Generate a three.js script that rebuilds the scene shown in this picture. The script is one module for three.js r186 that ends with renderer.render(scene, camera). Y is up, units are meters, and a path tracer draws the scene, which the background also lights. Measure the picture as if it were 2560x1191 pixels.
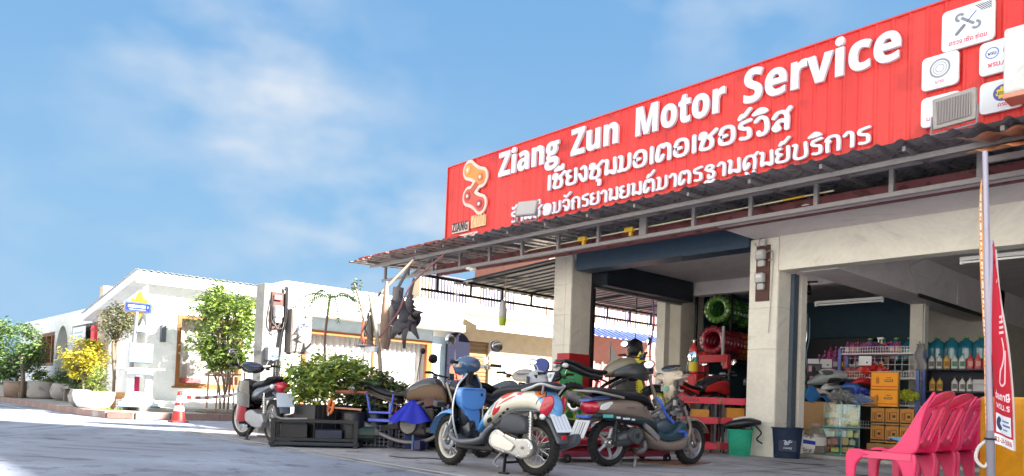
import * as THREE from 'three';
import { RoundedBoxGeometry } from 'three/addons/geometries/RoundedBoxGeometry.js';
import { TextGeometry } from 'three/addons/geometries/TextGeometry.js';
import { FontLoader } from 'three/addons/loaders/FontLoader.js';
import { ImprovedNoise } from 'three/addons/math/ImprovedNoise.js';
import { mergeGeometries, toCreasedNormals } from 'three/addons/utils/BufferGeometryUtils.js';

// ---------- camera, sky, sun, exposure ----------
const scene = new THREE.Scene();
const W = 2560, H = 1191, F = 1875.5, CY = 942;
const camera = new THREE.PerspectiveCamera(2 * Math.atan(CY / F) * 180 / Math.PI, W / (2 * CY), 0.1, 2000);
camera.setViewOffset(W, 2 * CY, 0, 0, W, H);
camera.position.set(0, 0.70, 0);
camera.rotation.set(0.0305523, 0.8397927, 0.0392349, 'YXZ');
camera.updateMatrixWorld();

const renderer = new THREE.WebGLRenderer({ antialias: true });
renderer.toneMapping = THREE.LinearToneMapping;
renderer.toneMappingExposure = 8.8;
renderer.shadowMap.enabled = true;
renderer.setSize(W, H);

const noise = new ImprovedNoise();
function fbm(x, y, z, o = 5) { let s = 0, a = .5, f = 1; for (let i = 0; i < o; i++) { s += a * noise.noise(x * f + i * 7.1, y * f + i * 3.7, z * f); f *= 2.03; a *= .5; } return s; }
const clamp = (v, a = 0, b = 1) => Math.min(b, Math.max(a, v));
const sstep = (a, b, v) => { const t = clamp((v - a) / (b - a)); return t * t * (3 - 2 * t); };
const lerp = (a, b, t) => a + (b - a) * t;

const SUN = new THREE.Vector3(1.2, 1.0, -.75).normalize();
{
  const w = 2048, h = 1024, d = new Float32Array(w * h * 4), v = new THREE.Vector3();
  // broad patches of thin cloud: azimuth and elevation (degrees) of each, its spread, its strength
  const patches = [[-66.5, 19.5, 6.5, 4.5, 1.15], [-72, 24, 8, 4.5, .55], [-59, 11.5, 6, 3, 1.0], [-53.5, 14, 5, 3, .7], [-34.5, 29.5, 6, 3, 1.0], [-31, 26, 4, 2.5, .5], [-84, 13, 7, 2.5, .4], [-66, 8, 18, 3, .4]];
  const E = renderer.toneMappingExposure, mid = new THREE.Vector3(Math.cos(.2) * Math.sin(-.84), Math.sin(.2), -Math.cos(.2) * Math.cos(-.84));
  for (let j = 0; j < h; j++) for (let i = 0; i < w; i++) {
    const el = ((j + .5) / h - .5) * Math.PI, az = ((i + .5) / w - .5) * 2 * Math.PI;
    v.set(Math.cos(el) * Math.cos(az), Math.sin(el), Math.cos(el) * Math.sin(az));
    const e = Math.max(el * 180 / Math.PI, 0), heading = Math.atan2(v.x, -v.z) * 180 / Math.PI;
    const t = sstep(3, 34, e), hz = 1 - sstep(0, 9, e);
    const r = lerp(.345, .205, t) + .07 * hz, g = lerp(.605, .45, t) + .05 * hz, b = lerp(.885, .80, t) + .02 * hz;
    const q = fbm(v.x * 3.1, v.y * 7.5, v.z * 3.1, 6), q2 = fbm(v.x * 9 + 4, v.y * 16, v.z * 9, 5);
    let c = 0;
    for (const [pa, pe, sa, se, k] of patches) {
      let da = heading - pa; da = (da + 540) % 360 - 180;
      c += k * .58 * Math.exp(-(da * da) / (2 * sa * sa) - ((e - pe) ** 2) / (2 * se * se)) * clamp(.30 + q * 1.7 + q2 * 1.1);
    }
    c += .10 * sstep(.10, .5, q + q2 * .3);
    // away from the frame denser, brighter cloud is added to light the shade
    const away = sstep(.62, 1.05, Math.acos(clamp(v.dot(mid), -1, 1)));
    c = lerp(c, sstep(-.30, .16, q + q2 * .4), away);
    c = clamp(c, 0, lerp(.86, 1, away)) * sstep(-2, 4, e);
    const wc = lerp(1, 1.6, away), sg = .25 * Math.pow(Math.max(0, v.dot(SUN)), 10), k = (j * w + i) * 4;
    d[k] = (lerp(r, .80 * wc, c) + sg) / E; d[k + 1] = (lerp(g, .86 * wc, c) + sg) / E; d[k + 2] = (lerp(b, .94 * wc, c) + sg * .9) / E; d[k + 3] = 1;
  }
  const tex = new THREE.DataTexture(d, w, h, THREE.RGBAFormat, THREE.FloatType);
  tex.mapping = THREE.EquirectangularReflectionMapping; tex.magFilter = THREE.LinearFilter; tex.needsUpdate = true;
  scene.background = tex; scene.environment = tex;
}
const sun = new THREE.DirectionalLight(new THREE.Color(1, .945, .86), 3.6);
sun.position.copy(SUN).multiplyScalar(60).add(new THREE.Vector3(-11, 0, -9)); sun.target.position.set(-11, 0, -9);
sun.castShadow = true; sun.shadow.mapSize.set(4096, 4096); sun.shadow.radius = 1.6; sun.shadow.bias = -.0004;
Object.assign(sun.shadow.camera, { left: -40, right: 40, top: 40, bottom: -40, near: 1, far: 160 });
scene.add(sun, sun.target);

// ---------- helpers ----------
const V = (x, y, z) => new THREE.Vector3(x, y, z);
let seed = 12345;
const rnd = () => { seed = (seed + 0x6d2b79f5) | 0; let t = Math.imul(seed ^ (seed >>> 15), 1 | seed); t = (t + Math.imul(t ^ (t >>> 7), 61 | t)) ^ t; return ((t ^ (t >>> 14)) >>> 0) / 4294967296; };
const rr = (a, b) => a + (b - a) * rnd();
const taken = {};
function numbered(n) { n = n.replace(/_\d{3}$/, ''); taken[n] = (taken[n] ?? -1) + 1; return taken[n] ? n + '_' + String(taken[n]).padStart(3, '0') : n; }
function meta(o, label, category, group) { if (label) o.userData.label = label; if (category) o.userData.category = category; if (group) o.userData.group = group; return o; }
function thing(name, label, category, [x, y, z] = [0, 0, 0], turn = 0, group) {
  const o = new THREE.Group(); o.name = numbered(name); scene.add(o); o.position.set(x, y, z); o.rotation.y = turn; return meta(o, label, category, group);
}
function copy(root, [x, y, z], turn, label, s) {
  const r = root.clone(); r.name = numbered(root.name); scene.add(r); r.position.set(x, y, z); r.rotation.set(0, turn, 0);
  r.userData = { ...root.userData, label }; if (s) r.scale.set(...s); return r;
}
function ni(g) { const r = g.index ? g.toNonIndexed() : g; for (const k of Object.keys(r.attributes)) if (!['position', 'normal', 'uv', 'color'].includes(k)) r.deleteAttribute(k); if (!r.attributes.normal) r.computeVertexNormals(); if (!r.attributes.uv) r.setAttribute('uv', new THREE.BufferAttribute(new Float32Array(r.attributes.position.count * 2), 2)); return r; }
function mg(list) { list = list.flat(9).filter(Boolean).map(ni); const col = list.some(g => g.attributes.color); if (col) for (const g of list) if (!g.attributes.color) g.setAttribute('color', new THREE.BufferAttribute(new Float32Array(g.attributes.position.count * 3).fill(1), 3)); return list.length === 1 ? list[0] : mergeGeometries(list); }
// dents and folds: moves the points of a closed shape along a noise
function crumple(g, amp, f = 9) { const p = g.attributes.position, n = g.attributes.normal; const o = rr(0, 50); for (let i = 0; i < p.count; i++) { const x = p.getX(i), y = p.getY(i), z = p.getZ(i), d = amp * (fbm(x * f + o, y * f, z * f, 3) * 1.6); const l = Math.hypot(x, y, z) || 1; p.setXYZ(i, x + x / l * d, y + y / l * d * .9, z + z / l * d); } g.computeVertexNormals(); return toCreasedNormals(g, .5); }
function boxUV(g, s = 1) {
  const p = g.attributes.position, n = g.attributes.normal, uv = new Float32Array(p.count * 2);
  for (let i = 0; i < p.count; i += 3) {
    let nx = 0, ny = 0, nz = 0;
    for (let k = 0; k < 3; k++) { nx += n.getX(i + k); ny += n.getY(i + k); nz += n.getZ(i + k); }
    nx = Math.abs(nx); ny = Math.abs(ny); nz = Math.abs(nz);
    for (let k = 0; k < 3; k++) { const x = p.getX(i + k), y = p.getY(i + k), z = p.getZ(i + k), j = (i + k) * 2; if (nx >= ny && nx >= nz) { uv[j] = z; uv[j + 1] = y; } else if (ny >= nz) { uv[j] = x; uv[j + 1] = z; } else { uv[j] = x; uv[j + 1] = y; } uv[j] *= s; uv[j + 1] *= s; }
  }
  g.setAttribute('uv', new THREE.BufferAttribute(uv, 2)); return g;
}
function obj(name, geoms, material, parent = scene) {
  let g = mg([geoms]); if (material.userData.box) g = boxUV(g === geoms ? g.clone() : g);
  const m = new THREE.Mesh(g, material); m.name = parent === scene ? numbered(name) : name; m.castShadow = m.receiveShadow = true; parent.add(m); return m;
}
function struct(name, geoms, material) { const m = obj(name, geoms, material); m.userData.kind = 'structure'; return m; }
const stuff = m => { m.userData.kind = 'stuff'; return m; };
const B = (w, h, d, x = 0, y = 0, z = 0, r = 0) => (r ? new RoundedBoxGeometry(w, h, d, 2, Math.min(r, w / 2.01, h / 2.01, d / 2.01)) : new THREE.BoxGeometry(w, h, d)).translate(x, y, z);
const BB = (x0, x1, y0, y1, z0, z1, r = 0) => B(x1 - x0, y1 - y0, z1 - z0, (x0 + x1) / 2, (y0 + y1) / 2, (z0 + z1) / 2, r);
const P3 = a => Array.isArray(a) ? V(...a) : a;
function orient(g, a, b) { const d = b.clone().sub(a), q = new THREE.Quaternion().setFromUnitVectors(V(0, 1, 0), d.clone().normalize()); return g.applyQuaternion(q).translate((a.x + b.x) / 2, (a.y + b.y) / 2, (a.z + b.z) / 2); }
function bar(a, b, r, r2 = r, seg = 10) { a = P3(a); b = P3(b); return orient(new THREE.CylinderGeometry(r2, r, a.distanceTo(b), seg), a, b); }
function beam(a, b, w, h) { a = P3(a); b = P3(b); const d = b.clone().sub(a), L = d.length(), g = new THREE.BoxGeometry(w, h, L); const m = new THREE.Matrix4().lookAt(b, a, V(0, 1, 0)); g.applyMatrix4(m); return g.translate((a.x + b.x) / 2, (a.y + b.y) / 2, (a.z + b.z) / 2); }
const tube = (pts, r, n = 24, seg = 8) => new THREE.TubeGeometry(new THREE.CatmullRomCurve3(pts.map(P3)), n, r, seg, false);
const lathe = (prof, seg = 24) => new THREE.LatheGeometry(prof.map(([r, y]) => new THREE.Vector2(Math.max(r, 1e-4), y)), seg);
const cyl = (r1, r2, h, x, y, z, seg = 20) => new THREE.CylinderGeometry(r1, r2, h, seg).translate(x, y, z);
const sph = (r, x, y, z, sx = 1, sy = 1, sz = 1, n = 16) => new THREE.SphereGeometry(r, n, Math.round(n * .7)).scale(sx, sy, sz).translate(x, y, z);
function shapeOf(pts) { const s = new THREE.Shape(); pts.forEach(([x, y], i) => i ? s.lineTo(x, y) : s.moveTo(x, y)); return s; }
function ext(pts, depth, bevel = 0, holes = []) {
  const s = pts instanceof THREE.Shape ? pts : shapeOf(pts); for (const h of holes) s.holes.push(shapeOf(h));
  return new THREE.ExtrudeGeometry(s, { depth: depth - 2 * bevel, bevelEnabled: bevel > 0, bevelThickness: bevel, bevelSize: bevel, bevelOffset: -bevel, bevelSegments: 2, curveSegments: 12 }).translate(0, 0, bevel);
}
function spline(pts, n = 40, closed = true) { return new THREE.CatmullRomCurve3(pts.map(p => V(p[0], p[1], 0)), closed, 'centripetal').getPoints(n).slice(0, closed ? -1 : undefined).map(p => [p.x, p.y]); }
// loft along +x: sections {x, y, z, a: half height, b: half width, e: exponent, tilt}
function loft(secs, n = 20, sub = 4) {
  const ss = []; const get = (s, k) => s[k] ?? ({ z: 0, e: 2.4, tilt: 0 })[k];
  for (let i = 0; i < secs.length - 1; i++) for (let k = 0; k < sub; k++) {
    const t = k / sub, p0 = secs[Math.max(i - 1, 0)], p1 = secs[i], p2 = secs[i + 1], p3 = secs[Math.min(i + 2, secs.length - 1)], o = {};
    for (const key of ['x', 'y', 'z', 'a', 'b', 'e', 'tilt']) { const a = get(p0, key), b = get(p1, key), c = get(p2, key), d = get(p3, key); o[key] = .5 * (2 * b + (c - a) * t + (2 * a - 5 * b + 4 * c - d) * t * t + (3 * b - a - 3 * c + d) * t * t * t); }
    o.a = Math.max(o.a, .002); o.b = Math.max(o.b, .002); ss.push(o);
  }
  const l = secs[secs.length - 1]; ss.push({ x: l.x, y: l.y, z: get(l, 'z'), a: l.a, b: l.b, e: get(l, 'e'), tilt: get(l, 'tilt') });
  const pos = [], uv = [], idx = [];
  ss.forEach((s, i) => { for (let k = 0; k <= n; k++) { const th = k / n * 2 * Math.PI, c = Math.cos(th), q = Math.sin(th), yy = Math.sign(q) * Math.pow(Math.abs(q), 2 / s.e) * s.a, zz = Math.sign(c) * Math.pow(Math.abs(c), 2 / s.e) * s.b; pos.push(s.x - yy * Math.sin(s.tilt), s.y + yy * Math.cos(s.tilt), s.z + zz); uv.push(i / (ss.length - 1), k / n); } });
  const m = n + 1; for (let i = 0; i < ss.length - 1; i++) for (let k = 0; k < n; k++) { const a = i * m + k, b = a + 1, c = a + m, d = c + 1; idx.push(a, b, c, b, d, c); }
  for (const i of [0, ss.length - 1]) { const c = pos.length / 3; pos.push(ss[i].x, ss[i].y, ss[i].z); uv.push(i ? 1 : 0, .5); for (let k = 0; k < n; k++) i ? idx.push(c, i * m + k, i * m + k + 1) : idx.push(c, k + 1, k); }
  const g = new THREE.BufferGeometry(); g.setAttribute('position', new THREE.Float32BufferAttribute(pos, 3)); g.setAttribute('uv', new THREE.Float32BufferAttribute(uv, 2)); g.setIndex(idx); g.computeVertexNormals(); return toCreasedNormals(g, 1.0);
}
// a surface from a function of (u, v)
function patch(f, nu, nv) {
  const pos = [], uv = [], idx = [];
  for (let i = 0; i <= nu; i++) for (let k = 0; k <= nv; k++) { pos.push(...f(i / nu, k / nv)); uv.push(i / nu, k / nv); }
  for (let i = 0; i < nu; i++) for (let k = 0; k < nv; k++) { const a = i * (nv + 1) + k; idx.push(a, a + 1, a + nv + 1, a + 1, a + nv + 2, a + nv + 1); }
  const g = new THREE.BufferGeometry(); g.setAttribute('position', new THREE.Float32BufferAttribute(pos, 3)); g.setAttribute('uv', new THREE.Float32BufferAttribute(uv, 2)); g.setIndex(idx); g.computeVertexNormals(); return g;
}

// ---------- materials ----------
function grey(size, f, metres, srgb = true) {
  const d = new Uint8Array(size * size * 4);
  for (let j = 0; j < size; j++) for (let i = 0; i < size; i++) { const v = f(i / size, j / size), k = (j * size + i) * 4; const a = Array.isArray(v) ? v : [v, v, v]; for (let c = 0; c < 3; c++) d[k + c] = clamp(a[c]) * 255; d[k + 3] = 255; }
  const t = new THREE.DataTexture(d, size, size); t.wrapS = t.wrapT = THREE.RepeatWrapping; t.magFilter = THREE.LinearFilter; t.minFilter = THREE.LinearMipmapLinearFilter; t.generateMipmaps = true; if (srgb) t.colorSpace = THREE.SRGBColorSpace; t.repeat.set(1 / metres, 1 / metres); t.needsUpdate = true; return t;
}
// noise that wraps round the tile
function wrapN(u, v, f, o = 5, s = 0) { const a = u * 2 * Math.PI, b = v * 2 * Math.PI, R = f / 6.283; return fbm(Math.cos(a) * R + s, Math.sin(a) * R + Math.cos(b) * R * 1.37, Math.sin(b) * R * 1.37 + s * .5, o); }
const T = {
  plaster: grey(512, (u, v) => .965 + .07 * wrapN(u, v, 7, 5) + .05 * wrapN(u, v, 40, 3, 5) - .05 * sstep(.22, .4, wrapN(u, v, 11, 6, 9)), 2.6),
  concrete: grey(512, (u, v) => { const a = wrapN(u, v, 6, 6), s = wrapN(u, v, 15, 6, 3); return .86 + .2 * a + .09 * (rnd() - .5) + .08 * wrapN(u, v, 60, 3, 2) - .17 * sstep(.16, .36, s); }, 3.1),
  asphalt: grey(512, (u, v) => .84 + .13 * wrapN(u, v, 5, 5) + .07 * wrapN(u, v, 26, 4, 4) + .16 * (rnd() - .5), 2.3),
  road: grey(1024, (u, v) => { const a = wrapN(u, v, 6, 6), s = wrapN(u, v, 14, 5, 3), c = Math.abs(wrapN(u, v, 9, 4, 7)), st = sstep(.14, .30, wrapN(u, v, 22, 5, 11)); return .80 + .22 * a + .07 * (rnd() - .5) + .06 * wrapN(u, v, 70, 3, 4) - .10 * sstep(.1, .3, s) - .16 * (1 - sstep(0, .010, c)) * sstep(.0, .15, a) - .13 * st; }, 9),
  patchy: grey(512, (u, v) => .85 + .3 * wrapN(u, v, 4, 6, 2) + .1 * wrapN(u, v, 30, 4, 8), 4.7),
  streak: grey(512, (u, v) => .90 + .09 * fbm(u * 40, v * 1.5, 3, 4) + .07 * fbm(u * 9, v * .8, 7, 3) + .05 * wrapN(u, v, 30, 4, 3) - .10 * sstep(.12, .3, wrapN(u, v, 8, 6, 2)) + .03, 5.3),
  rust: grey(256, (u, v) => { const a = sstep(.02, .3, wrapN(u, v, 9, 6, 4)); return [lerp(.95, .62, a), lerp(.95, .42, a), lerp(.96, .3, a)]; }, 1.3),
  wood: grey(256, (u, v) => { const q = wrapN(u, v, 3, 3), w = Math.sin((u * 22 + q * 4) * Math.PI * 2); return .85 + .09 * w + .08 * (rnd() - .5); }, .6),
  card: grey(256, (u, v) => .93 + .06 * wrapN(u, v, 9, 5) + .03 * Math.sin(v * 90 * 2 * Math.PI) + .03 * (rnd() - .5), .6),
  cloth: grey(256, (u, v) => .88 + .1 * wrapN(u, v, 8, 5) + .06 * (rnd() - .5), .5),
  fine: grey(256, (u, v) => .93 + .1 * wrapN(u, v, 12, 5) + .05 * (rnd() - .5), .8),
  dirtyR: grey(256, (u, v) => .62 + .5 * wrapN(u, v, 8, 6, 1), .9, false),
  bumpFine: grey(256, () => rnd(), .35, false),
  bumpSoft: grey(256, (u, v) => .5 + .7 * wrapN(u, v, 14, 5, 6), 1.1, false),
};
const mats = {};
function M(color, rough = .6, o = {}) {
  const key = JSON.stringify([color, rough, Object.keys(o).map(k => [k, o[k]?.uuid ?? o[k]])]); if (mats[key]) return mats[key];
  const { box, ...rest } = o, phys = ['clearcoat', 'transmission', 'sheen', 'anisotropy'].some(k => k in rest);
  const m = new (phys ? THREE.MeshPhysicalMaterial : THREE.MeshStandardMaterial)({ roughness: rough, ...rest });
  Array.isArray(color) ? m.color.setRGB(...color) : m.color.set(color); m.side = THREE.DoubleSide; if (rest.map || rest.bumpMap || rest.roughnessMap) m.userData.box = box !== false;
  return mats[key] = m;
}
const G = (c, r, o = {}) => M(c, r, { map: T.fine, ...o });
const MT = {
  wall: M([.80, .79, .75], .85, { map: T.plaster, bumpMap: T.bumpSoft, bumpScale: .004 }),
  cream: M([.80, .76, .66], .82, { map: T.plaster, bumpMap: T.bumpSoft, bumpScale: .004 }),
  houseW: M([.84, .85, .84], .85, { map: T.plaster, bumpMap: T.bumpSoft, bumpScale: .004 }),
  tile: M([.74, .69, .59], .35, { map: T.plaster }),
  ceil: M([.74, .69, .69], .9, { map: T.plaster }),
  asphalt: M([.44, .48, .60], .9, { map: T.road, bumpMap: T.bumpFine, bumpScale: .004 }),
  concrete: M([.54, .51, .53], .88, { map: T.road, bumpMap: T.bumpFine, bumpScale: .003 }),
  pave: M([.48, .46, .43], .88, { map: T.concrete, bumpMap: T.bumpFine, bumpScale: .003 }),
  curb: M([.40, .27, .24], .85, { map: T.concrete }),
  steelG: M([.27, .25, .26], .5, { map: T.fine, metalness: .2 }),
  darkSteel: M([.018, .018, .022], .5, { map: T.fine, metalness: .3 }),
  black: M([.007, .007, .009], .45, { map: T.fine }),
  blackGloss: M([.008, .008, .01], .16, { clearcoat: .8, clearcoatRoughness: .08 }),
  rubber: M([.012, .012, .013], .85, { map: T.fine }),
  alu: M([.50, .49, .46], .38, { metalness: .85, roughnessMap: T.dirtyR }),
  chrome: M([.80, .80, .80], .14, { metalness: 1 }),
  glass: M([1, 1, 1], .03, { transmission: 1, thickness: 0, ior: 1.45 }),
  orangeWood: M([.30, .115, .028], .55, { map: T.wood }),
  wood: M([.30, .20, .12], .7, { map: T.wood }),
};
// ---------- ground, road, pavement ----------
struct('ground', patch((u, v) => [lerp(-320, 280, u), -.014, lerp(-300, 300, v)], 12, 12), M([.24, .24, .23], .95, { map: T.asphalt }));
struct('road', BB(-75, 40, -.10, -.006, -4.02, 4.6), MT.asphalt);
struct('side_street', BB(-16.25, -13.3, -.10, -.0055, -60, -4.03), MT.asphalt);
struct('forecourt', BB(-13.28, 14, -.10, 0, -10.95, -4.025), MT.concrete);
{ // oil stains, joints and the edge line
  [[-7.2, -5.0, .42], [-4.2, -6.6, .5], [-6.6, -9.3, .4], [-3.6, -8.8, .35], [-8.6, -7.6, .45], [-4.9, -9.6, .3], [-10.8, -4.9, .3]].forEach(([x, z, r], k) => struct('oil_stain', new THREE.ShapeGeometry(shapeOf(spline([...Array(14)].map((_, i) => { const a = i / 14 * 6.283, q = r * (.55 + .45 * rnd()); return [Math.cos(a) * q * 1.2, Math.sin(a) * q * .8]; }), 60))).rotateX(-Math.PI / 2).translate(x, .0125 + k * .0002, z), M([.40, .385, .40], .75, { map: T.patchy })));
  for (const z of [-6.1, -8.4]) struct('forecourt_joint', patch((u, v) => [lerp(-13.2, 13.9, u), .0042, z + (v - .5) * .022 + .012 * Math.sin(u * 31) * Math.sin(u * 7)], 80, 1), M([.10, .10, .105], .95, { map: T.patchy }));
  for (const x of [-11.4, -7.9, -4.4, -.9]) struct('forecourt_joint', patch((u, v) => [x + (v - .5) * .02, .0083, lerp(-4.1, -10.9, u)], 20, 1), M([.10, .10, .105], .95, { map: T.patchy }));
  struct('road_edge_line', patch((u, v) => [lerp(-13.2, 14, u), .0045, lerp(-4.12, -4.05, v) - .1 + .05 * Math.sin(u * 9)], 60, 1), M([.62, .62, .60], .85, { map: T.patchy }));
  struct('road_edge_line', patch((u, v) => [lerp(-15.9, -75, u), .0015, lerp(-3.46, -3.38, v)], 20, 1), M([.62, .62, .60], .85, { map: T.patchy }));
}
const side = thing('pavement', null, null, [0, 0, 0]); side.userData.kind = 'structure';
{
  const s = new THREE.Shape(); s.moveTo(-75, 3.85); s.lineTo(-17.6, 3.98); s.quadraticCurveTo(-16.5, 4.05, -16.45, 5.2); s.lineTo(-16.45, 60); s.lineTo(-75, 60); s.closePath();
  obj('paving', new THREE.ExtrudeGeometry(s, { depth: .115, bevelEnabled: false, curveSegments: 8 }).rotateX(-Math.PI / 2).translate(0, 0, 0), MT.pave, side);
  const pts = []; for (let x = -46; x <= -17.6; x += 1) pts.push([x, -lerp(3.85, 3.98, (x + 75) / 57.4)]);
  for (let k = 1; k <= 3; k++) { const t = k / 3; pts.push([(1 - t) ** 2 * -17.6 + 2 * t * (1 - t) * -16.5 + t * t * -16.45, -((1 - t) ** 2 * 3.98 + 2 * t * (1 - t) * 4.05 + t * t * 5.2)]); }
  for (let z = -6.2; z > -26; z -= 1) pts.push([-16.45, z]);
  for (let i = 0; i < pts.length - 1; i++) { const [ax, az] = pts[i], [bx, bz] = pts[i + 1], dx = bx - ax, dz = bz - az, L = Math.hypot(dx, dz), nx = -dz / L * -.07, nz = dx / L * -.07; const m = obj('curb_stone', B(L - .012, .15 + rr(-.004, .004), .145, 0, .062, 0, .012), MT.curb, side); m.position.set((ax + bx) / 2 + nx * .1, 0, (az + bz) / 2 + nz * .1); m.rotation.y = -Math.atan2(dz, dx); }
}

// ---------- the shop ----------
const shop = thing('workshop_building', 'cream open-fronted motorcycle workshop with tiled columns and dark blue shutter boxes', 'workshop');
{
  // interior floor, ceiling and walls with thickness
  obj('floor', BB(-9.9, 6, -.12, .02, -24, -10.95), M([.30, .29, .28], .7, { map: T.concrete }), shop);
  obj('threshold', BB(-5.55, 2.5, 0, .055, -11.15, -10.9, .012), MT.pave, shop);
  obj('ceiling', BB(-10.3, 6.2, 3.4, 3.62, -24.2, -10.3), MT.ceil, shop);
  obj('shade_tinted_wall', BB(-10.3, -6.3, 0, 3.4, -17.998, -17.97), M([.06, .12, .165], .8, { map: T.plaster }), shop); obj('shade_tinted_panel', BB(-9.825, -9.80, 0, 3.4, -17.9, -14.6), M([.03, .07, .10], .8, { map: T.plaster }), shop);  // dark blue of both surfaces puts the room's shade into the colour
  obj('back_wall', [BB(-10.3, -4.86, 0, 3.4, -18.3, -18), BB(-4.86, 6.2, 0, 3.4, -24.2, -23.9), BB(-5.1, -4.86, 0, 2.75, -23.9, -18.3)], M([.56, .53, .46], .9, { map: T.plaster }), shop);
  obj('side_wall', BB(6, 6.25, 0, 3.4, -24, -10.4), MT.cream, shop); obj('side_wall', BB(-10.28, -9.83, 0, 3.4, -18, -14.56), MT.cream, shop);
  obj('upper_floor', BB(-10.25, 6.2, 3.62, 5.2, -24, -10.45), MT.cream, shop);
  // tiled column builder: each cladding panel of its own
  function column(x0, x1, z0, z1, h, mat, rows, grooves) {
    const c = obj('column', BB(x0 + .012, x1 - .012, 0, h, z1 + .012, z0 - .012), MT.cream, shop);
    let y = 0; for (const r of rows) {
      const y1 = Math.min(y + r, h) - .006;
      const cut = grooves[0]; let a = x0; for (const q of [...cut, x1]) { obj('cladding_panel', BB(a, q - .006, y, y1, z0 - .014, z0 + rr(0, .003), .003), mat, c); a = q; }
      let b = z0 - .016; for (const q of [...grooves[1], z1]) { obj('cladding_panel', BB(x1 - .014, x1 + rr(0, .003), y, y1, q + .006, b, .003), mat, c); b = q; }
      y = y1 + .006;
    } return c;
  }
  column(-10.3, -9.83, -10.25, -10.8, 3.55, MT.tile, [.62, .58, .58, .58, .58, .61], [[-9.99], [-10.52]]);
  const redband = M([.50, .015, .02], .5, { map: T.fine });
  obj('painted_band', [BB(-10.15, -9.826, .05, 1.62, -10.249, -10.244), BB(-9.829, -9.825, .05, 1.62, -10.83, -10.25)], redband, shop);
  column(-6.09, -5.62, -10.25, -10.62, 3.27, MT.cream, [.5, 1.1, .62, .55, .5], [[], []]);
  column(-10.28, -9.83, -13.75, -14.55, 3.4, MT.tile, [.9, .62, .62, .62, .62], [[], []]);
  obj('column', BB(-10.2, -9.98, 0, 3.1, -13.56, -13.38), MT.cream, shop);
  const ic = obj('column', BB(-5.42, -5.2, 0, 2.75, -15.0, -14.72), MT.cream, shop);
  obj('conduit', [bar([-4.86, 3.1, -13.2], [-4.86, 3.1, -14.4], .012), bar([-5.17, .3, -14.72], [-5.17, 2.75, -14.72], .014), bar([-5.17, 2.75, -14.72], [-4.9, 3.1, -14.5], .012)], MT.wall, shop);
  obj('ceiling_beam', BB(-5.42, -4.86, 2.75, 3.42, -23.9, -10.52), MT.ceil, shop);
  obj('ceiling_beam', BB(-9.83, -5.42, 3.12, 3.42, -14.1, -13.8), MT.ceil, shop);
  obj('header_beam', BB(-5.62, 6.1, 2.76, 3.30, -10.5, -10.25, .006), MT.cream, shop);
  obj('soffit', BB(-6.02, 6.1, 3.27, 3.31, -10.247, -9.09), MT.ceil, shop);
  // roller shutter boxes and guide rails
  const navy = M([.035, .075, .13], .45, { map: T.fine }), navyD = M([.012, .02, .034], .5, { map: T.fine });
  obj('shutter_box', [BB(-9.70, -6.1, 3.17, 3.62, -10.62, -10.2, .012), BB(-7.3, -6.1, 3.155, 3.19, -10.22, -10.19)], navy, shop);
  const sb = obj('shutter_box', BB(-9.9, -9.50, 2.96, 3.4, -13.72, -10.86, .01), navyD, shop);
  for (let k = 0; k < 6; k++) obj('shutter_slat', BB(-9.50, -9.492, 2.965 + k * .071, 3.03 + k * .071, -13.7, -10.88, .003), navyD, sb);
  obj('bottom_rail', BB(-9.84, -9.77, 2.915, 2.955, -13.7, -10.86), MT.steelG, shop);
  obj('guide_rail', [BB(-5.62, -5.58, 0, 2.76, -10.80, -10.68), BB(-5.62, -5.56, 0, 2.76, -10.68, -10.62)], M([.12, .16, .21], .4, { map: T.fine, metalness: .4 }), shop);
  obj('door_jamb', BB(-5.66, -5.55, 0, 2.76, -11.0, -10.84), MT.cream, shop);
  obj('shutter_rail', [BB(-4.858, -4.82, 2.70, 2.76, -17.9, -13.5)], MT.darkSteel, shop);
  obj('guide_rail', BB(-9.86, -9.80, 0, 3.0, -10.9, -10.82), MT.darkSteel, shop);
}

{ // tall rooftop billboard right of the frame, unseen, added to shade forecourt and road
  const nb = thing('added_occluder', 'unseen tall billboard standing above the right end of the shop', 'occluder');
  obj('panel', BB(-.06, 14, 5.7, 12.7, -11.7, -10.65), M([.60, .58, .55], .8, { map: T.plaster }), nb); obj('frame', BB(-.1, 14.05, 12.7, 12.82, -11.75, -10.6), MT.steelG, nb);
  for (let k = 0; k < 4; k++) obj('support_post', BB(1 + k * 3.6, 1.3 + k * 3.6, 5.2, 5.7, -11.4, -11.0), MT.steelG, nb);
}
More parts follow.
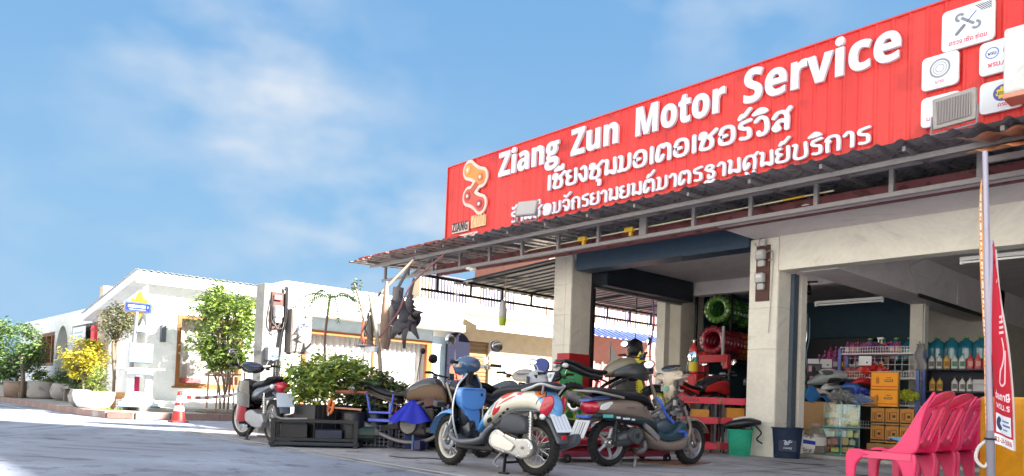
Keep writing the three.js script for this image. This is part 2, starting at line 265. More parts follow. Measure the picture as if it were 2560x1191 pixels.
// ---------- awning: frame, posts, purlins, corrugated sheets ----------
const awn = thing('awning', 'long corrugated metal awning on a grey steel frame, wrapped round the workshop corner', 'awning');
{
  obj('frame_rail', [BB(-14.62, 3, 3.235, 3.295, -9.08, -9.02, .006), BB(-14.62, 3, 3.56, 3.61, -9.08, -9.02, .006)], MT.steelG, awn);
  for (let i = 0; i < 20; i++) { const x = -14.5 + i * .911, w = i === 8 ? .065 : .026; if (x < 3) obj('upright', BB(x - w, x + w, 3.296, 3.559, -9.075, -9.025), MT.steelG, awn); }
  const maroon = M([.16, .035, .045], .6, { map: T.rust });
  obj('fascia_board', BB(-12.9, 3, 3.25, 3.47, -9.36, -9.30), maroon, awn);
  obj('purlin', [beam([-14.4, 3.50, -8.6], [3, 3.50, -8.6], .04, .06), beam([-14.4, 3.50, -9.7], [-10.4, 3.50, -9.7], .04, .06)], MT.steelG, awn);
  for (let i = 0; i < 20; i++) { const x = -14.1 + i * .911; if (x < 2.6) obj('rafter', beam([x, 3.535, -8.32], [x, 3.60, -9.85], .035, .05), MT.steelG, awn); }
  // side truss, running back along the side street
  obj('side_truss_rail', [BB(-13.15, -13.09, 3.235, 3.29, -19, -9.085), BB(-13.15, -13.09, 2.94, 2.99, -19, -9.085)], MT.darkSteel, awn);
  for (let z = -9.5; z > -19; z -= .93) obj('upright', BB(-13.14, -13.10, 2.99, 3.235, z - .02, z + .02), MT.darkSteel, awn);
  obj('post', [BB(-13.17, -13.07, 0, 2.94, -18.9, -18.8)], MT.darkSteel, awn);
  obj('diagonal_brace', [beam([-13.5, 3.28, -9.05], [-12.75, 3.57, -9.05], .03, .03), beam([-13.1, 3.27, -10.2], [-11.9, 3.43, -11.4], .03, .03)], MT.steelG, awn);
  for (let i = 0; i < 5; i++) obj('side_rafter', beam([-13.6, 3.31, -10.6 - i * 1.9], [-10.3, 3.50, -10.6 - i * 1.9], .035, .05), MT.darkSteel, awn);
  // corrugated sheets: profile along the length, one mesh for each lapped sheet
  const sheetM = M([.30, .29, .32], .5, { map: T.fine, metalness: .2, roughnessMap: T.dirtyR }), sheetT = M([.42, .30, .27], .55, { map: T.rust, metalness: .1 });
  const prof = t => { const f = ((t % 1) + 1) % 1; return f < .16 ? .028 : f < .3 ? .028 * (1 - (f - .16) / .14) : f < .86 ? 0 : .028 * (f - .86) / .14; };
  function sheet(x0, x1, zA, yA, zB, yB, pitch, m, along = 'x') {
    const n = Math.round((x1 - x0) / pitch * 14);
    const f = off => patch((u, v) => { const s = x0 + (x1 - x0) * u, y = lerp(yA, yB, v) + prof(s / pitch) + off, z = lerp(zA, zB, v); return along === 'x' ? [s, y, z] : [z, y, s]; }, n, 4);
    return obj('roof_sheet', [f(0), f(.0012)], m, awn);
  }
  let x = -14.78, k = 0; while (x < 3) { const w = .98; sheet(x, x + w + .05, -8.22 + rr(-.03, .03), 3.575 + (k % 2) * .004, -10.5, 3.68 + (k % 2) * .004, .245, k < 4 ? sheetT : sheetM); x += w; k++; }
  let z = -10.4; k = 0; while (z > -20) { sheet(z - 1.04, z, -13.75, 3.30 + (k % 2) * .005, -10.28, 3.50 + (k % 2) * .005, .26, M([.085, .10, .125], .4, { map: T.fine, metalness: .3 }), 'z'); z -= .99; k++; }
  obj('ridge_tile', [0, 1, 2, 3, 4, 5].map(i => B(.5, .05, .16, -14.4 + i * .62, 3.68 + i * .002, -8.5, .02)), M([.45, .07, .05], .7, { map: T.patchy }), awn);
}
// yellow conduit with junction boxes behind the frame
{
  const yel = M([.72, .42, .02], .45), wht = M([.75, .68, .45], .5);
  const c = thing('conduit_run', 'thin pale conduit with yellow junction boxes clipped inside the awning frame', 'conduit');
  obj('pipe', [bar([-9.85, 3.40, -9.14], [-4.3, 3.47, -9.14], .011), tube([[-9.85, 3.40, -9.14], [-9.95, 3.385, -9.14], [-10.1, 3.43, -9.14]], .011, 8)], wht, c);
  for (const x of [-8.55, -7.55, -4.78]) obj('junction_box', x < -5 ? [B(.17, .075, .07, x, 3.41 + (x + 9.8) * .012, -9.13, .01), B(.06, .09, .05, x + .03, 3.35 + (x + 9.8) * .012, -9.13, .01)] : bar([x - .2, 3.462, -9.14], [x + .1, 3.466, -9.14], .014), yel, c);
  const l = thing('bay_light', 'round white high-bay lamp hung behind the awning frame', 'lamp', [-4.75, 3.42, -9.5]);
  obj('shade', lathe([[.02, .1], [.07, .09], [.09, .03], [.2, -.01], [.21, -.03], [.19, -.03], [.02, 0]], 28), M([.62, .62, .60], .4), l); obj('stem', bar([0, .09, 0], [0, .2, 0], .012), MT.darkSteel, l);
  const cam = thing('security_camera', 'small white bullet camera under the awning rail', 'camera', [-11.28, 3.18, -9.0]);
  obj('housing', bar([-.05, 0, .02], [.12, -.02, .06], .035, .035, 14), MT.wall, cam); obj('bracket', B(.12, .05, .07, -.13, .03, 0, .01), MT.wall, cam);
}
// ---------- red sign board with its letters ----------
const font = await new FontLoader().loadAsync('fonts/droid/droid_sans_bold.typeface.json');
// Thai letters as strokes: polylines in units of the letter height; w = advance
const TH = {
  'เ': [.30, [[.15, .07], [.15, .95]]],
  'ซ': [.80, [[.08, .70], [.12, .93], [.27, .92], [.29, .72], [.18, .45], [.14, .10], [.50, .08], [.58, .25], [.57, .52], [.46, .66], [.62, .84], [.76, .98]]],
  'ช': [.80, [[.08, .70], [.12, .93], [.27, .92], [.29, .72], [.18, .45], [.14, .10], [.50, .08], [.58, .25], [.57, .52], [.46, .66], [.62, .84], [.76, .98]]],
  'ย': [.74, [[.24, .92], [.10, .88], [.10, .62], [.28, .54], [.12, .42], [.11, .12], [.28, .06], [.52, .08], [.60, .18], [.60, .96]]],
  'ง': [.56, [[.16, .86], [.30, .95], [.40, .84], [.40, .10], [.28, .08], [.05, .52]]],
  'น': [.74, [[.08, .93], [.16, .92], [.16, .10], [.30, .22], [.58, .16]], [[.60, .95], [.60, .06], [.44, .14]]],
  'ม': [.74, [[.08, .93], [.16, .92], [.16, .08]], [[.06, .07], [.20, .10], [.40, .07], [.58, .20], [.60, .95]]],
  'อ': [.76, [[.10, .66], [.20, .90], [.36, .95], [.56, .88], [.63, .66], [.62, .25], [.52, .09], [.26, .07], [.13, .15], [.12, .44], [.34, .50]]],
  'ต': [.80, [[.36, .34], [.24, .08], [.11, .10], [.10, .62], [.18, .90], [.32, .94], [.38, .80], [.44, .94], [.58, .90], [.66, .68], [.66, .06]]],
  'ร': [.60, [[.50, .98], [.30, .94], [.14, .88], [.12, .70], [.26, .60], [.44, .54], [.48, .36], [.46, .12], [.30, .08], [.16, .12]]],
  'ว': [.62, [[.08, .80], [.24, .95], [.42, .88], [.50, .66], [.50, .22], [.40, .08], [.24, .08], [.20, .22]]],
  'ส': [.78, [[.22, .36], [.12, .22], [.20, .08], [.30, .12], [.22, .40], [.38, .52], [.58, .42]], [[.10, .72], [.24, .92], [.46, .92], [.58, .74], [.59, .06]], [[.56, .84], [.70, 1.06]]],
  'า': [.50, [[.06, .78], [.20, .95], [.34, .88], [.38, .70], [.38, .05]]],
  'จ': [.68, [[.08, .78], [.22, .94], [.42, .92], [.54, .72], [.53, .22], [.44, .07], [.30, .08], [.32, .34], [.14, .48]]],
  'ก': [.74, [[.14, .05], [.14, .56], [.22, .66], [.08, .72], [.20, .91], [.36, .95], [.54, .88], [.60, .66], [.60, .05]]],
  'ฐ': [.68, [[.10, .72], [.22, .93], [.40, .93], [.50, .80], [.36, .64], [.22, .62], [.34, .54], [.52, .46], [.54, .16], [.42, .06], [.28, .10], [.26, .28]], [[.10, -.18], [.24, -.12], [.36, -.26], [.54, -.12]]],
  'ศ': [.80, [[.32, .44], [.30, .28], [.16, .10], [.11, .30], [.11, .64], [.24, .90], [.42, .93], [.56, .86], [.63, .64], [.63, .05]], [[.58, .86], [.76, 1.06]]],
  'บ': [.76, [[.08, .93], [.17, .92], [.17, .08], [.60, .08], [.61, .95]]],
  'ค': [.74, [[.32, .44], [.30, .28], [.16, .10], [.11, .30], [.11, .64], [.24, .90], [.42, .93], [.56, .86], [.63, .64], [.63, .05]]],
  'พ': [.80, [[.08, .90], [.18, .90], [.20, .08], [.40, .62], [.60, .08], [.64, .95]]],
  'ภ': [.74, [[.05, .12], [.20, .10], [.16, .56], [.22, .66], [.08, .72], [.20, .91], [.36, .95], [.54, .88], [.60, .66], [.60, .05]]],
  'ษ': [.78, [[.08, .93], [.17, .92], [.17, .08], [.60, .08], [.61, .95]], [[.36, .46], [.52, .50], [.76, .66]]],
  'ำ': [.50, [[.06, .78], [.20, .95], [.34, .88], [.38, .70], [.38, .05]]], '.': [.22, [[.1, .06], [.1, .07]]], '/': [.4, [[.05, .0], [.34, 1.]]],
};
const ABOVE = { 'ี': [[[-.56, 1.20], [-.34, 1.36], [-.12, 1.24], [-.56, 1.20]], [[-.12, 1.22], [-.11, 1.46]]], 'ิ': [[[-.56, 1.20], [-.30, 1.38], [-.10, 1.24], [-.56, 1.20]]], '์': [[[-.46, 1.16], [-.38, 1.32], [-.34, 1.24], [-.06, 1.56]]], '้': [[[-.40, 1.36], [-.28, 1.22], [-.16, 1.34], [-.02, 1.52]]], '่': [[[-.22, 1.20], [-.20, 1.48]]], 'ั': [[[-.44, 1.32], [-.30, 1.20], [-.16, 1.30], [.02, 1.48]]], '็': [[[-.44, 1.2], [-.3, 1.36], [-.1, 1.2]]], 'ุ': [[[-.24, -.14], [-.13, -.16], [-.13, -.42]]], 'ู': [[[-.52, -.16], [-.42, -.34], [-.16, -.36], [-.14, -.14]]] };
const smooth = pl => pl.length < 3 ? pl : spline(pl, pl.length * 5, false);
function segD(px, py, [ax, ay], [bx, by]) { const dx = bx - ax, dy = by - ay, t = clamp(((px - ax) * dx + (py - ay) * dy) / (dx * dx + dy * dy + 1e-9)); return Math.hypot(px - ax - dx * t, py - ay - dy * t); }
// outline of a distance field by marching squares, then extruded
function fieldShapes(f, x0, x1, y0, y1, step) {
  const nx = Math.ceil((x1 - x0) / step), ny = Math.ceil((y1 - y0) / step), v = [];
  for (let j = 0; j <= ny; j++) for (let i = 0; i <= nx; i++) v.push(f(x0 + i * step, y0 + j * step));
  const at = (i, j) => v[j * (nx + 1) + i], segs = new Map(), key = (a, b) => a + ',' + b, pts = {};
  const edge = (i, j, d) => { const k = key(i * 2 + (d ? 0 : 1), j * 2 + (d ? 1 : 0)); if (!pts[k]) { const a = at(i, j), b = d ? at(i, j + 1) : at(i + 1, j), t = a / (a - b); pts[k] = d ? [x0 + i * step, y0 + (j + t) * step] : [x0 + (i + t) * step, y0 + j * step]; } return k; };
  for (let j = 0; j < ny; j++) for (let i = 0; i < nx; i++) {
    const c = (at(i, j) < 0) | (at(i + 1, j) < 0) << 1 | (at(i + 1, j + 1) < 0) << 2 | (at(i, j + 1) < 0) << 3; if (!c || c === 15) continue;
    const b = () => edge(i, j, 0), r = () => edge(i + 1, j, 1), t = () => edge(i, j + 1, 0), l = () => edge(i, j, 1), add = (p, q) => segs.set(p, q);
    switch (c) { case 1: add(b(), l()); break; case 2: add(r(), b()); break; case 3: add(r(), l()); break; case 4: add(t(), r()); break; case 5: add(b(), r()); add(t(), l()); break; case 6: add(t(), b()); break; case 7: add(t(), l()); break; case 8: add(l(), t()); break; case 9: add(b(), t()); break; case 10: add(r(), t()); add(l(), b()); break; case 11: add(r(), t()); break; case 12: add(l(), r()); break; case 13: add(b(), r()); break; case 14: add(l(), b()); break; }
  }
  const loops = []; while (segs.size) { let k = segs.keys().next().value; const lp = []; while (segs.has(k)) { lp.push(pts[k]); const n = segs.get(k); segs.delete(k); k = n; } if (lp.length > 5) loops.push(lp); }
  const area = l => l.reduce((s, p, i) => { const q = l[(i + 1) % l.length]; return s + p[0] * q[1] - q[0] * p[1]; }, 0) / 2;
  const inside = (p, l) => { let c = false; for (let i = 0, j = l.length - 1; i < l.length; j = i++) if ((l[i][1] > p[1]) !== (l[j][1] > p[1]) && p[0] < (l[j][0] - l[i][0]) * (p[1] - l[i][1]) / (l[j][1] - l[i][1]) + l[i][0]) c = !c; return c; };
  const thin = l => { const o = []; l.forEach((p, i) => { const a = l[(i + l.length - 1) % l.length], b = l[(i + 1) % l.length]; const cr = Math.abs((p[0] - a[0]) * (b[1] - p[1]) - (p[1] - a[1]) * (b[0] - p[0])); if (i % 2 || cr > step * step * .12) o.push(p); }); return o; };
  const s = loops.map(l => ({ l: thin(l), a: area(l) })).sort((p, q) => Math.abs(q.a) - Math.abs(p.a)), out = [];
  for (const q of s) { const host = out.filter(o => inside(q.l[0], o.l)).sort((a, b) => Math.abs(a.a) - Math.abs(b.a))[0]; if (host && !host.hole) { host.holes.push(q.l); } else out.push({ ...q, holes: [] }); }
  return out.map(o => { const sh = shapeOf(o.l); for (const h of o.holes) sh.holes.push(shapeOf(h)); return sh; });
}
const strokeCache = {};
function strokeGeom(ch, lines, hw, depth) {
  const k = ch + hw + depth; if (strokeCache[k]) return strokeCache[k];
  const L = lines.map(smooth); let x0 = 9, x1 = -9, y0 = 9, y1 = -9; for (const l of L) for (const [x, y] of l) { x0 = Math.min(x0, x); x1 = Math.max(x1, x); y0 = Math.min(y0, y); y1 = Math.max(y1, y); }
  const f = (x, y) => { let d = 9; for (const l of L) for (let i = 0; i < l.length - 1; i++) d = Math.min(d, segD(x, y, l[i], l[i + 1])); return d - hw; };
  return strokeCache[k] = fieldShapes(f, x0 - hw * 2, x1 + hw * 2, y0 - hw * 2, y1 + hw * 2, .03).map(s => ext(s, depth, depth * .12));
}
function layout(text) { // clusters: base letter with the marks above and below it
  const out = []; let x = 0; for (const ch of text) { if (ch === ' ') { x += .34; continue; } if (TH[ch]) { out.push({ ch, x, lines: TH[ch].slice(1) }); x += TH[ch][0] + .05; } else if (ABOVE[ch] && out.length) { const b = out[out.length - 1], w = TH[b.ch[0]][0]; b.ch += ch; b.lines = [...b.lines, ...ABOVE[ch].map(l => l.map(([px, py]) => [px + w - .06, py + (b.ch.length > 2 && py > 1 ? .3 : 0)]))]; } }
  return { out, w: x };
}
function thaiOn(ctx, text, x, y, w, h, lw, color) { const { out, w: tw } = layout(text), s = w / tw; ctx.strokeStyle = color; ctx.lineWidth = lw; ctx.lineCap = ctx.lineJoin = 'round'; for (const g of out) for (const l of g.lines) { ctx.beginPath(); smooth(l).forEach(([px, py], i) => { const X = x + (g.x + px) * s, Y = y - py * h; i ? ctx.lineTo(X, Y) : ctx.moveTo(X, Y); }); ctx.stroke(); } }
function canvasTex(w, h, draw) { const c = document.createElement('canvas'); c.width = w; c.height = h; const x = c.getContext('2d'); draw(x, w, h); const t = new THREE.CanvasTexture(c); t.colorSpace = THREE.SRGBColorSpace; return t; }

const sign = thing('shop_sign', 'long red ribbed metal signboard with raised white English and Thai letters on the awning', 'signboard', [0, 0, 0]);
{
  const red = [M([.86, .046, .036], .42, { map: T.streak }), M([.83, .042, .034], .42, { map: T.streak }), M([.88, .054, .042], .42, { map: T.streak })];
  const prof = x => { const p = .19, f = ((x / p) % 1 + 1) % 1; let y = f < .12 ? 1 : f < .2 ? 1 - (f - .12) / .08 : f < .92 ? 0 : (f - .92) / .08; const q = ((x / p) % 1 + 1) % 1; if (Math.abs(q - .45) < .03 || Math.abs(q - .66) < .03) y += .22; return y * .018; };
  let x = -12.29, i = 0; while (x < 1.6) { const w = .76; const n = 64; obj('cladding_sheet', [patch((u, v) => [x + w * u, lerp(3.68, 5.375, v), -9.075 + prof(x + w * u) + (i % 2) * .0015], n, 3), patch((u, v) => [x + w * u, lerp(3.68, 5.375, v), -9.078 + prof(x + w * u) + (i % 2) * .0015], n, 1)], red[i % 3], sign); x += w - .004; i++; }
  obj('frame', [BB(-12.25, 1.5, 3.7, 3.75, -9.15, -9.10), BB(-12.25, 1.5, 4.5, 4.55, -9.15, -9.10), BB(-12.25, 1.5, 5.30, 5.35, -9.15, -9.10), ...[0, 1, 2, 3, 4, 5, 6, 7].map(k => beam([-12 + k * 1.8, 5.3, -9.13], [-12 + k * 1.8, 3.66, -10.1], .04, .04))], MT.steelG, sign);
  obj('edge_flashing', [BB(-12.31, 1.6, 5.372, 5.392, -9.10, -9.045), BB(-12.312, -12.292, 3.7, 5.372, -9.10, -9.045)], M([.70, .05, .045], .45), sign);
  const white = M([.80, .80, .86], .42), zf = -9.052;
  // English line, letter by letter
  const word = (t, x0, x1, y, cap) => { const size = cap / .72; const widths = [...t].map(c => font.data.glyphs[c].ha / font.data.resolution * size), tot = widths.reduce((a, b) => a + b, 0), s = (x1 - x0) / tot; let x = x0; [...t].forEach((c, i) => { const g = new TextGeometry(c, { font, size, depth: .046, curveSegments: 6, bevelEnabled: true, bevelThickness: .005, bevelSize: .009, bevelSegments: 1 }); g.scale(s, 1, 1).translate(x, y, zf); obj('letter', g, white, sign); x += widths[i] * s; }); };
  word('Ziang', -10.66, -9.07, 4.86, .315); word('Zun', -8.79, -7.72, 4.85, .315); word('Motor', -7.44, -5.82, 4.855, .315); word('Service', -5.55, -3.47, 4.86, .325);
  const thai = (text, x0, x1, y, h, hw) => { const { out, w } = layout(text), s = (x1 - x0) / w; for (const g of out) obj('letter', strokeGeom(g.ch, g.lines, hw, .2).map(q => q.clone().scale(s, h, .22).translate(x0 + g.x * s, y, zf)), white, sign); };
  thai('เซียงซุนมอเตอเซอร์วิส', -9.34, -4.80, 4.355, .265, .092);
  thai('ร้านซ่อมจักรยานยนต์มาตรฐานศูนย์บริการ', -10.26, -3.79, 3.925, .205, .086);
}
{ // logo: two pairs of chain links
  const lg = thing('chain_link_logo', 'raised orange and red chain link emblem at the left end of the signboard', 'emblem', [-11.75, 4.20, -9.05]);
  const pins = [[.20, .94], [.62, .72], [.22, .40], [.62, .18]];
  const link = (a, b, r, waist) => (x, y) => { const d = segD(x, y, a, b), t = clamp(((x - a[0]) * (b[0] - a[0]) + (y - a[1]) * (b[1] - a[1])) / ((b[0] - a[0]) ** 2 + (b[1] - a[1]) ** 2)); return d - r + waist * Math.sin(t * Math.PI); };
  const un = (...f) => (x, y) => Math.min(...f.map(q => q(x, y)));
  const body = g => [link(pins[0], pins[1], .15 + g, .03), link(pins[1], pins[2], .10 + g, .03), link(pins[2], pins[3], .15 + g, .03)];
  const mk = (f, d, z) => fieldShapes(f, -.2, 1, -.2, 1.3, .02).map(s => ext(s, d, .003).translate(0, 0, z));
  obj('outline', mk(un(...body(.06)), .035, 0), M([.82, .60, .52], .5), lg);
  obj('middle_link', mk(link(pins[1], pins[2], .085, .02), .012, .034), M([.55, .10, .05], .5), lg);
  obj('upper_link', mk(link(pins[0], pins[1], .145, .035), .02, .034), M([.80, .28, .06], .5), lg);
  obj('lower_link', mk(link(pins[2], pins[3], .145, .035), .02, .034), M([.62, .09, .06], .5), lg);
  for (const [i, c] of [[0, [.80, .40, .12]], [1, [.60, .16, .05]], [2, [.45, .06, .05]], [3, [.40, .04, .05]]]) { const p = pins[i]; obj('pin_ring', new THREE.CylinderGeometry(.085, .085, .012, 24).rotateX(Math.PI / 2).translate(p[0], p[1], .06), M(c, .5), lg); obj('pin', new THREE.CylinderGeometry(.036, .036, .02, 16).rotateX(Math.PI / 2).translate(p[0], p[1], .066), M([.75, .70, .66], .5), lg); }
  lg.scale.set(.92, .97, 1); lg.position.set(-11.74, 4.26, -9.05);
  // its name plates
  const n = thing('name_plate', 'small raised name plates in dark and pale letters below the emblem', 'sign plate', [-12.0, 3.93, -9.05]);
  const word = (t, x0, x1, y, h, m, plate) => { const g = new TextGeometry(t, { font, size: h / .72, depth: .012, curveSegments: 4, bevelEnabled: false }); g.computeBoundingBox(); const bb = g.boundingBox, s = (x1 - x0) / (bb.max.x - bb.min.x); obj('plate', B(x1 - x0 + .05, h + .06, .03, (x0 + x1) / 2, y + h / 2, .015, .012), plate, n); obj('lettering', g.translate(-bb.min.x, 0, 0).scale(s, 1, 1).translate(x0, y, .028), m, n); };
  word('ZIANG', -.02, .46, .07, .13, M([.05, .05, .06], .5), M([.70, .52, .46], .5)); word('ZUN', .58, .98, .10, .15, M([.80, .45, .22], .5), M([.82, .55, .32], .5));
  const st = canvasTex(512, 64, (x, w, h) => { x.fillStyle = '#f3d9cc'; x.fillRect(0, 0, w, h); thaiOn(x, 'เซียงซุนมอเตอร์เซอร์วิส', 20, 46, w - 40, 26, 5, '#3a2a2a'); });
  obj('plate', B(.74, .085, .03, .40, -.05, .015, .01), M([.82, .66, .58], .5), n); const pl = new THREE.PlaneGeometry(.72, .075).translate(.40, -.05, .0325); obj('lettering', pl, M([1, 1, 1], .5, { map: st, box: false }), n);
}
{ // service plates
  const plate = (label, x, y, w, h, draw, r = .06) => {
    const t = thing('service_plate', label, 'sign plate', [x, y, -9.04], 0, 'white service plates on the red signboard');
    const s = new THREE.Shape(); s.moveTo(r, 0); s.lineTo(w - r, 0); s.quadraticCurveTo(w, 0, w, r); s.lineTo(w, h - r); s.quadraticCurveTo(w, h, w - r, h); s.lineTo(r, h); s.quadraticCurveTo(0, h, 0, h - r); s.lineTo(0, r); s.quadraticCurveTo(0, 0, r, 0);
    obj('board', ext(s, .04, .004), M([.80, .82, .84], .4), t);
    const tx = canvasTex(256, Math.round(256 * h / w), (c, W2, H2) => { c.fillStyle = '#e9edf0'; c.fillRect(0, 0, W2, H2); draw(c, W2, H2); });
    const m = .02; obj('print', new THREE.PlaneGeometry(w - 2 * m - .02, h - 2 * m - .02).translate(w / 2, h / 2, .0425), M([.92, .92, .92], .4, { map: tx, box: false }), t);
  };
  plate('large white plate with crossed spanners, topmost of the plates', -3.05, 4.76, .52, .46, (c, w, h) => { c.strokeStyle = '#8a8d94'; c.lineCap = 'butt'; const sp = (a, b, d, f) => { c.lineWidth = 17; c.beginPath(); c.moveTo(a, b); c.lineTo(d, f); c.stroke(); }; sp(w * .36, h * .24, w * .64, h * .50); for (const [x, y, r] of [[.33, .22, .7], [.68, .54, 3.8]]) { c.lineWidth = 16; c.beginPath(); c.arc(w * x, h * y, 20, r + .9, r + 5.2); c.stroke(); } c.strokeStyle = '#5a62a8'; c.lineWidth = 7; c.beginPath(); c.moveTo(w * .68, h * .16); c.lineTo(w * .48, h * .40); c.stroke(); c.strokeStyle = '#7b7e86'; c.lineWidth = 21; c.lineCap = 'round'; c.beginPath(); c.moveTo(w * .42, h * .48); c.lineTo(w * .27, h * .66); c.stroke(); thaiOn(c, 'ตรวจ เช็ค ซ่อม', w * .1, h * .94, w * .82, 22, 5, '#e0506a'); c.strokeStyle = '#55585f'; c.lineWidth = 5; for (let i = 0; i < 9; i++) { c.beginPath(); c.moveTo(w * .66 + i * 12, 0); c.lineTo(w * .66 + i * 12 + 40, 44); c.stroke(); } });
  plate('white plate with a grey tyre picture, below the spanner plate', -3.25, 4.375, .38, .38, (c, w, h) => { for (const [r, col, lw] of [[78, '#8b8e96', 15], [54, '#b4b7bd', 9], [34, '#a7aab1', 8]]) { c.strokeStyle = col; c.lineWidth = lw; c.beginPath(); c.arc(w * .5, h * .40, r, 0, 7); c.stroke(); } thaiOn(c, 'ยาง', w * .36, h * .92, w * .28, 24, 6, '#d8617a'); });
  plate('white plate with a blue and a red ringed word at the sign end', -2.67, 4.375, .44, .36, (c, w, h) => { c.lineWidth = 7; c.strokeStyle = '#5a74cf'; c.beginPath(); c.arc(w * .24, h * .34, 40, 0, 7); c.stroke(); c.strokeStyle = '#e0607a'; c.beginPath(); c.arc(w * .68, h * .34, 40, 0, 7); c.stroke(); thaiOn(c, 'พรบ', w * .13, h * .40, w * .22, 20, 5, '#3f4a78'); thaiOn(c, 'ภาษี', w * .56, h * .40, w * .25, 20, 5, '#6b3a4a'); thaiOn(c, 'พรบ./ภาษี', w * .14, h * .84, w * .70, 28, 7, '#e2536f'); });
  plate('white plate with a yellow gear on a purple disc', -2.66, 3.955, .40, .34, (c, w, h) => { c.fillStyle = '#5a56a6'; c.beginPath(); c.arc(w * .56, h * .42, 70, 0, 7); c.fill(); c.fillStyle = '#f0cf1c'; c.beginPath(); for (let i = 0; i < 80; i++) { const a = i / 80 * 6.283, r = Math.floor(i / 5) % 2 ? 52 : 42; c.lineTo(w * .56 + Math.cos(a) * r, h * .42 + Math.sin(a) * r); } c.fill(); thaiOn(c, 'ตรอ', w * .42, h * .49, w * .30, 26, 7, '#57502a'); thaiOn(c, 'ตรอ.', w * .42, h * .93, w * .3, 24, 6, '#d6405c'); });
  plate('white plate mostly hidden behind the large floodlight', -3.25, 3.955, .40, .34, (c, w, h) => { thaiOn(c, 'นำมัน', w * .08, h * .86, w * .55, 28, 6, '#d8617a'); });
  const wb = thing('wall_unit', 'white casing at the right end of the signboard above the orange awning', 'casing', [-2.37, 4.0, -9.0]);
  obj('casing', BB(0, .9, .02, .70, 0, .28, .03), MT.wall, wb); obj('lower_trim', BB(0, .9, -.03, .02, 0, .28, .01), M([.75, .30, .2], .5), wb);
}
{ // floodlights on the awning edge
  const fl = (label, x, y, z, ry, rx, s, back) => { const t = thing('floodlight', label, 'floodlight', [x, y, z], ry, 'floodlights aimed at the signboard'); const h = new THREE.Group(); h.name = 'head'; h.rotation.x = rx; t.add(h); obj('body', B(.40 * s, .30 * s, .05, 0, 0, 0, .012), M([.42, .38, .36], .5, { map: T.fine, metalness: .3 }), h); if (back) for (let i = 0; i < 22; i++) obj('cooling_fin', B(.006, .22 * s, .026, -.15 * s + i * .0145 * s, 0, .037), M([.42, .38, .37], .5, { metalness: .3 }), h); else obj('lens', B(.36 * s, .26 * s, .006, 0, 0, .027), M([.50, .46, .43], .25), h); obj('bracket', [bar([-.21 * s, -.02, 0], [-.21 * s, -.22, .02], .012), bar([.21 * s, -.02, 0], [.21 * s, -.22, .02], .012), bar([-.21 * s, -.22, .02], [.21 * s, -.22, .02], .012)], MT.steelG, t); };
  fl('small grey floodlight standing on the awning edge below the Thai lettering', -9.18, 3.90, -8.42, .35, -.35, .95, false);
  fl('large ribbed floodlight at the right end of the awning covering a white plate', -2.74, 3.90, -8.5, -.15, .08, 1.08, true);
}
// ---------- the row of houses across the road (behind the camera: it lights the shaded shop front) ----------
{
  const w = [M([.80, .78, .72], .85, { map: T.plaster }), M([.84, .83, .80], .85, { map: T.plaster }), M([.78, .74, .64], .85, { map: T.plaster })], dk = M([.06, .07, .08], .3), sh = M([.45, .44, .42], .5, { map: T.fine });
  for (let i = 0; i < 7; i++) {
    const x0 = -34 + i * 8.2, h = 8.2 + (i * 37 % 5) * .35, t = thing('terraced_house', ['white', 'pale grey', 'cream'][i % 3] + ' two storey house across the road, number ' + ['one', 'two', 'three', 'four', 'five', 'six', 'seven'][i] + ' of its row', 'house', [x0, 0, 6.8], 0);
    const s = new THREE.Shape(); s.moveTo(0, 0); s.lineTo(8.15, 0); s.lineTo(8.15, h); s.lineTo(0, h); s.closePath();
    const hole = (a, b, c, d) => { const p = new THREE.Path(); p.moveTo(a, c); p.lineTo(b, c); p.lineTo(b, d); p.lineTo(a, d); p.closePath(); s.holes.push(p); };
    hole(.6, 3.6, .02, 2.7); hole(4.6, 7.4, .9, 2.5); hole(1, 3, 4.2, 5.7); hole(5, 7, 4.2, 5.7);
    obj('wall', [new THREE.ExtrudeGeometry(s, { depth: .3, bevelEnabled: false }), BB(0, .25, 0, h, .3, 8), BB(7.9, 8.15, 0, h, .3, 8), BB(.25, 7.9, 0, h, 7.8, 8)], w[i % 3], t);
    obj('roof', BB(-.02, 8.17, h, h + .2, -.35, 8.2), w[(i + 1) % 3], t);
    obj('shutter', BB(.6, 3.6, .02, 2.7, .2, .24), sh, t);
    for (const [a, b, c, d] of [[4.6, 7.4, .9, 2.5], [1, 3, 4.2, 5.7], [5, 7, 4.2, 5.7]]) { const f = obj('window', [BB(a, b, c, c + .06, .15, .22), BB(a, b, d - .06, d, .15, .22), BB(a, a + .06, c + .06, d - .06, .15, .22), BB(b - .06, b, c + .06, d - .06, .15, .22)], sh, t); obj('pane', BB(a + .06, b - .06, c + .06, d - .06, .18, .19), dk, f); }
  }
}
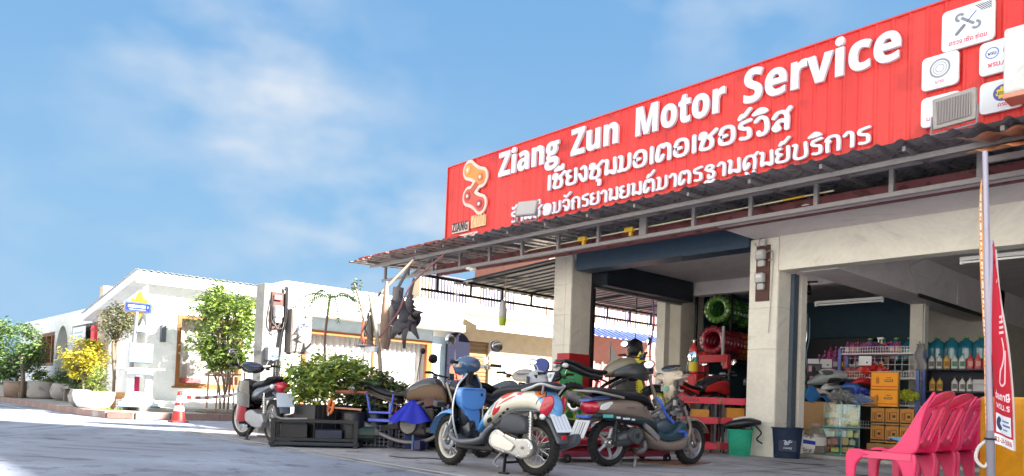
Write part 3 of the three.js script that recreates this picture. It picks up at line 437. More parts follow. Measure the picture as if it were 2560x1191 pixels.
// ---------- white corner house with the wooden window ----------
const house = thing('corner_house', 'white corner house with a large orange wooden window and shallow sloping roof', 'house');
{
  const X = -19.5;
  const s = new THREE.Shape(); s.moveTo(5.5, 0); s.lineTo(8.9, 0); s.lineTo(8.9, 3.22); s.lineTo(5.5, 3.22); s.closePath();
  const p = new THREE.Path(); p.moveTo(6.22, .73); p.lineTo(7.88, .73); p.lineTo(7.88, 2.49); p.lineTo(6.22, 2.49); p.closePath(); s.holes.push(p);
  // wall shape is drawn in (-z, y) and turned to face +x
  obj('wall', new THREE.ExtrudeGeometry(s, { depth: .22, bevelEnabled: false }).rotateY(Math.PI / 2).translate(X - .22, 0, 0), MT.houseW, house);
  const fr = new THREE.Shape(); fr.moveTo(X - 4.6, 0); fr.lineTo(X - .223, 0); fr.lineTo(X - .223, 3.18); fr.lineTo(X - 4.6, 2.55); fr.closePath();
  obj('front_wall', new THREE.ExtrudeGeometry(fr, { depth: .2, bevelEnabled: false }).translate(0, 0, -5.70), MT.houseW, house);
  obj('rear_wall', [BB(X - 4.6, X - .22, 0, 3.0, -8.9, -8.7)], MT.houseW, house);
  const sl = (3.36 - 2.66) / 4.9, roofY = x => 3.30 + (x - (X + .25)) * sl * .98;
  const rs = new THREE.Shape(); rs.moveTo(X + .25, 3.24); rs.lineTo(X + .25, 3.42); rs.lineTo(X - 5, 3.42 - 5.25 * sl); rs.lineTo(X - 5, 3.24 - 5.25 * sl); rs.closePath();
  const roof = obj('roof', new THREE.ExtrudeGeometry(rs, { depth: 3.9, bevelEnabled: false }).translate(0, 0, -9.05), MT.houseW, house);
  obj('fascia', [BB(X + .25, X + .275, 3.14, 3.36, -9.05, -5.14)], M([.74, .76, .76], .7, { map: T.plaster }), house);
  { const sh = []; for (let i = 0; i < 26; i++) { const z = -5.1 - i * .155; sh.push(patch((u, v) => [lerp(X + .3, X - 5, v), 3.435 + .012 + .009 * Math.sin(u * Math.PI * 2) - lerp(-.05, 5.25, v) * sl, z - u * .155], 8, 1)); } obj('corrugated_sheet', sh, M([.78, .80, .82], .5, { map: T.fine }), house); }
  const win = obj('window', [BB(X - .26, X + .03, .70, .79, -7.88, -6.22), BB(X - .26, X + .03, 2.40, 2.49, -7.88, -6.22), BB(X - .26, X + .031, .79, 2.40, -6.31, -6.22), BB(X - .26, X + .031, .79, 2.40, -7.88, -7.79)], MT.orangeWood, house);
  obj('sill', BB(X - .02, X + .07, .66, .70, -7.95, -6.15, .006), MT.orangeWood, win);
  obj('pane', BB(X - .2, X - .192, .79, 2.40, -7.79, -6.31), MT.glass, win);
  const cm = M([.62, .60, .60], .9, { map: T.cloth });
  obj('curtain', patch((u, v) => [X - .32 + .025 * Math.sin(u * 60) + .01 * Math.sin(u * 23 + v * 3), lerp(.72, 2.5, v), lerp(-7.95, -6.18, u)], 160, 6), cm, win);
  obj('flower_box', [BB(X - .285, X - .23, .80, .92, -6.95, -6.4, .01)], M([.55, .12, .13], .7, { map: T.fine }), win);
  const l = thing('wall_lamp', 'dark rectangular wall lamp on the white corner house', 'lamp', [X + .06, 1.98, -5.87]); obj('body', B(.11, .42, .12, 0, 0, 0, .01), M([.10, .11, .13], .5), l); obj('back_plate', B(.02, .30, .08, -.05, 0, 0), MT.steelG, l);
  const pl = thing('planter_step', 'white stepped plinth along the corner house wall', 'plinth'); obj('step', BB(-19.48, -18.7, .115, .34, -8.4, -4.9, .02), MT.houseW, pl); obj('low_edge', BB(-18.69, -17.9, .115, .20, -8.2, -5.0, .015), MT.pave, pl);
}
// ---------- shopfront house beside it ----------
{
  const X = -19.5, h = thing('shopfront_house', 'white building with a wide orange framed shopfront across the side street', 'building');
  obj('wall', [BB(X - 4, X, 2.45, 3.72, -14.6, -9.0), BB(X - .25, X, 0, 2.45, -14.75, -14.0), BB(X - .25, X, 0, 2.45, -9.56, -9.0), BB(X - 4, X - .3, 0, 2.45, -9.2, -9.0), BB(X - 4, X - 3.8, 0, 2.45, -14.6, -9.2)], MT.houseW, h);
  obj('canopy', BB(X - .2, X + .55, 2.80, 3.02, -14.9, -9.2, .01), MT.cream, h);
  obj('lintel', BB(X - .22, X + .02, 2.452, 2.80, -14.0, -9.56), M([.52, .64, .72], .8, { map: T.plaster }), h);  // pale blue carries the shade under the canopy in its colour
  obj('blue_panel', BB(X, X + .03, .0, 2.8, -14.75, -14.0), M([.50, .66, .76], .8, { map: T.plaster }), h);
  const f = obj('window_frame', [BB(X - .1, X + .04, 2.33, 2.45, -13.98, -9.57), BB(X - .1, X + .04, 0, 2.33, -9.69, -9.57), BB(X - .1, X + .04, 0, 2.33, -13.98, -13.80), BB(X - .08, X, 0, 2.33, -11.9, -11.84)], M([.40, .12, .012], .5, { map: T.wood }), h);
  obj('pane', [BB(X - .05, X - .042, .06, 2.33, -11.84, -9.69), BB(X - .05, X - .042, .06, 2.33, -13.80, -11.9)], MT.glass, f);
  obj('curtain', patch((u, v) => [X - .3 + .04 * Math.sin(u * 150) + .012 * Math.sin(u * 47), lerp(.05, 2.42, v), lerp(-13.95, -9.6, u)], 420, 4), M([.74, .73, .72], .9, { map: T.cloth }), h);
  const c = thing('standing_banner', 'dark blue round-topped board with an orange disc beside the shopfront', 'board', [-19.3, 0, -14.9]);
  const s = new THREE.Shape(); s.moveTo(-.46, .12); s.lineTo(.46, .12); s.lineTo(.46, 2.35); s.absarc(0, 2.35, .46, 0, Math.PI); s.closePath();
  obj('board', ext(s, .10, .012).rotateY(Math.PI / 2).translate(-.05, 0, 0), M([.003, .004, .022], 1, { map: T.fine }), c);
  obj('disc', new THREE.CylinderGeometry(.30, .30, .012, 32).rotateZ(Math.PI / 2).translate(.056, 1.55, .05), M([.40, .05, .02], .5), c); obj('base', B(.3, .12, .9, 0, .06, 0, .02), MT.steelG, c);
}
// ---------- balcony house ----------
function railing(parent, x, z0, z1, y0, y1, pitch, m) {
  obj('rail', [BB(x - .025, x + .025, y1, y1 + .05, z1, z0), BB(x - .02, x + .02, y0 + .02, y0 + .06, z1, z0)], m, parent);
  let i = 0; for (let z = z0 - pitch; z > z1; z -= pitch, i++) obj('baluster', BB(x - .012, x + .012, y0 + .06, y1, z - .014, z + .014), i % 12 === 7 ? m : m, parent);
}
{
  const X = -19.5, h = thing('balcony_house', 'cream two storey house with white balcony railing and brown roller shutter', 'house'), wr = M([.80, .79, .78], .5);
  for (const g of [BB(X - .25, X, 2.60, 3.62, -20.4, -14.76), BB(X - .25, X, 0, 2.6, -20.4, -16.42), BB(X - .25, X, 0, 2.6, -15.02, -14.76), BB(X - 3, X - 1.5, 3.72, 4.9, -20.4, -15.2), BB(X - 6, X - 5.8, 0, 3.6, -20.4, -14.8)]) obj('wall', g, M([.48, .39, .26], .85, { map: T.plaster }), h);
  obj('balcony_slab', BB(X - 2.5, X + .12, 3.50, 3.72, -20.4, -13.2, .01), MT.houseW, h);
  obj('fascia_panel', BB(X + .001, X + .06, 2.62, 3.50, -15.2, -14.0), MT.houseW, h);
  const sh = obj('roller_shutter', BB(X - .16, X - .12, 0, 2.6, -16.42, -15.02), M([.30, .19, .08], .6, { map: T.fine }), h);
  for (let k = 0; k < 20; k++) obj('shutter_slat', BB(X - .12, X - .095, .02 + k * .129, .12 + k * .129, -16.41, -15.03, .01), M([.20, .11, .04], .5, { map: T.fine }), sh);
  railing(h, X + .06, -13.3, -20.3, 3.72, 4.45, .125, wr);
  for (const z of [-15.5, -18.0]) obj('rail_post', BB(X + .03, X + .09, 3.72, 4.52, z - .035, z + .035), wr, h);
  const aw = obj('shop_awning', [beam([X + .5, 3.10, -17.4], [X, 3.36, -17.4], 4.5, .03)].map(() => patch((u, v) => [lerp(X + .75, X, v), lerp(3.04, 3.34, v) + .012 * Math.sin(u * 180), lerp(-15.2, -20.2, u)], 240, 2)), M([.78, .79, .80], .5), h);
  obj('valance', [BB(X + .74, X + .76, 2.93, 3.05, -20.2, -15.2)], M([.80, .80, .80], .6), h); obj('awning_bar', BB(X + .72, X + .765, 3.05, 3.10, -20.2, -15.2), M([.10, .09, .16], .5), h);
  for (let k = 0; k < 9; k++) obj('door_panel', BB(X - 1.5, X - 1.44, 3.73, 4.88, -15.4 - k * .56, -14.86 - k * .56), k === 3 || k === 7 ? M([.50, .33, .22], .7, { map: T.cloth }) : k === 8 ? M([.62, .64, .55], .8) : M([.022, .010, .045], .6, { map: T.cloth }), h);
  for (const [z, y] of [[-16.1, 1.95], [-18.9, 1.8]]) { const l = thing('globe_lamp', z > -17 ? 'white globe lamp beside the brown roller shutter' : 'white globe lamp on the cream wall behind the parked bikes', 'lamp', [X + .16, y, z]); obj('globe', sph(.10, 0, 0, 0, 1, 1.25, 1), M([.85, .84, .80], .4), l); obj('arm', bar([-.16, .14, 0], [0, .13, 0], .02), MT.wall, l); }
  const pb = thing('pink_house', 'pink house with white balcony and blue striped awning further down the side street', 'house');
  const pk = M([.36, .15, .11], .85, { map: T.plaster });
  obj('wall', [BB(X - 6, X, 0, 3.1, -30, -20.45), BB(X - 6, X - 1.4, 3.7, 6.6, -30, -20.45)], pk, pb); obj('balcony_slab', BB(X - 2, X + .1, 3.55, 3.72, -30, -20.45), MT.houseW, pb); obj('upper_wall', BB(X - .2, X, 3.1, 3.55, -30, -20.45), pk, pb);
  railing(pb, X + .05, -20.8, -27.5, 3.72, 4.5, .16, wr);
  for (let k = 0; k < 9; k++) obj('laundry', BB(X - .5, X - .47, 3.85, 4.5 + (k % 3) * .1, -21 - k * .7, -20.6 - k * .7), M([[.6, .12, .14], [.08, .05, .14], [.6, .34, .2], [.10, .09, .16]][k % 4], .9, { map: T.cloth }), pb);
  obj('striped_awning', patch((u, v) => [lerp(X + 1.1, X, v), lerp(3.15, 3.62, v), lerp(-20.6, -25.2, u)], 2, 2), M([.75, .77, .80], .5), pb);
  for (let k = 0; k < 13; k++) obj('awning_rib', beam([X + 1.12, 3.17, -20.75 - k * .35], [X + .02, 3.65, -20.75 - k * .35], .16, .03), M([.025, .06, .26], .5), pb);
  obj('gate', [BB(X + .02, X + .06, .3, 2.2, -27, -21)], M([.40, .12, .12], .7, { map: T.fine }), pb); for (let k = 0; k < 12; k++) obj('gate_bar', BB(X + .06, X + .09, .2, 2.3, -21.2 - k * .48, -21.12 - k * .48), M([.45, .2, .18], .6), pb);
  const sail = thing('canvas_sail', 'white canvas sheet slanting down behind the first column', 'sheet', [-14.2, 0, -16.5]);
  obj('sheet', patch((u, v) => [u * 1.4 * v * .2, .3 + (1 - u) * 2.1 * v * (1 - .35 * u) + .0, -u * 2.4], 18, 8), M([.80, .79, .76], .8), sail); obj('pole', bar([0, 0, 0], [0, 2.5, 0], .02), MT.steelG, sail);
}
// ---------- low white building with the arch ----------
{
  const b = thing('arched_building', 'low white building with an arched doorway and wooden window far left', 'building'), Z = -5.7;
  const s = new THREE.Shape(); s.moveTo(-38, 0); s.lineTo(-24.0, 0); s.lineTo(-24.0, 3.02); s.lineTo(-38, 3.12); s.closePath();
  const rect = (a, c, d, e) => { const p = new THREE.Path(); p.moveTo(a, d); p.lineTo(c, d); p.lineTo(c, e); p.lineTo(a, e); p.closePath(); s.holes.push(p); };
  rect(-34.3, -31.05, 1.26, 2.5); rect(-28.4, -24.6, .02, 2.55);
  const p = new THREE.Path(); p.moveTo(-30.75, .02); p.lineTo(-28.95, .02); p.lineTo(-28.95, 1.75); p.absarc(-29.85, 1.75, .9, 0, Math.PI); p.closePath(); s.holes.push(p);
  obj('wall', new THREE.ExtrudeGeometry(s, { depth: .32, bevelEnabled: false, curveSegments: 20 }).translate(0, 0, Z - .32), MT.houseW, b);
  obj('roof_slab', BB(-38, -24.0, 3.02, 3.14, -9, Z - .33), MT.houseW, b);
  obj('inner_wall', [BB(-38, -24, 0, 3.02, -8.6, -8.4), BB(-38, -37.8, 0, 3.02, -8.4, Z - .33), BB(-24.2, -24, 0, 3.02, -8.4, Z - .33)], MT.houseW, b);
  const w = obj('window_frame', [BB(-34.3, -31.05, 2.40, 2.5, Z - .26, Z - .1), BB(-34.3, -31.05, 1.26, 1.38, Z - .26, Z - .02), BB(-34.3, -34.1, 1.38, 2.4, Z - .26, Z - .1), BB(-31.25, -31.05, 1.38, 2.4, Z - .26, Z - .1), BB(-33.2, -33.05, 1.38, 2.4, Z - .26, Z - .1), BB(-32.2, -32.05, 1.38, 2.4, Z - .26, Z - .1)], MT.orangeWood, b);
  obj('pane', BB(-34.1, -31.25, 1.38, 2.4, Z - .2, Z - .19), MT.glass, w);
  obj('notice', BB(-32.0, -31.3, 1.9, 2.3, Z - .17, Z - .16), M([.70, .12, .13], .6, { map: T.fine }), w);
  const nb = thing('hanging_board', 'white notice board hanging in the opening beside the arch', 'notice board', [-26.4, 1.95, -5.5]); obj('board', B(1.5, .55, .04, 0, .2, 0, .01), M([.78, .80, .82], .5), nb); obj('text_row', [B(1.1, .05, .01, 0, .30, .024), B(.9, .05, .01, 0, .18, .024)], M([.30, .45, .60], .6), nb); obj('stripe', [B(1.2, .16, .045, 0, -.22, 0)], M([.12, .12, .14], .6), nb);
  const bp = thing('gate_pillar', 'tall square beige pillar beside the white corner house', 'pillar', [-23.1, .1, -5.5]); obj('shaft', B(.40, 3.3, .40, 0, 1.65, 0, .02), M([.66, .56, .42], .85, { map: T.patchy }), bp); obj('plinth', B(.44, .5, .44, 0, .25, 0, .02), M([.50, .42, .32], .85, { map: T.patchy }), bp);
  for (const [dy, r] of [[2.05, .16]]) obj('coiled_cable', new THREE.TorusGeometry(r, .018, 8, 24).rotateY(.6).translate(.25, dy + .3, .1), MT.steelG, bp);
  const rb = thing('red_box', 'small red letter box fixed to the beige pillar', 'box', [-23.55, 2.0, -5.42]); obj('box', B(.34, .46, .2, 0, .1, .1, .03), M([.70, .03, .06], .45), rb); obj('flap', B(.26, .05, .02, 0, .2, .21), M([.5, .02, .04], .45), rb);
}
// ---------- foliage ----------
const leafMat = (c, r = .75) => M(c, r, { vertexColors: true, transmission: .3, thickness: 0, side: THREE.DoubleSide });
const LEAF = leafMat([1, 1, 1]);
// leaves: each a bent kite of four triangles, gathered in clumps
function leaves(n, place, len, wid, palette, droop = .2) {
  const pos = [], col = [], q = new THREE.Quaternion(), e = new THREE.Euler(), v = V(0, 0, 0);
  for (let i = 0; i < n; i++) {
    const p = place(i), L = len * rr(.65, 1.25), w = wid * rr(.7, 1.2) / 2, c = palette[Math.floor(rnd() * palette.length)], k = rr(.75, 1.25);
    e.set(rr(-.9, .9) + .3, rr(0, 6.283), rr(-.7, .7)); q.setFromEuler(e);
    const pt = (x, y, z) => { v.set(x, y, z).applyQuaternion(q); return [p[0] + v.x, p[1] + v.y, p[2] + v.z]; };
    const a = pt(0, 0, 0), b = pt(-w, L * .04, L * .45), d = pt(w, L * .04, L * .45), m = pt(0, -L * .02, L * .5), t = pt(0, -L * droop, L);
    pos.push(...a, ...m, ...b, ...a, ...d, ...m, ...b, ...m, ...t, ...m, ...d, ...t);
    for (let j = 0; j < 12; j++) col.push(c[0] * k, c[1] * k, c[2] * k);
  }
  const g = new THREE.BufferGeometry(); g.setAttribute('position', new THREE.Float32BufferAttribute(pos, 3)); g.setAttribute('color', new THREE.Float32BufferAttribute(col, 3)); g.setAttribute('uv', new THREE.BufferAttribute(new Float32Array(pos.length / 3 * 2), 2)); g.computeVertexNormals(); return g;
}
function clumps(n, [cx, cy, cz], [rx, ry, rz], spread, bias = .55) {
  const cs = []; for (let i = 0; i < n; i++) { let x, y, z; do { x = rr(-1, 1); y = rr(-1, 1); z = rr(-1, 1); } while (x * x + y * y + z * z > 1); const r = Math.hypot(x, y, z), k = lerp(1, 1 / Math.max(r, .2), bias * rnd()); cs.push([cx + x * rx * k, cy + y * ry * k, cz + z * rz * k, rr(.55, 1.25)]); }
  return { cs, place: () => { const c = cs[Math.floor(rnd() * cs.length)], s = spread * c[3]; return [c[0] + (rnd() + rnd() - 1) * s, c[1] + (rnd() + rnd() - 1) * s * .8, c[2] + (rnd() + rnd() - 1) * s]; } };
}
const BARK = M([.20, .15, .11], .9, { map: T.patchy }), SOIL = M([.09, .065, .045], 1, { map: T.patchy });
function treeThing(name, label, cat, base, o) {
  const t = thing(name, label, cat, base), cl = clumps(o.n ?? 40, o.c, o.r, o.spread);
  const trunks = o.trunks ?? [[[0, 0, 0], [.03, o.c[1] * .5, .02], [0, o.c[1], 0]]];
  trunks.forEach(p => obj('trunk', tube(p, o.tr ?? .025, 14, 7), BARK, t));
  obj('branch', cl.cs.slice(0, o.twigs ?? 18).map(c => bar([0 + c[0] * .15, Math.max(.1, o.c[1] - o.r[1] * .7), c[2] * .15], c.slice(0, 3), .012, .004, 5)), BARK, t).userData.kind = 'stuff';
  stuff(obj('crown', leaves(o.leaves, cl.place, o.len, o.wid, o.pal), LEAF, t)); return t;
}
const PG = [[.10, .19, .012], [.15, .25, .014], [.20, .29, .016], [.08, .15, .012], [.24, .31, .02]], PD = [[.03, .085, .014], [.045, .115, .018], [.07, .15, .02], [.025, .06, .012]], PY = [[.60, .50, .01], [.66, .56, .015], [.48, .45, .015], [.52, .40, .01], [.34, .36, .02]], PO = [[.12, .14, .05], [.17, .19, .07], [.09, .10, .04], [.20, .15, .06]];
treeThing('bushy_tree', 'large dark green bushy tree at the far left end of the pavement', 'tree', [-28.9, .11, -4.5], { c: [-.9, 1.55, .25], r: [1.75, .95, .9], n: 90, spread: .42, leaves: 7000, len: .15, wid: .075, pal: [...PD, PG[0], PG[1]], tr: .05, trunks: [[[0, 0, 0], [-.1, .7, 0], [-.4, 1.5, .1]], [[.1, 0, .05], [.4, .7, .1], [.5, 1.4, .2]], [[-.1, 0, .05], [-.7, .6, .1], [-1.3, 1.3, .2]]] });
treeThing('flowering_shrub', 'yellow leaved small tree in a pot in front of the arched building', 'tree', [-20.45, .11, -4.42], { c: [.06, 1.16, 0], r: [.40, .48, .46], n: 46, spread: .22, leaves: 3600, len: .10, wid: .05, pal: PY, tr: .03 });
treeThing('green_shrub', 'dark green rounded shrub left of the yellow tree', 'shrub', [-24.2, .5, -5.0], { c: [0, .32, 0], r: [.62, .26, .4], n: 30, spread: .2, leaves: 1800, len: .10, wid: .06, pal: PD, tr: .02 });
treeThing('slender_tree', 'thin olive leaved tree behind the white shrine', 'tree', [-19.9, .11, -4.95], { c: [0, 2.0, 0], r: [.34, .55, .36], n: 34, spread: .22, leaves: 2300, len: .10, wid: .045, pal: PO, tr: .035, trunks: [[[0, 0, 0], [.05, .6, .02], [-.04, 1.2, 0], [0, 1.9, 0]], [[.02, .7, 0], [.12, 1.2, .08], [.1, 1.7, .1]]] });
{
  const t = treeThing('garden_tree', 'bright green leafy tree in front of the wooden window', 'tree', [-18.0, .115, -6.9], { c: [.0, 2.02, .06], r: [.85, .98, .80], n: 95, spread: .30, leaves: 6500, len: .15, wid: .07, pal: [...PG, [.17, .26, .03], [.21, .29, .04]], tr: .028, twigs: 40, trunks: [[[0, 0, 0], [.03, .6, .03], [.1, 1.3, .2], [.25, 1.9, .3]], [[.08, 0, -.06], [.05, .7, -.1], [0, 1.5, -.2], [-.1, 2.1, -.4]], [[-.08, 0, .05], [-.12, .6, .1], [-.3, 1.2, .3], [-.5, 1.7, .5]], [[.02, .3, 0], [.05, .9, -.05], [.1, 1.6, 0], [.2, 2.3, .1]]] });
  const g = thing('tree_guard', 'reddish timber stakes and crossbars round the bright green tree', 'tree stake', [-18.0, .115, -6.9]), m = M([.42, .24, .17], .8, { map: T.wood });
  for (const [x, z, w] of [[-.3, .32, .05], [.32, .30, -.04], [.34, -.36, .02], [-.3, -.34, .03]]) obj('stake', bar([x + w, 0, z], [x, .98, z * .9], .022, .02, 7), m, g);
  for (const [a, b] of [[[-.42, .92, .32], [.42, .94, .30]], [[.36, .90, .40], [.36, .92, -.42]], [[-.34, .88, .40], [-.32, .88, -.42]]]) obj('crossbar', bar(a, b, .02, .018, 7), m, g);
  obj('rope', new THREE.TorusGeometry(.10, .02, 6, 14).rotateX(Math.PI / 2).translate(0, .92, 0), m, g);
  const sb = thing('soil_bed', 'strip of bare soil under the bright green tree'); sb.userData = { kind: 'structure' }; obj('soil', BB(-18.7, -17.2, .11, .135, -8.0, -6.2, .01), SOIL, sb);
}
// ---------- pots and benches ----------
{
  const pot = (name, label, x, z, prof, m, y = .113) => { const t = thing(name, label, 'plant pot', [x, y, z]); obj('pot', lathe(prof, 28), m, t); obj('soil', cyl(prof[prof.length - 3][0] * .93, prof[prof.length - 3][0] * .93, .02, 0, prof[prof.length - 2][1] - .06, 0), SOIL, t); return t; };
  const stone = M([.40, .38, .36], .85, { map: T.concrete }), whiteC = M([.78, .78, .77], .35, { map: T.fine }), brown = M([.30, .22, .17], .85, { map: T.patchy });
  pot('bowl_planter', 'large white bowl planter on the pavement corner', -18.62, -4.24, [[.01, 0], [.22, 0], [.33, .07], [.40, .2], [.42, .36], [.415, .40], [.39, .40], [.37, .34]], whiteC);
  const bp = thing('planter_plant', 'young yellow green plant in the white bowl planter', 'plant', [-18.62, .46, -4.24]); const cl = clumps(16, [0, .30, 0], [.24, .30, .24], .16); stuff(obj('foliage', leaves(700, cl.place, .10, .035, [...PG, [.50, .50, .15]]), LEAF, bp)); obj('stem', [0, 1, 2, 3].map(i => bar([rr(-.05, .05), 0, rr(-.05, .05)], [rr(-.18, .18), .4, rr(-.18, .18)], .008)), M([.20, .25, .06], .8), bp);
  pot('stone_pot', 'tall grey cylindrical stone pot under the wooden window', -28.6, -4.95, [[.01, 0], [.36, 0], [.40, .1], [.40, .56], [.36, .58], [.34, .5]], stone);
  pot('stone_pot', 'round grey pot at the foot of the arch', -26.6, -5.2, [[.01, 0], [.2, 0], [.34, .14], [.38, .3], [.30, .52], [.26, .54], [.24, .48]], stone);
  pot('stone_pot', 'round pale pot that holds the yellow tree', -20.45, -4.42, [[.01, 0], [.18, 0], [.30, .12], [.33, .26], [.27, .42], [.24, .42], [.22, .36]], stone);
  pot('clay_pot', 'square-shouldered brown pot under the bushy tree', -29.6, -4.5, [[.01, 0], [.42, 0], [.46, .5], [.5, .54], [.46, .56], [.42, .5]], brown);
  for (const [x, z, l] of [[-28.5, -4.98, 'small leafy plant in the tall cylindrical pot'], [-26.6, -5.22, 'round bushy plant in the pot by the arch']]) { const t = thing('pot_plant', l, 'plant', [x, .62, z]), c = clumps(14, [0, .18, 0], [.34, .2, .3], .18); stuff(obj('foliage', leaves(700, c.place, .11, .07, PD.concat(PG)), LEAF, t)); obj('stem', bar([0, -.05, 0], [0, .2, 0], .012), BARK, t); }
  const bench = (x, z, l) => { const t = thing('stone_bench', l, 'bench', [x, .113, z]); obj('seat', B(1.5, .08, .42, 0, .42, 0, .01), stone, t); for (const s of [-.62, .62]) obj('leg', B(.12, .38, .38, s, .19, 0, .008), M([.26, .24, .22], .85, { map: T.concrete }), t); };
  bench(-30.0, -4.75, 'grey stone bench beside the tall cylindrical pot'); bench(-25.2, -5.25, 'grey stone bench between the two round pots');
  const sp = thing('trough_planter', 'white trough of upright sword-like leaves at the left edge', 'planter', [-31.2, .113, -4.2]); obj('trough', B(1.6, .42, .5, 0, .21, 0, .02), whiteC, sp);
  for (let i = 0; i < 46; i++) { const x = rr(-.7, .7), z = rr(-.16, .16), h = rr(.4, .75), a = rr(-.15, .15), b = rr(-.12, .12); obj('blade', patch((u, v) => [x + (v - .5) * .06 * (1 - u * u) + a * u, .38 + u * h, z + b * u + (v - .5) * (v - .5) * .04], 4, 2), i % 3 ? M([.12, .24, .04], .6) : M([.22, .33, .06], .6), sp); }
  const br = thing('clay_tiles', 'small stack of orange clay blocks beside the beige pillar', 'blocks', [-19.75, .115, -4.95], .5); for (let k = 0; k < 3; k++) for (let j = 0; j < 2; j++) obj('block', B(.40, .125, .17, (j - .5) * .41 + (k % 2) * .02, .065 + k * .13, 0, .012), M([.58, .26 + k * .02, .13], .85, { map: T.patchy }), br);
  const gr = thing('pavement_grass', null, null, [0, 0, 0]); gr.userData.kind = 'stuff'; const ga = []; for (let i = 0; i < 420; i++) ga.push([lerp(-19.4, -17.9, rnd()), .115, -4.25 - rnd() * .45]); obj('blades', leaves(420, i => ga[i], .08, .02, [[.30, .38, .07], [.22, .3, .05]], -.5), LEAF, gr).userData.kind = 'stuff';
}
// ---------- shrine ----------
{
  const t = thing('spirit_house', 'white stone shrine with two curved roofs and open pillared base', 'shrine', [-18.4, .2, -5.1], -.25), w = M([.58, .62, .65], .6, { map: T.plaster }), bl = M([.20, .30, .40], .55, { map: T.patchy });  // grey-blue of stone and roofs holds shade in the colour
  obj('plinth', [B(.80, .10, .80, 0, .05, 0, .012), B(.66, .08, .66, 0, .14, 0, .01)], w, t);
  const s = new THREE.Shape(); s.moveTo(-.30, 0); s.lineTo(.30, 0); s.lineTo(.235, .14); s.lineTo(.24, .55); s.lineTo(.31, .66); s.lineTo(-.31, .66); s.lineTo(-.24, .55); s.lineTo(-.235, .14); s.closePath();
  const p = new THREE.Path(); p.moveTo(-.12, .14); p.lineTo(.12, .14); p.lineTo(.12, .52); p.lineTo(-.12, .52); p.closePath(); s.holes.push(p);
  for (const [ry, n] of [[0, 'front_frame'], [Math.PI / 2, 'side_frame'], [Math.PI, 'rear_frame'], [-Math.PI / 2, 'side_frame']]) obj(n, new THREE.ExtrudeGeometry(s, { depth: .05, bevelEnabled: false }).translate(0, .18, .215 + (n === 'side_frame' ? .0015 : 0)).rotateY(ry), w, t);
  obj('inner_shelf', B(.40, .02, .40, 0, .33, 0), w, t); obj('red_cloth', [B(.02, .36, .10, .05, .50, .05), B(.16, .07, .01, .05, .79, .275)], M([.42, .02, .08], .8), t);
  const roof = (y, r0, r1, h, m, n) => obj(n, lathe([[r0 * 1.42, 0], [r0 * 1.45, .02], [r0 * 1.12, .05], [lerp(r0, r1, .5) * 1.18, h * .45], [r1 * 1.35, h], [.001, h]], 4).rotateY(Math.PI / 4), m, t);
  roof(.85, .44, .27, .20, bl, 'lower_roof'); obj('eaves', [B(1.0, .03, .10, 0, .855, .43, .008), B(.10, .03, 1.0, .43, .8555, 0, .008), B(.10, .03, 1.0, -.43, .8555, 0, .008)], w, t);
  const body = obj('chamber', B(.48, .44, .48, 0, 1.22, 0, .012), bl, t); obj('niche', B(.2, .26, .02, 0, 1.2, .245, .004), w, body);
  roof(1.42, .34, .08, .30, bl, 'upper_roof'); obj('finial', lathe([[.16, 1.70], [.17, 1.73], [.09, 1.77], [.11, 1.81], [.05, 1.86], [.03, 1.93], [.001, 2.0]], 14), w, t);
}
// ---------- street name sign ----------
{
  const t = thing('street_sign', 'blue street name sign with golden ornament on a grey post', 'street sign', [-18.42, .115, -4.88], Math.PI / 2 - .72), gold = M([.50, .28, .03], .4, { metalness: .25 });
  obj('post', bar([0, 0, 0], [.10, 2.24, 0], .045, .042, 14), M([.19, .19, .22], .5, { map: T.fine }), t);
  const g = new THREE.Group(); g.name = 'name_board'; g.position.set(.12, 2.34, 0); g.rotation.z = -.06; t.add(g);
  const bs = spline([[-.30, .09], [-.2, .12], [-.16, .2], [-.10, .18], [-.06, .28], [0, .36], [.06, .28], [.10, .18], [.16, .2], [.2, .12], [.30, .09], [.33, 0], [.28, -.12], [.12, -.14], [.06, -.22], [0, -.34], [-.06, -.22], [-.12, -.14], [-.28, -.12], [-.33, 0]], 80);
  obj('ornament', ext(bs, .03, .006).translate(0, 0, -.035), gold, g);
  const tx = canvasTex(512, 160, (c, w, h) => { c.fillStyle = '#173a9e'; c.fillRect(0, 0, w, h); c.strokeStyle = '#9fb6ee'; c.lineWidth = 4; c.strokeRect(6, 6, w - 12, h - 12); thaiOn(c, 'ซอยชนนาร ซอย', 60, 88, 350, 46, 11, '#fff'); c.fillStyle = '#fff'; c.font = 'bold 56px sans-serif'; c.fillText('1', 440, 90); c.fillStyle = '#dfe6fa'; for (let i = 0; i < 12; i++) c.fillRect(90 + i * 28, 118, 20, 14); });
  obj('board', B(.60, .21, .025, 0, 0, 0, .01), M([.02, .06, .40], .4), g); obj('lettering', new THREE.PlaneGeometry(.58, .19).translate(0, 0, .0145), M([1, 1, 1], .4, { map: tx, box: false }), g);
}
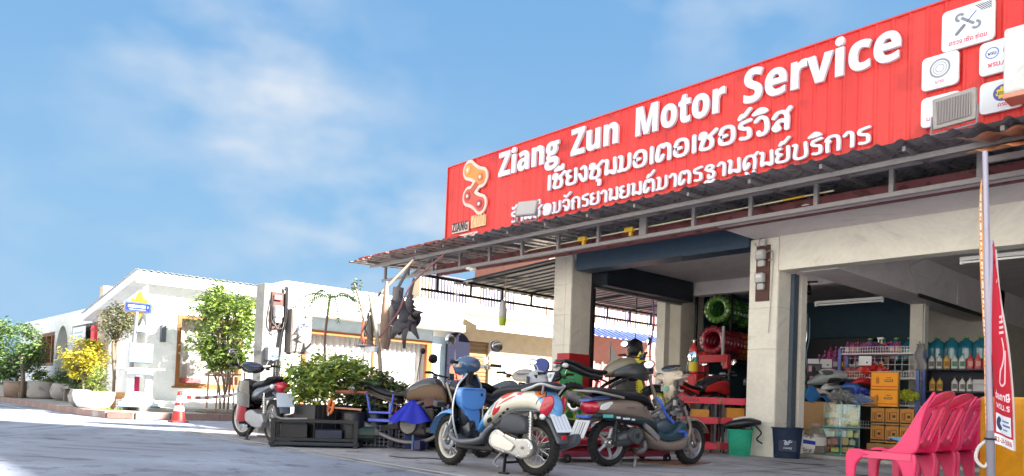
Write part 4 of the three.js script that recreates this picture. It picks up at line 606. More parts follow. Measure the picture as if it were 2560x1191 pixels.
// ---------- cone and tape ----------
{
  const t = thing('traffic_cone', 'red and white traffic cone on the side street', 'traffic cone', [-15.28, 0, -4.98]), r = M([.36, .006, .005], .5, { map: T.fine }), w = M([.70, .69, .68], .5, { map: T.fine });
  const R = y => lerp(.14, .032, y / .6); const band = (a, b, m, n) => obj(n, lathe([[R(a), a], [R(b), b], [R(b) - .006, b], [R(a) - .006, a]], 28), m, t);
  obj('base', B(.30, .03, .30, 0, .015, 0, .01), r, t); band(.03, .22, r, 'body'); band(.22, .32, w, 'white_band'); band(.32, .385, r, 'red_band'); band(.385, .52, w, 'white_band'); obj('tip', lathe([[R(.52), .52], [R(.6), .6], [.03, .605], [.001, .605]], 20), r, t);
  const tp = thing('barrier_tape', 'red and white barrier tape from the cone to the tree stakes', 'tape', [0, 0, 0]); const A = V(-15.28, .49, -5.02), Bp = V(-17.66, .60, -7.2), n = 15;
  for (let i = 0; i < n; i++) { const f = k => { const u = k / n, p = A.clone().lerp(Bp, u); p.y -= .05 * Math.sin(u * Math.PI); return p; }; obj(i % 2 ? 'red_stripe' : 'white_stripe', beam(f(i), f(i + 1), .008, .075), i % 2 ? r : w, tp); }
}
// ---------- concrete pole with its meters ----------
{
  const t = thing('utility_pole', 'square concrete utility pole carrying an electricity meter and cables', 'utility pole', [-12.0, -.27, -5.28], .12), c = M([.38, .375, .35], .88, { map: T.concrete });
  obj('shaft', [B(.26, 2.72, .37, 0, 1.36, 0, .015)], c, t); obj('recess', B(.02, 2.72, .2, .128, 1.36, .02, .004), M([.40, .39, .36], .9, { map: T.concrete }), t);
  obj('meter_board', B(.03, .62, .26, .155, 2.28, -.06, .005), M([.10, .045, .035], .7, { map: T.wood }), t);
  const m = obj('meter', [B(.11, .20, .15, .22, 2.26, -.03, .03), B(.08, .09, .12, .21, 2.12, -.03, .015)], M([.46, .46, .46], .35), t); obj('dial', B(.01, .08, .10, .278, 2.29, -.03, .004), M([.70, .72, .75], .2), m);
  obj('meter_label', B(.03, .08, .14, .19, 2.5, -.03, .005), M([.60, .12, .12], .6), t);
  obj('cable', [tube([[.19, 2.7, -.17], [.2, 2.2, -.17], [.19, 1.9, -.12], [.19, 1.5, -.08], [.18, .9, -.07]], .016, 30), tube([[.19, 2.7, -.20], [.2, 2.2, -.20], [.19, 1.9, -.15], [.19, 1.5, -.105], [.18, .9, -.09]], .014, 30), tube([[.22, 2.1, .03], [.26, 1.98, .0], [.25, 2.0, -.1], [.22, 2.1, -.14]], .010, 20), tube([[.2, 2.5, .06], [.22, 2.1, .08], [.25, 2.02, .02], [.24, 2.05, -.06]], .010, 20)], MT.black, t);
  obj('breaker_box', B(.12, .22, .20, .19, 1.56, .04, .012), M([.12, .13, .16], .5), t); obj('white_patch', [B(.02, .13, .10, .142, 1.93, -.02, .004), B(.02, .1, .09, .15, 1.62, -.3, .004)], M([.66, .66, .66], .7, { map: T.patchy }), t);
  const e = thing('electric_cabinet', 'grey steel electric cabinet with paper notices fixed to the concrete pole', 'cabinet', [-11.86, 1.70, -5.74], .12);
  obj('body', B(.2, .74, .40, 0, 0, 0, .012), M([.17, .15, .14], .55, { map: T.fine }), e); obj('door', B(.012, .68, .36, .106, 0, 0, .004), M([.28, .25, .235], .5, { map: T.fine }), e);
  const px = canvasTex(128, 180, (x, w, h) => { x.fillStyle = '#dde3ee'; x.fillRect(0, 0, w, h); x.fillStyle = '#8794b4'; for (let i = 0; i < 12; i++) x.fillRect(12, 14 + i * 13, 70 + (i * 37 % 34), 4); });
  obj('notice', new THREE.PlaneGeometry(.20, .27).rotateY(Math.PI / 2).translate(.1135, .07, -.01), M([1, 1, 1], .7, { map: px, box: false }), e); obj('notice', B(.003, .09, .12, .114, -.14, -.01), M([.62, .64, .66], .7), e);
}
// ---------- palm, leaning sticks, hanging scrap ----------
{
  const t = thing('young_palm', 'slim young palm with drooping fronds behind the concrete pole', 'palm', [-14.5, 0, -7.7]);
  obj('stem', tube([[0, 0, 0], [.03, .9, .02], [-.02, 1.8, .06], [0, 2.75, 0]], .028, 24, 8), M([.30, .16, .12], .8, { map: T.patchy }), t);
  const fm = [M([.10, .19, .035], .6), M([.17, .27, .05], .6)];
  [[1.65, .95, .25, .75], [.5, .9, .22, .6], [-.6, .8, .28, .6], [-1.5, 1.0, .25, .55], [-2.4, .85, .25, .6], [2.7, .9, .2, .7], [1.1, .7, .3, .55]].forEach(([a, l, r, f], k) => {
    const L = [], n = 18, at = u => V(Math.cos(a) * l * u, 2.70 + r * Math.sin(u * 2.2) - f * u * u, Math.sin(a) * l * u), s = V(-Math.sin(a), 0, Math.cos(a));
    for (let i = 2; i <= n; i++) { const p = at(i / n), d = at(i / n + .02).sub(at(i / n - .02)).normalize(); for (const q of [-1, 1]) { const len = .24 * Math.sin(i / n * 2.5 + .35), e = p.clone().addScaledVector(s, q * len * .8).addScaledVector(d, len * .6); e.y -= len * .5; const w = d.clone().multiplyScalar(.02); L.push(patch((u, v) => { const z = p.clone().lerp(e, u).addScaledVector(w, (v - .5) * 2 * (1 - u)); return [z.x, z.y, z.z]; }, 2, 1)); } }
    L.push(tube([0, .25, .5, .75, 1].map(at), .008, 12, 5)); obj('frond', L, fm[k % 2], t);
  });
  const b = M([.24, .17, .12], .9, { map: T.patchy }), b2 = M([.40, .34, .26], .9, { map: T.patchy });
  const p = thing('leaning_trunk', 'leaning bare tree trunk with forked branches reaching up to the awning corner', 'tree trunk', [-9.94, 0, -6.31]);
  obj('trunk', [tube([[0, 0, 0], [-.10, .6, .02], [-.24, 1.3, 0], [-.42, 1.9, .02], [-.62, 2.3, 0]], .032, 30, 9)], b2, p); obj('branch', tube([[-.42, 1.88, .02], [-.62, 2.2, -.1], [-.75, 2.6, -.5], [-.9, 3.05, -1.0]], .022, 20, 8), b, p); obj('branch', tube([[-.24, 1.3, 0], [-.52, 1.7, .1], [-.78, 2.1, .05], [-.95, 2.5, .1]], .018, 20, 8), b, p); obj('branch', tube([[-.33, 1.55, 0], [-.25, 2.0, -.3], [-.35, 2.5, -.6], [-.3, 3.1, -1.2]], .015, 20, 8), M([.40, .16, .16], .8, { map: T.patchy }), p);
  const cl = clumps(6, [-.96, 2.35, .05], [.05, .3, .1], .09); stuff(obj('foliage', leaves(110, cl.place, .09, .035, PD), LEAF, p));
  const ho = thing('hanging_hook_rack', 'small wire hoop rack hung on the leaning trunk with an orange cord', 'rack', [-10.45, 1.46, -6.24]);
  obj('ring', new THREE.TorusGeometry(.17, .014, 8, 28).rotateX(Math.PI / 2), MT.steelG, ho); obj('wire', [[.16, 0], [-.16, 0], [0, .16]].map(([x, z]) => bar([x, 0, z], [-.02, .62, -.04], .008)), MT.black, ho); obj('cord', tube([[-.04, .4, .05], [-.03, .2, .08], [.02, .05, .06], [.06, 0, .02]], .022, 14), M([.62, .09, .03], .7), ho); obj('tray', B(.30, .09, .06, .16, -.06, .02, .01), M([.60, .60, .64], .6), ho);
  const st = thing('hanging_sticks', 'bundle of brown and grey sleeves hung beside the leaning trunk', 'bundle', [-10.55, 0, -6.6]);
  obj('sleeve', lathe([[.02, 2.55], [.05, 2.3], [.075, 1.95], [.06, 1.55], [.03, 1.45]], 12).translate(.05, 0, .02), M([.46, .30, .22], .8, { map: T.patchy }), st); obj('sleeve', lathe([[.02, 2.0], [.06, 1.9], [.05, 1.5]], 12).translate(-.22, 0, .12), M([.25, .22, .20], .8, { map: T.patchy }), st);
  const bg = thing('rolled_cover', 'long grey rolled cover hanging below the awning corner', 'rolled cover', [-11.62, 0, -7.5]); const gm = M([.22, .195, .20], .55, { map: T.patchy });
  obj('cover', [tube([[.06, 2.66, 0], [.04, 2.45, 0], [-.06, 2.15, .02], [-.10, 1.98, .02]], .10, 18, 12)], gm, bg); obj('tail', tube([[-.12, 1.95, .02], [-.18, 1.75, .02], [-.27, 1.55, 0]], .06, 12, 10), M([.36, .34, .33], .5, { map: T.patchy }), bg); obj('strap', bar([.06, 2.66, 0], [.05, 3.25, -.3], .03), gm, bg);
  const sc = thing('hanging_scrap', 'spiky cluster of dark torn rubber sheets hanging under the awning', 'scrap', [-11.1, 2.12, -7.5]), dk = [M([.06, .05, .062], .6, { map: T.patchy }), M([.10, .082, .085], .6, { map: T.patchy }), M([.03, .026, .04], .6, { map: T.patchy })];
  obj('core', sph(.20, -.08, -.05, -.02, 1.15, .95, 1), dk[2], sc);
  const spike = (px, py, ex, ey, w, k, z = 0) => obj('flap', patch((u, v) => { const c = (v - .5) * 2, ww = w * (1 - u) ** .8 * (1 + .35 * Math.sin(u * 3.1)); const dx = ex - px, dy = ey - py, l = Math.hypot(dx, dy); return [px + dx * u - dy / l * c * ww, py + dy * u + dx / l * c * ww, z + .12 * u - .05 * c * c + .05 * Math.sin(u * 4)]; }, 10, 6), dk[k], sc);
  [[0, .12, -.02, .35, .11, 1], [.06, .1, .24, .62, .07, 1], [.1, .05, .30, .32, .10, 1], [.12, 0, .52, .02, .07, 1], [.1, -.04, .36, -.14, .06, 1], [.08, -.12, .36, -.44, .10, 0], [.0, -.16, .02, -.60, .10, 1], [-.12, -.15, -.30, -.42, .14, 1], [-.2, -.1, -.44, -.28, .12, 0], [-.16, .05, -.42, .30, .10, 2], [.02, 0, .1, -.3, .16, 2], [-.05, -.05, -.16, -.36, .16, 0], [.16, .12, .34, .22, .12, 0], [-.1, .1, -.25, .45, .08, 2]].forEach((a, i) => spike(...a, ((i * 7) % 5 - 2) * .03 + .08));
}
// ---------- motorcycles: local x forward, y up, z to the right, rear contact point at the origin ----------
const PAINT = (c, r = .28) => M(c, r, { clearcoat: .7, clearcoatRoughness: .12 });
const SEATM = M([.010, .0105, .014], .5, { map: T.cloth, bumpMap: T.bumpFine, bumpScale: .001 });
const TREAD = M([.011, .011, .012], .8, { map: T.fine });
const LENS_R = PAINT([.45, .008, .03], .12), LENS_C = M([.70, .70, .70], .12, { clearcoat: .8 }), MIRR = M([.85, .87, .9], .03, { metalness: 1 });
const each = (n, arr, m, t) => arr.flat().forEach(g => obj(n, g, m, t));
function wheel(t, x, y, R, w, rimR, o = {}) {
  const g = new THREE.Group(); g.name = o.name ?? 'wheel'; g.position.set(x, y, 0); if (o.steer) g.rotation.y = o.steer; t.add(g);
  const h = R - rimR, prof = [[rimR, -w * .36], [rimR + h * .3, -w * .5], [R - h * .35, -w * .5], [R - h * .12, -w * .34], [R - h * .02, -w * .14], [R, 0]]; const full = [...prof, ...prof.slice(0, -1).reverse().map(([r, z]) => [r, -z])];
  const tyre = lathe(full, 56).rotateX(Math.PI / 2), sip = [];
  for (let k = 0; k < 30; k++) for (const s of [-1, 1]) { const a = k / 30 * 6.283 + (s > 0 ? .1 : 0); sip.push(B(.006, .010, w * .34, 0, 0, 0).rotateY(.5 * s).rotateX(.42 * s).translate(0, R - h * .02, s * w * .26).rotateZ(a)); }
  obj('tyre', tyre, TREAD, g); const tr = obj('tread', sip, M([.035, .035, .036], .9), g); stuff(tr);
  const rm = o.rim ?? MT.alu; obj('rim', lathe([[rimR + .008, -w * .36], [rimR + .010, -w * .30], [rimR - .012, -w * .22], [rimR - .020, 0], [rimR - .012, w * .22], [rimR + .010, w * .30], [rimR + .008, w * .36], [rimR - .004, w * .32], [rimR - .026, 0], [rimR - .004, -w * .32], [rimR + .008, -w * .36]], 48).rotateX(Math.PI / 2), rm, g);
  if (o.wire) { const sp = []; for (let k = 0; k < 32; k++) { const a = k / 32 * 6.283, s = k % 2 ? 1 : -1, b = a + (k % 4 < 2 ? .42 : -.42); sp.push(bar([Math.cos(b) * .045, Math.sin(b) * .045, s * .045], [Math.cos(a) * (rimR - .015), Math.sin(a) * (rimR - .015), s * .004], .0032, .0032, 5)); } obj('spokes', sp, MT.chrome, g).userData.kind = 'stuff'; }
  else for (let k = 0; k < (o.n ?? 5); k++) { const a = k / (o.n ?? 5) * 6.283; const s = loft([{ x: .03, y: 0, a: .028, b: .022 }, { x: rimR * .55, y: 0, a: .016, b: .016 }, { x: rimR - .012, y: 0, a: .024, b: .018 }], 10, 2).rotateZ(a); obj('spoke', o.twin ? [s, s.clone().rotateZ(.28)] : s, rm, g); }
  obj('hub', lathe([[.02, -.075], [.05, -.06], [.055, .06], [.02, .075]], 20).rotateX(Math.PI / 2), o.hub ?? MT.alu, g);
  if (o.disc) obj('brake_disc', lathe([[.06, 0], [o.disc, 0], [o.disc, .005], [.06, .005]], 32).rotateX(Math.PI / 2).translate(0, 0, o.discZ ?? .06), MT.chrome, g);
  return g;
}
function shock(t, a, b, m = MT.alu) { a = P3(a); b = P3(b); const pts = []; const d = b.clone().sub(a), L = d.length(); for (let i = 0; i <= 90; i++) { const u = i / 90, an = u * 9 * 6.283; pts.push([Math.cos(an) * .026, (.12 + u * .72) * L - L / 2, Math.sin(an) * .026]); } const g = orient(new THREE.TubeGeometry(new THREE.CatmullRomCurve3(pts.map(P3)), 200, .0055, 5), a, b); const s = obj('shock_absorber', bar(a, b, .015), m, t); obj('spring', g, m === MT.alu ? MT.chrome : M([.03, .03, .03], .4), s); }
function mirror(t, base, head, r = .06, back = MT.black, tilt = .3, ry = 0) {
  const m = new THREE.Group(); m.name = 'mirror'; t.add(m); obj('stalk', tube([base, [lerp(base[0], head[0], .4), lerp(base[1], head[1], .6), lerp(base[2], head[2], .3)], head], .006, 10, 6), back === MT.black ? MT.darkSteel : MT.chrome, m);
  obj('shell', sph(1, 0, 0, 0, .022, r * .72, r).rotateZ(-tilt * .3).rotateY(ry).translate(...head), back, m); obj('glass', sph(1, 0, 0, 0, .005, r * .62, r * .88).rotateZ(-tilt * .3).translate(-.019, 0, 0).rotateY(ry).translate(...head), MIRR, m);
}
function bars(t, [x, y], half, o = {}) {
  obj('handlebar', tube([[x - .10, y + (o.rise ?? .0), -half], [x - .02, y + .01, -half * .45], [x, y, 0], [x - .02, y + .01, half * .45], [x - .10, y + (o.rise ?? .0), half]], .012, 24, 8), o.m ?? MT.black, t);
  for (const s of [-1, 1]) { obj('grip', bar([x - .085, y + (o.rise ?? 0), s * half * .78], [x - .125, y + (o.rise ?? 0) - .005, s * (half + .045)], .017, .017, 10), MT.rubber, t); obj('brake_lever', tube([[x - .02, y + .01, s * half * .62], [x, y, s * half * .85], [x - .045, y - .005, s * (half + .03)]], .006, 8, 6), MT.alu, t); obj('switch_pod', B(.05, .05, .05, x - .07, y + .005, s * half * .66, .012), o.pod ?? MT.black, t); }
}
function plate(t, [x, y, z], tilt, w = .20, h = .17, tex) { const g = new THREE.Group(); g.name = 'number_plate'; g.position.set(x, y, z); g.rotation.z = tilt; t.add(g); obj('plate', B(.006, h, w, 0, 0, 0), M([.66, .69, .74], .45), g); const p = new THREE.PlaneGeometry(w * .96, h * .95).rotateY(-Math.PI / 2).translate(-.0045, 0, 0); if (tex) obj('lettering', p, M([1, 1, 1], .45, { map: tex, box: false }), g); return g; }
const smear = (cols, bg) => canvasTex(96, 80, (c, w, h) => { c.fillStyle = bg; c.fillRect(0, 0, w, h); for (const [x, ww, col] of cols) { c.fillStyle = col; c.fillRect(x * w, h * .1, ww * w, h * .8); } });
const OIL = M([.07, .065, .06], .5, { map: T.patchy });
function fender(t, name, x, y, r, w, a0, a1, m, flare = .8) { return obj(name, patch((u, v) => { const a = lerp(a0, a1, u), c = (v - .5) * 2, q = r - (1 - Math.sqrt(Math.max(0, 1 - c * c * flare))) * .07; return [x + Math.cos(a) * q, y + Math.sin(a) * q, c * w / 2]; }, 24, 10), m, t); }

// --- pale blue and cream retro scooter ---
{
  const t = thing('retro_scooter', 'pale blue and cream retro scooter with stickers and wire wheels on its centre stand', 'scooter', [-5.045, 0, -4.875], Math.atan2(-.118, -.993)); t.scale.x = .94;
  const blue = PAINT([.13, .36, .74], .25), cream = PAINT([.66, .62, .50], .3), cyan = PAINT([.20, .48, .80], .25), gun = M([.10, .11, .13], .35, { map: T.fine }), pod = PAINT([.10, .28, .68], .2);
  const R = .262, rim = M([.74, .70, .60], .35, { map: T.fine });
  wheel(t, 0, R, R, .10, .188, { wire: true, rim, name: 'rear_wheel' }); const fw = wheel(t, 1.22, R, R, .09, .190, { wire: true, rim, name: 'front_wheel', disc: .10, discZ: -.05, steer: -.10 });
  // body
  const livery = canvasTex(1024, 512, (c, w, h) => {
    c.fillStyle = '#e2ddcb'; c.fillRect(0, 0, w, h);
    const side = (f) => { for (const m of [0, 1]) { c.save(); if (m) { c.translate(0, 0); } f(m); c.restore(); } };
    const L = (x, y) => [x * w, (.5 + y * .25) * h]; // left flank: y up is +1 at the crown, -1 at the keel
    c.fillStyle = '#6aaee6'; c.beginPath(); c.moveTo(...L(.44, 1.0)); c.quadraticCurveTo(...L(.62, .30), ...L(.93, -.55)); c.lineTo(...L(1.01, -.6)); c.lineTo(...L(1.01, 1.0)); c.fill(); c.beginPath(); c.moveTo(.44 * w, .75 * h); c.quadraticCurveTo(.65 * w, .92 * h, .93 * w, h); c.lineTo(w, h); c.lineTo(w, .75 * h); c.fill(); c.beginPath(); c.moveTo(.95 * w, 0); c.lineTo(w, 0); c.lineTo(w, .1 * h); c.fill();
    c.fillStyle = '#4f9add'; c.beginPath(); c.moveTo(0, .2 * h); c.lineTo(.17 * w, .2 * h); c.quadraticCurveTo(.13 * w, .5 * h, .17 * w, .8 * h); c.lineTo(0, .8 * h); c.fill();
    const blob = (pts, col) => { c.fillStyle = col; c.beginPath(); spline(pts, 40).forEach(([x, y], i) => { const p = L(x, y); i ? c.lineTo(...p) : c.moveTo(...p); }); c.fill(); };
    blob([[.30, .28], [.32, .60], [.36, .62], [.38, .32], [.34, .16]], '#df5a42'); blob([[.255, -.22], [.275, .14], [.315, .08], [.305, -.32], [.27, -.38]], '#c92f2c'); blob([[.29, -.10], [.31, .14], [.38, .20], [.43, .34], [.435, .08], [.36, -.04]], '#e6ded6'); blob([[.30, -.02], [.34, .08], [.42, .20], [.42, .13], [.35, .0]], '#b8282e'); blob([[.43, .25], [.44, .55], [.455, .58], [.455, .2]], '#c96a6e'); blob([[.20, -.1], [.215, .25], [.24, .18], [.23, -.15]], '#7f99a8'); blob([[.20, -.55], [.21, -.3], [.235, -.34], [.23, -.62]], '#33363c');
    blob([[.63, .30], [.66, .72], [.72, .66], [.71, .28]], '#e07a3c'); blob([[.655, .45], [.675, .62], [.70, .50], [.68, .38]], '#b83a22'); c.strokeStyle = '#3a3c48'; c.lineWidth = 9; c.beginPath(); c.moveTo(...L(.70, .80)); c.lineTo(...L(.74, .55)); c.lineTo(...L(.66, -.12)); c.stroke(); c.beginPath(); c.moveTo(...L(.73, .55)); c.quadraticCurveTo(...L(.82, .35), ...L(.92, .42)); c.stroke();
    c.fillStyle = '#2b2b2e'; for (const [x, y] of [[.335, -.52], [.37, -.40], [.30, -.66]]) { c.beginPath(); c.ellipse(x * w, (.5 + y * .25) * h, 13, 8, .6, 0, 7); c.fill(); }
  });
  const bodyM = new THREE.MeshPhysicalMaterial({ map: livery, roughness: .3, clearcoat: .7, clearcoatRoughness: .12, side: THREE.DoubleSide });
  obj('rear_body', loft([{ x: .70, y: .42, a: .07, b: .12, e: 2.6, tilt: .5 }, { x: .62, y: .49, a: .12, b: .155, e: 2.6, tilt: .5 }, { x: .50, y: .575, a: .155, b: .175, e: 2.5, tilt: .48 }, { x: .36, y: .645, a: .135, b: .195, e: 2.5, tilt: .36 }, { x: .18, y: .69, a: .108, b: .205, e: 2.5, tilt: .18 }, { x: 0, y: .705, a: .100, b: .20, e: 2.5, tilt: .02 }, { x: -.07, y: .70, a: .105, b: .182, e: 2.5 }, { x: -.13, y: .675, a: .108, b: .155, e: 2.4, tilt: .12 }, { x: -.19, y: .63, a: .098, b: .115, e: 2.3, tilt: .35 }, { x: -.235, y: .585, a: .06, b: .075, e: 2.2, tilt: .5 }, { x: -.255, y: .56, a: .02, b: .03, e: 2, tilt: .55 }], 32, 6), bodyM, t);
  each('seam', [-1, 1].map(s => tube([[-.14, .60, s * .155], [0, .605, s * .172], [.18, .585, s * .178], [.32, .525, s * .172], [.46, .44, s * .165]], .007, 24, 6)), M([.10, .12, .14], .4), t);
  obj('seat', loft([{ x: .60, y: .70, a: .03, b: .06, e: 2, tilt: .9 }, { x: .52, y: .745, a: .055, b: .12, e: 2.4, tilt: .45 }, { x: .36, y: .785, a: .05, b: .145, e: 2.6, tilt: .1 }, { x: .15, y: .80, a: .05, b: .165, e: 2.7, tilt: -.1 }, { x: -.08, y: .825, a: .05, b: .17, e: 2.7, tilt: -.1 }, { x: -.18, y: .835, a: .035, b: .14, e: 2.4 }, { x: -.22, y: .83, a: .015, b: .09, e: 2 }], 26, 6), SEATM, t);
  obj('grab_rail', [tube([[.06, .785, -.185], [-.08, .82, -.20], [-.15, .85, -.165], [-.22, .83, -.08], [-.235, .82, 0], [-.22, .83, .08], [-.15, .85, .165], [-.08, .82, .20], [.06, .785, .185]], .014, 50, 8), bar([-.14, .76, -.12], [-.19, .85, -.16], .011), bar([-.14, .76, .12], [-.19, .85, .16], .011)], M([.55, .55, .53], .4, { metalness: .7 }), t);
  for (const s of [-1, 1]) obj('tail_light', sph(1, 0, 0, 0, .062, .105, .022, 20).rotateZ(.42).rotateY(s * -.42).translate(-.20, .655, s * .112), LENS_R, t);
  for (const s of [-1, 1]) { const i = obj('indicator', sph(.03, -.16, .555, s * .125, 1.1, 1, .9), LENS_C, t); obj('stem', bar([-.13, .56, s * .07], [-.16, .555, s * .115], .012), MT.black, i); }
  obj('rear_mudguard', [loft([{ x: -.08, y: .555, a: .03, b: .09 }, { x: -.17, y: .54, a: .035, b: .095, tilt: .6 }, { x: -.245, y: .45, a: .03, b: .09, tilt: .9 }, { x: -.315, y: .32, a: .02, b: .08, tilt: 1.0 }], 16, 4)], gun, t); obj('reflector', B(.012, .04, .07, -.328, .37, 0, .005), M([.55, .02, .04], .25), t);
  plate(t, [-.29, .50, 0], -.55, .23, .19, smear([[.08, .1, '#c3ccd8'], [.3, .12, '#c9d2dd'], [.55, .1, '#c2cbd8'], [.78, .1, '#cbd4de']], '#e4ecf5'));
  // engine and transmission, left side
  const cv = spline([[.44, .36], [.46, .28], [.36, .215], [.18, .19], [.02, .16], [-.09, .19], [-.12, .27], [-.06, .345], [.08, .345], [.25, .385], [.36, .415]], 60);
  obj('transmission_case', ext(cv, .095, .018).translate(0, 0, -.215), MT.alu, t); const tc = obj('case_cover', ext(spline([[.40, .35], [.40, .27], [.28, .235], [.14, .225], [.10, .28], [.2, .33], [.3, .37]], 36), .02, .008).translate(0, 0, -.232), M([.70, .68, .62], .3, { metalness: .8 }), t);
  obj('cover_bolt', [[.37, .34], [.38, .26], [.24, .215], [.06, .185], [-.07, .21], [-.09, .29], [.1, .335], [.25, .37]].map(([x, y]) => new THREE.CylinderGeometry(.011, .011, .02, 8).rotateX(Math.PI / 2).translate(x, y, -.215)), MT.chrome, tc).userData.kind = 'stuff';
  obj('hub_cover', lathe([[.001, -.05], [.05, -.045], [.075, -.02], [.08, .02]], 28).rotateX(Math.PI / 2).rotateY(Math.PI).translate(-.01, .26, -.10), M([.66, .60, .46], .4, { metalness: .7, map: T.rust }), t);
  obj('engine_block', [loft([{ x: .62, y: .30, a: .055, b: .09 }, { x: .50, y: .30, a: .07, b: .10 }, { x: .36, y: .30, a: .09, b: .10 }, { x: .2, y: .27, a: .07, b: .09 }], 14, 2), ...[0, 1, 2, 3, 4].map(k => B(.012, .15, .21, .50 + k * .026, .30, 0, .004))], OIL, t);
  obj('air_box', [loft([{ x: .30, y: .47, z: -.15, a: .06, b: .06, e: 3 }, { x: .22, y: .48, z: -.16, a: .085, b: .065, e: 3.4 }, { x: .05, y: .47, z: -.165, a: .085, b: .065, e: 3.4 }, { x: -.02, y: .45, z: -.16, a: .05, b: .05, e: 3 }], 20, 3)], M([.055, .06, .075], .55, { map: T.fine }), t);
  shock(t, [-.05, .285, -.165], [-.02, .60, -.135]); obj('exhaust', loft([{ x: .30, y: .22, z: .19, a: .04, b: .04 }, { x: .1, y: .24, z: .2, a: .065, b: .06 }, { x: -.25, y: .33, z: .2, a: .065, b: .06 }, { x: -.34, y: .36, z: .2, a: .045, b: .045 }], 16, 3), gun, t);
  obj('rear_axle', bar([0, R, -.23], [0, R, .2], .012), MT.steelG, t);
  // floor and frame
  obj('footboard', [loft([{ x: .50, y: .40, a: .02, b: .15, e: 4, tilt: .7 }, { x: .58, y: .30, a: .03, b: .19, e: 4, tilt: .3 }, { x: .75, y: .265, a: .03, b: .20, e: 4 }, { x: .95, y: .27, a: .03, b: .19, e: 4 }, { x: 1.02, y: .31, a: .03, b: .17, e: 4, tilt: .5 }], 22, 4)], gun, t);
  each('side_trim', [-1, 1].map(s => tube([[.42, .46, s * .18], [.50, .40, s * .195], [.58, .315, s * .205], [.76, .275, s * .212], [.95, .28, s * .205], [1.03, .33, s * .195]], .022, 30, 8)), M([.13, .14, .16], .4), t);
  obj('underframe', [B(.55, .06, .2, .78, .215, 0, .02), bar([.55, .2, -.05], [.35, .17, -.05], .02), bar([.7, .2, .06], [.5, .15, .06], .018)], MT.black, t);
  // leg shield: dark inside, blue outside
  const prof = v => .215 * Math.sin(Math.PI * (.22 + .66 * v)) ** .7 * (v > .86 ? lerp(1, .62, (v - .86) / .14) : 1);
  const ls = off => (u, v) => { const c = (u - .5) * 2; return [1.03 + off - .075 * c * c + .05 * Math.sin(v * 2.6) - .03 * v, .28 + v * .66, c * prof(v)]; };
  obj('leg_shield', patch(ls(0), 16, 20), M([.012, .013, .017], .22, { clearcoat: .5 }), t); obj('front_cover', patch((u, v) => { const p = ls(.02)(u, v); p[0] += .05 * Math.cos((u - .5) * Math.PI) * Math.sin(v * 3); return p; }, 16, 20), blue, t);
  for (const s of [0, 1]) obj('edge_trim', tube(Array.from({ length: 14 }, (_, i) => ls(-.002)(s, i / 13)), .0105, 40, 8), M([.60, .62, .63], .3, { metalness: .7 }), t);
  // storage pod on the inside of the leg shield
  obj('inner_panel', loft([{ x: 1.005, y: .62, a: .24, b: .12, e: 3 }, { x: .955, y: .60, a: .22, b: .10, e: 3 }, { x: .92, y: .58, a: .16, b: .07, e: 2.6 }], 20, 3), M([.014, .016, .022], .25, { clearcoat: .4 }), t);
  const gl = obj('glove_box', ext(spline([[-.175, .79], [-.18, .67], [-.13, .60], [.02, .575], [.12, .60], [.165, .67], [.165, .79], [0, .782]], 60), .105, .016).rotateY(-Math.PI / 2).translate(1.00, 0, 0), pod, t);
  obj('pocket_rim', tube([[.99, .792, -.16], [.90, .792, -.15], [.885, .792, 0], [.90, .792, .15], [.99, .792, .155]], .009, 20, 6), pod, gl); obj('lock', sph(.016, .887, .735, .1, .4, 1, 1), MT.black, gl);
  obj('lower_flap', ext(spline([[-.165, .625], [.05, .605], [.10, .585], [.105, .40], [.07, .37], [.0, .43], [-.10, .55]], 50), .05, .014).rotateY(-Math.PI / 2).translate(.965, 0, .0), pod, t);
  obj('tunnel', loft([{ x: .985, y: .44, a: .18, b: .085, e: 3 }, { x: .94, y: .40, a: .14, b: .065, e: 3 }, { x: .90, y: .36, a: .07, b: .05, e: 2.6 }], 18, 3), M([.015, .018, .028], .2, { clearcoat: .6 }), t);
  // fork, fender, handlebar
  for (const s of [-1, 1]) obj('fork_leg', [bar([1.22, R, s * .085], [1.10, .60, s * .08], .021, .018), bar([1.235, R + .02, s * .09], [1.18, .42, s * .09], .028)], MT.alu, t);
  fender(t, 'front_mudguard', 1.22, R, .315, .17, .15, 2.5, blue);
  obj('steering_column', bar([1.06, .60, 0], [.985, 1.0, 0], .045, .055, 14), MT.blackGloss, t); bars(t, [1.0, 1.015], .315, { rise: .03, m: MT.chrome, pod: M([.55, .52, .46], .4, { metalness: .5 }) });
  const cow = PAINT([.04, .10, .20], .15); obj('headlight_cowl', loft([{ x: .91, y: 1.03, a: .03, b: .07, e: 2 }, { x: .945, y: 1.035, a: .075, b: .12, e: 2.2 }, { x: 1.03, y: 1.03, a: .095, b: .13, e: 2.2 }, { x: 1.12, y: 1.01, a: .085, b: .10, e: 2 }, { x: 1.15, y: 1.0, a: .05, b: .06, e: 2 }], 24, 4), cow, t);
  obj('instrument_dial', [lathe([[.001, .004], [.062, .004], [.066, -.01], [.05, -.02]], 28).rotateZ(.95).translate(.925, 1.062, 0)], M([.10, .12, .15], .1, { clearcoat: 1 }), t); obj('headlight', sph(.075, 1.125, 1.0, 0, .5, 1, 1), LENS_C, t);
  mirror(t, [.965, 1.06, -.22], [.93, 1.26, -.34], .082, MT.chrome, .2, .25); mirror(t, [.965, 1.06, .22], [.93, 1.25, .33], .085, M([.02, .035, .09], .25), .2, -.1);
  each('brake_cable', [tube([[.99, 1.03, -.17], [1.10, 1.08, -.16], [1.12, .92, -.06], [1.09, .7, -.03]], .006, 20, 6), tube([[.99, 1.03, .17], [1.10, 1.1, .14], [1.12, .92, .05], [1.09, .7, .03]], .006, 20, 6)], MT.black, t);
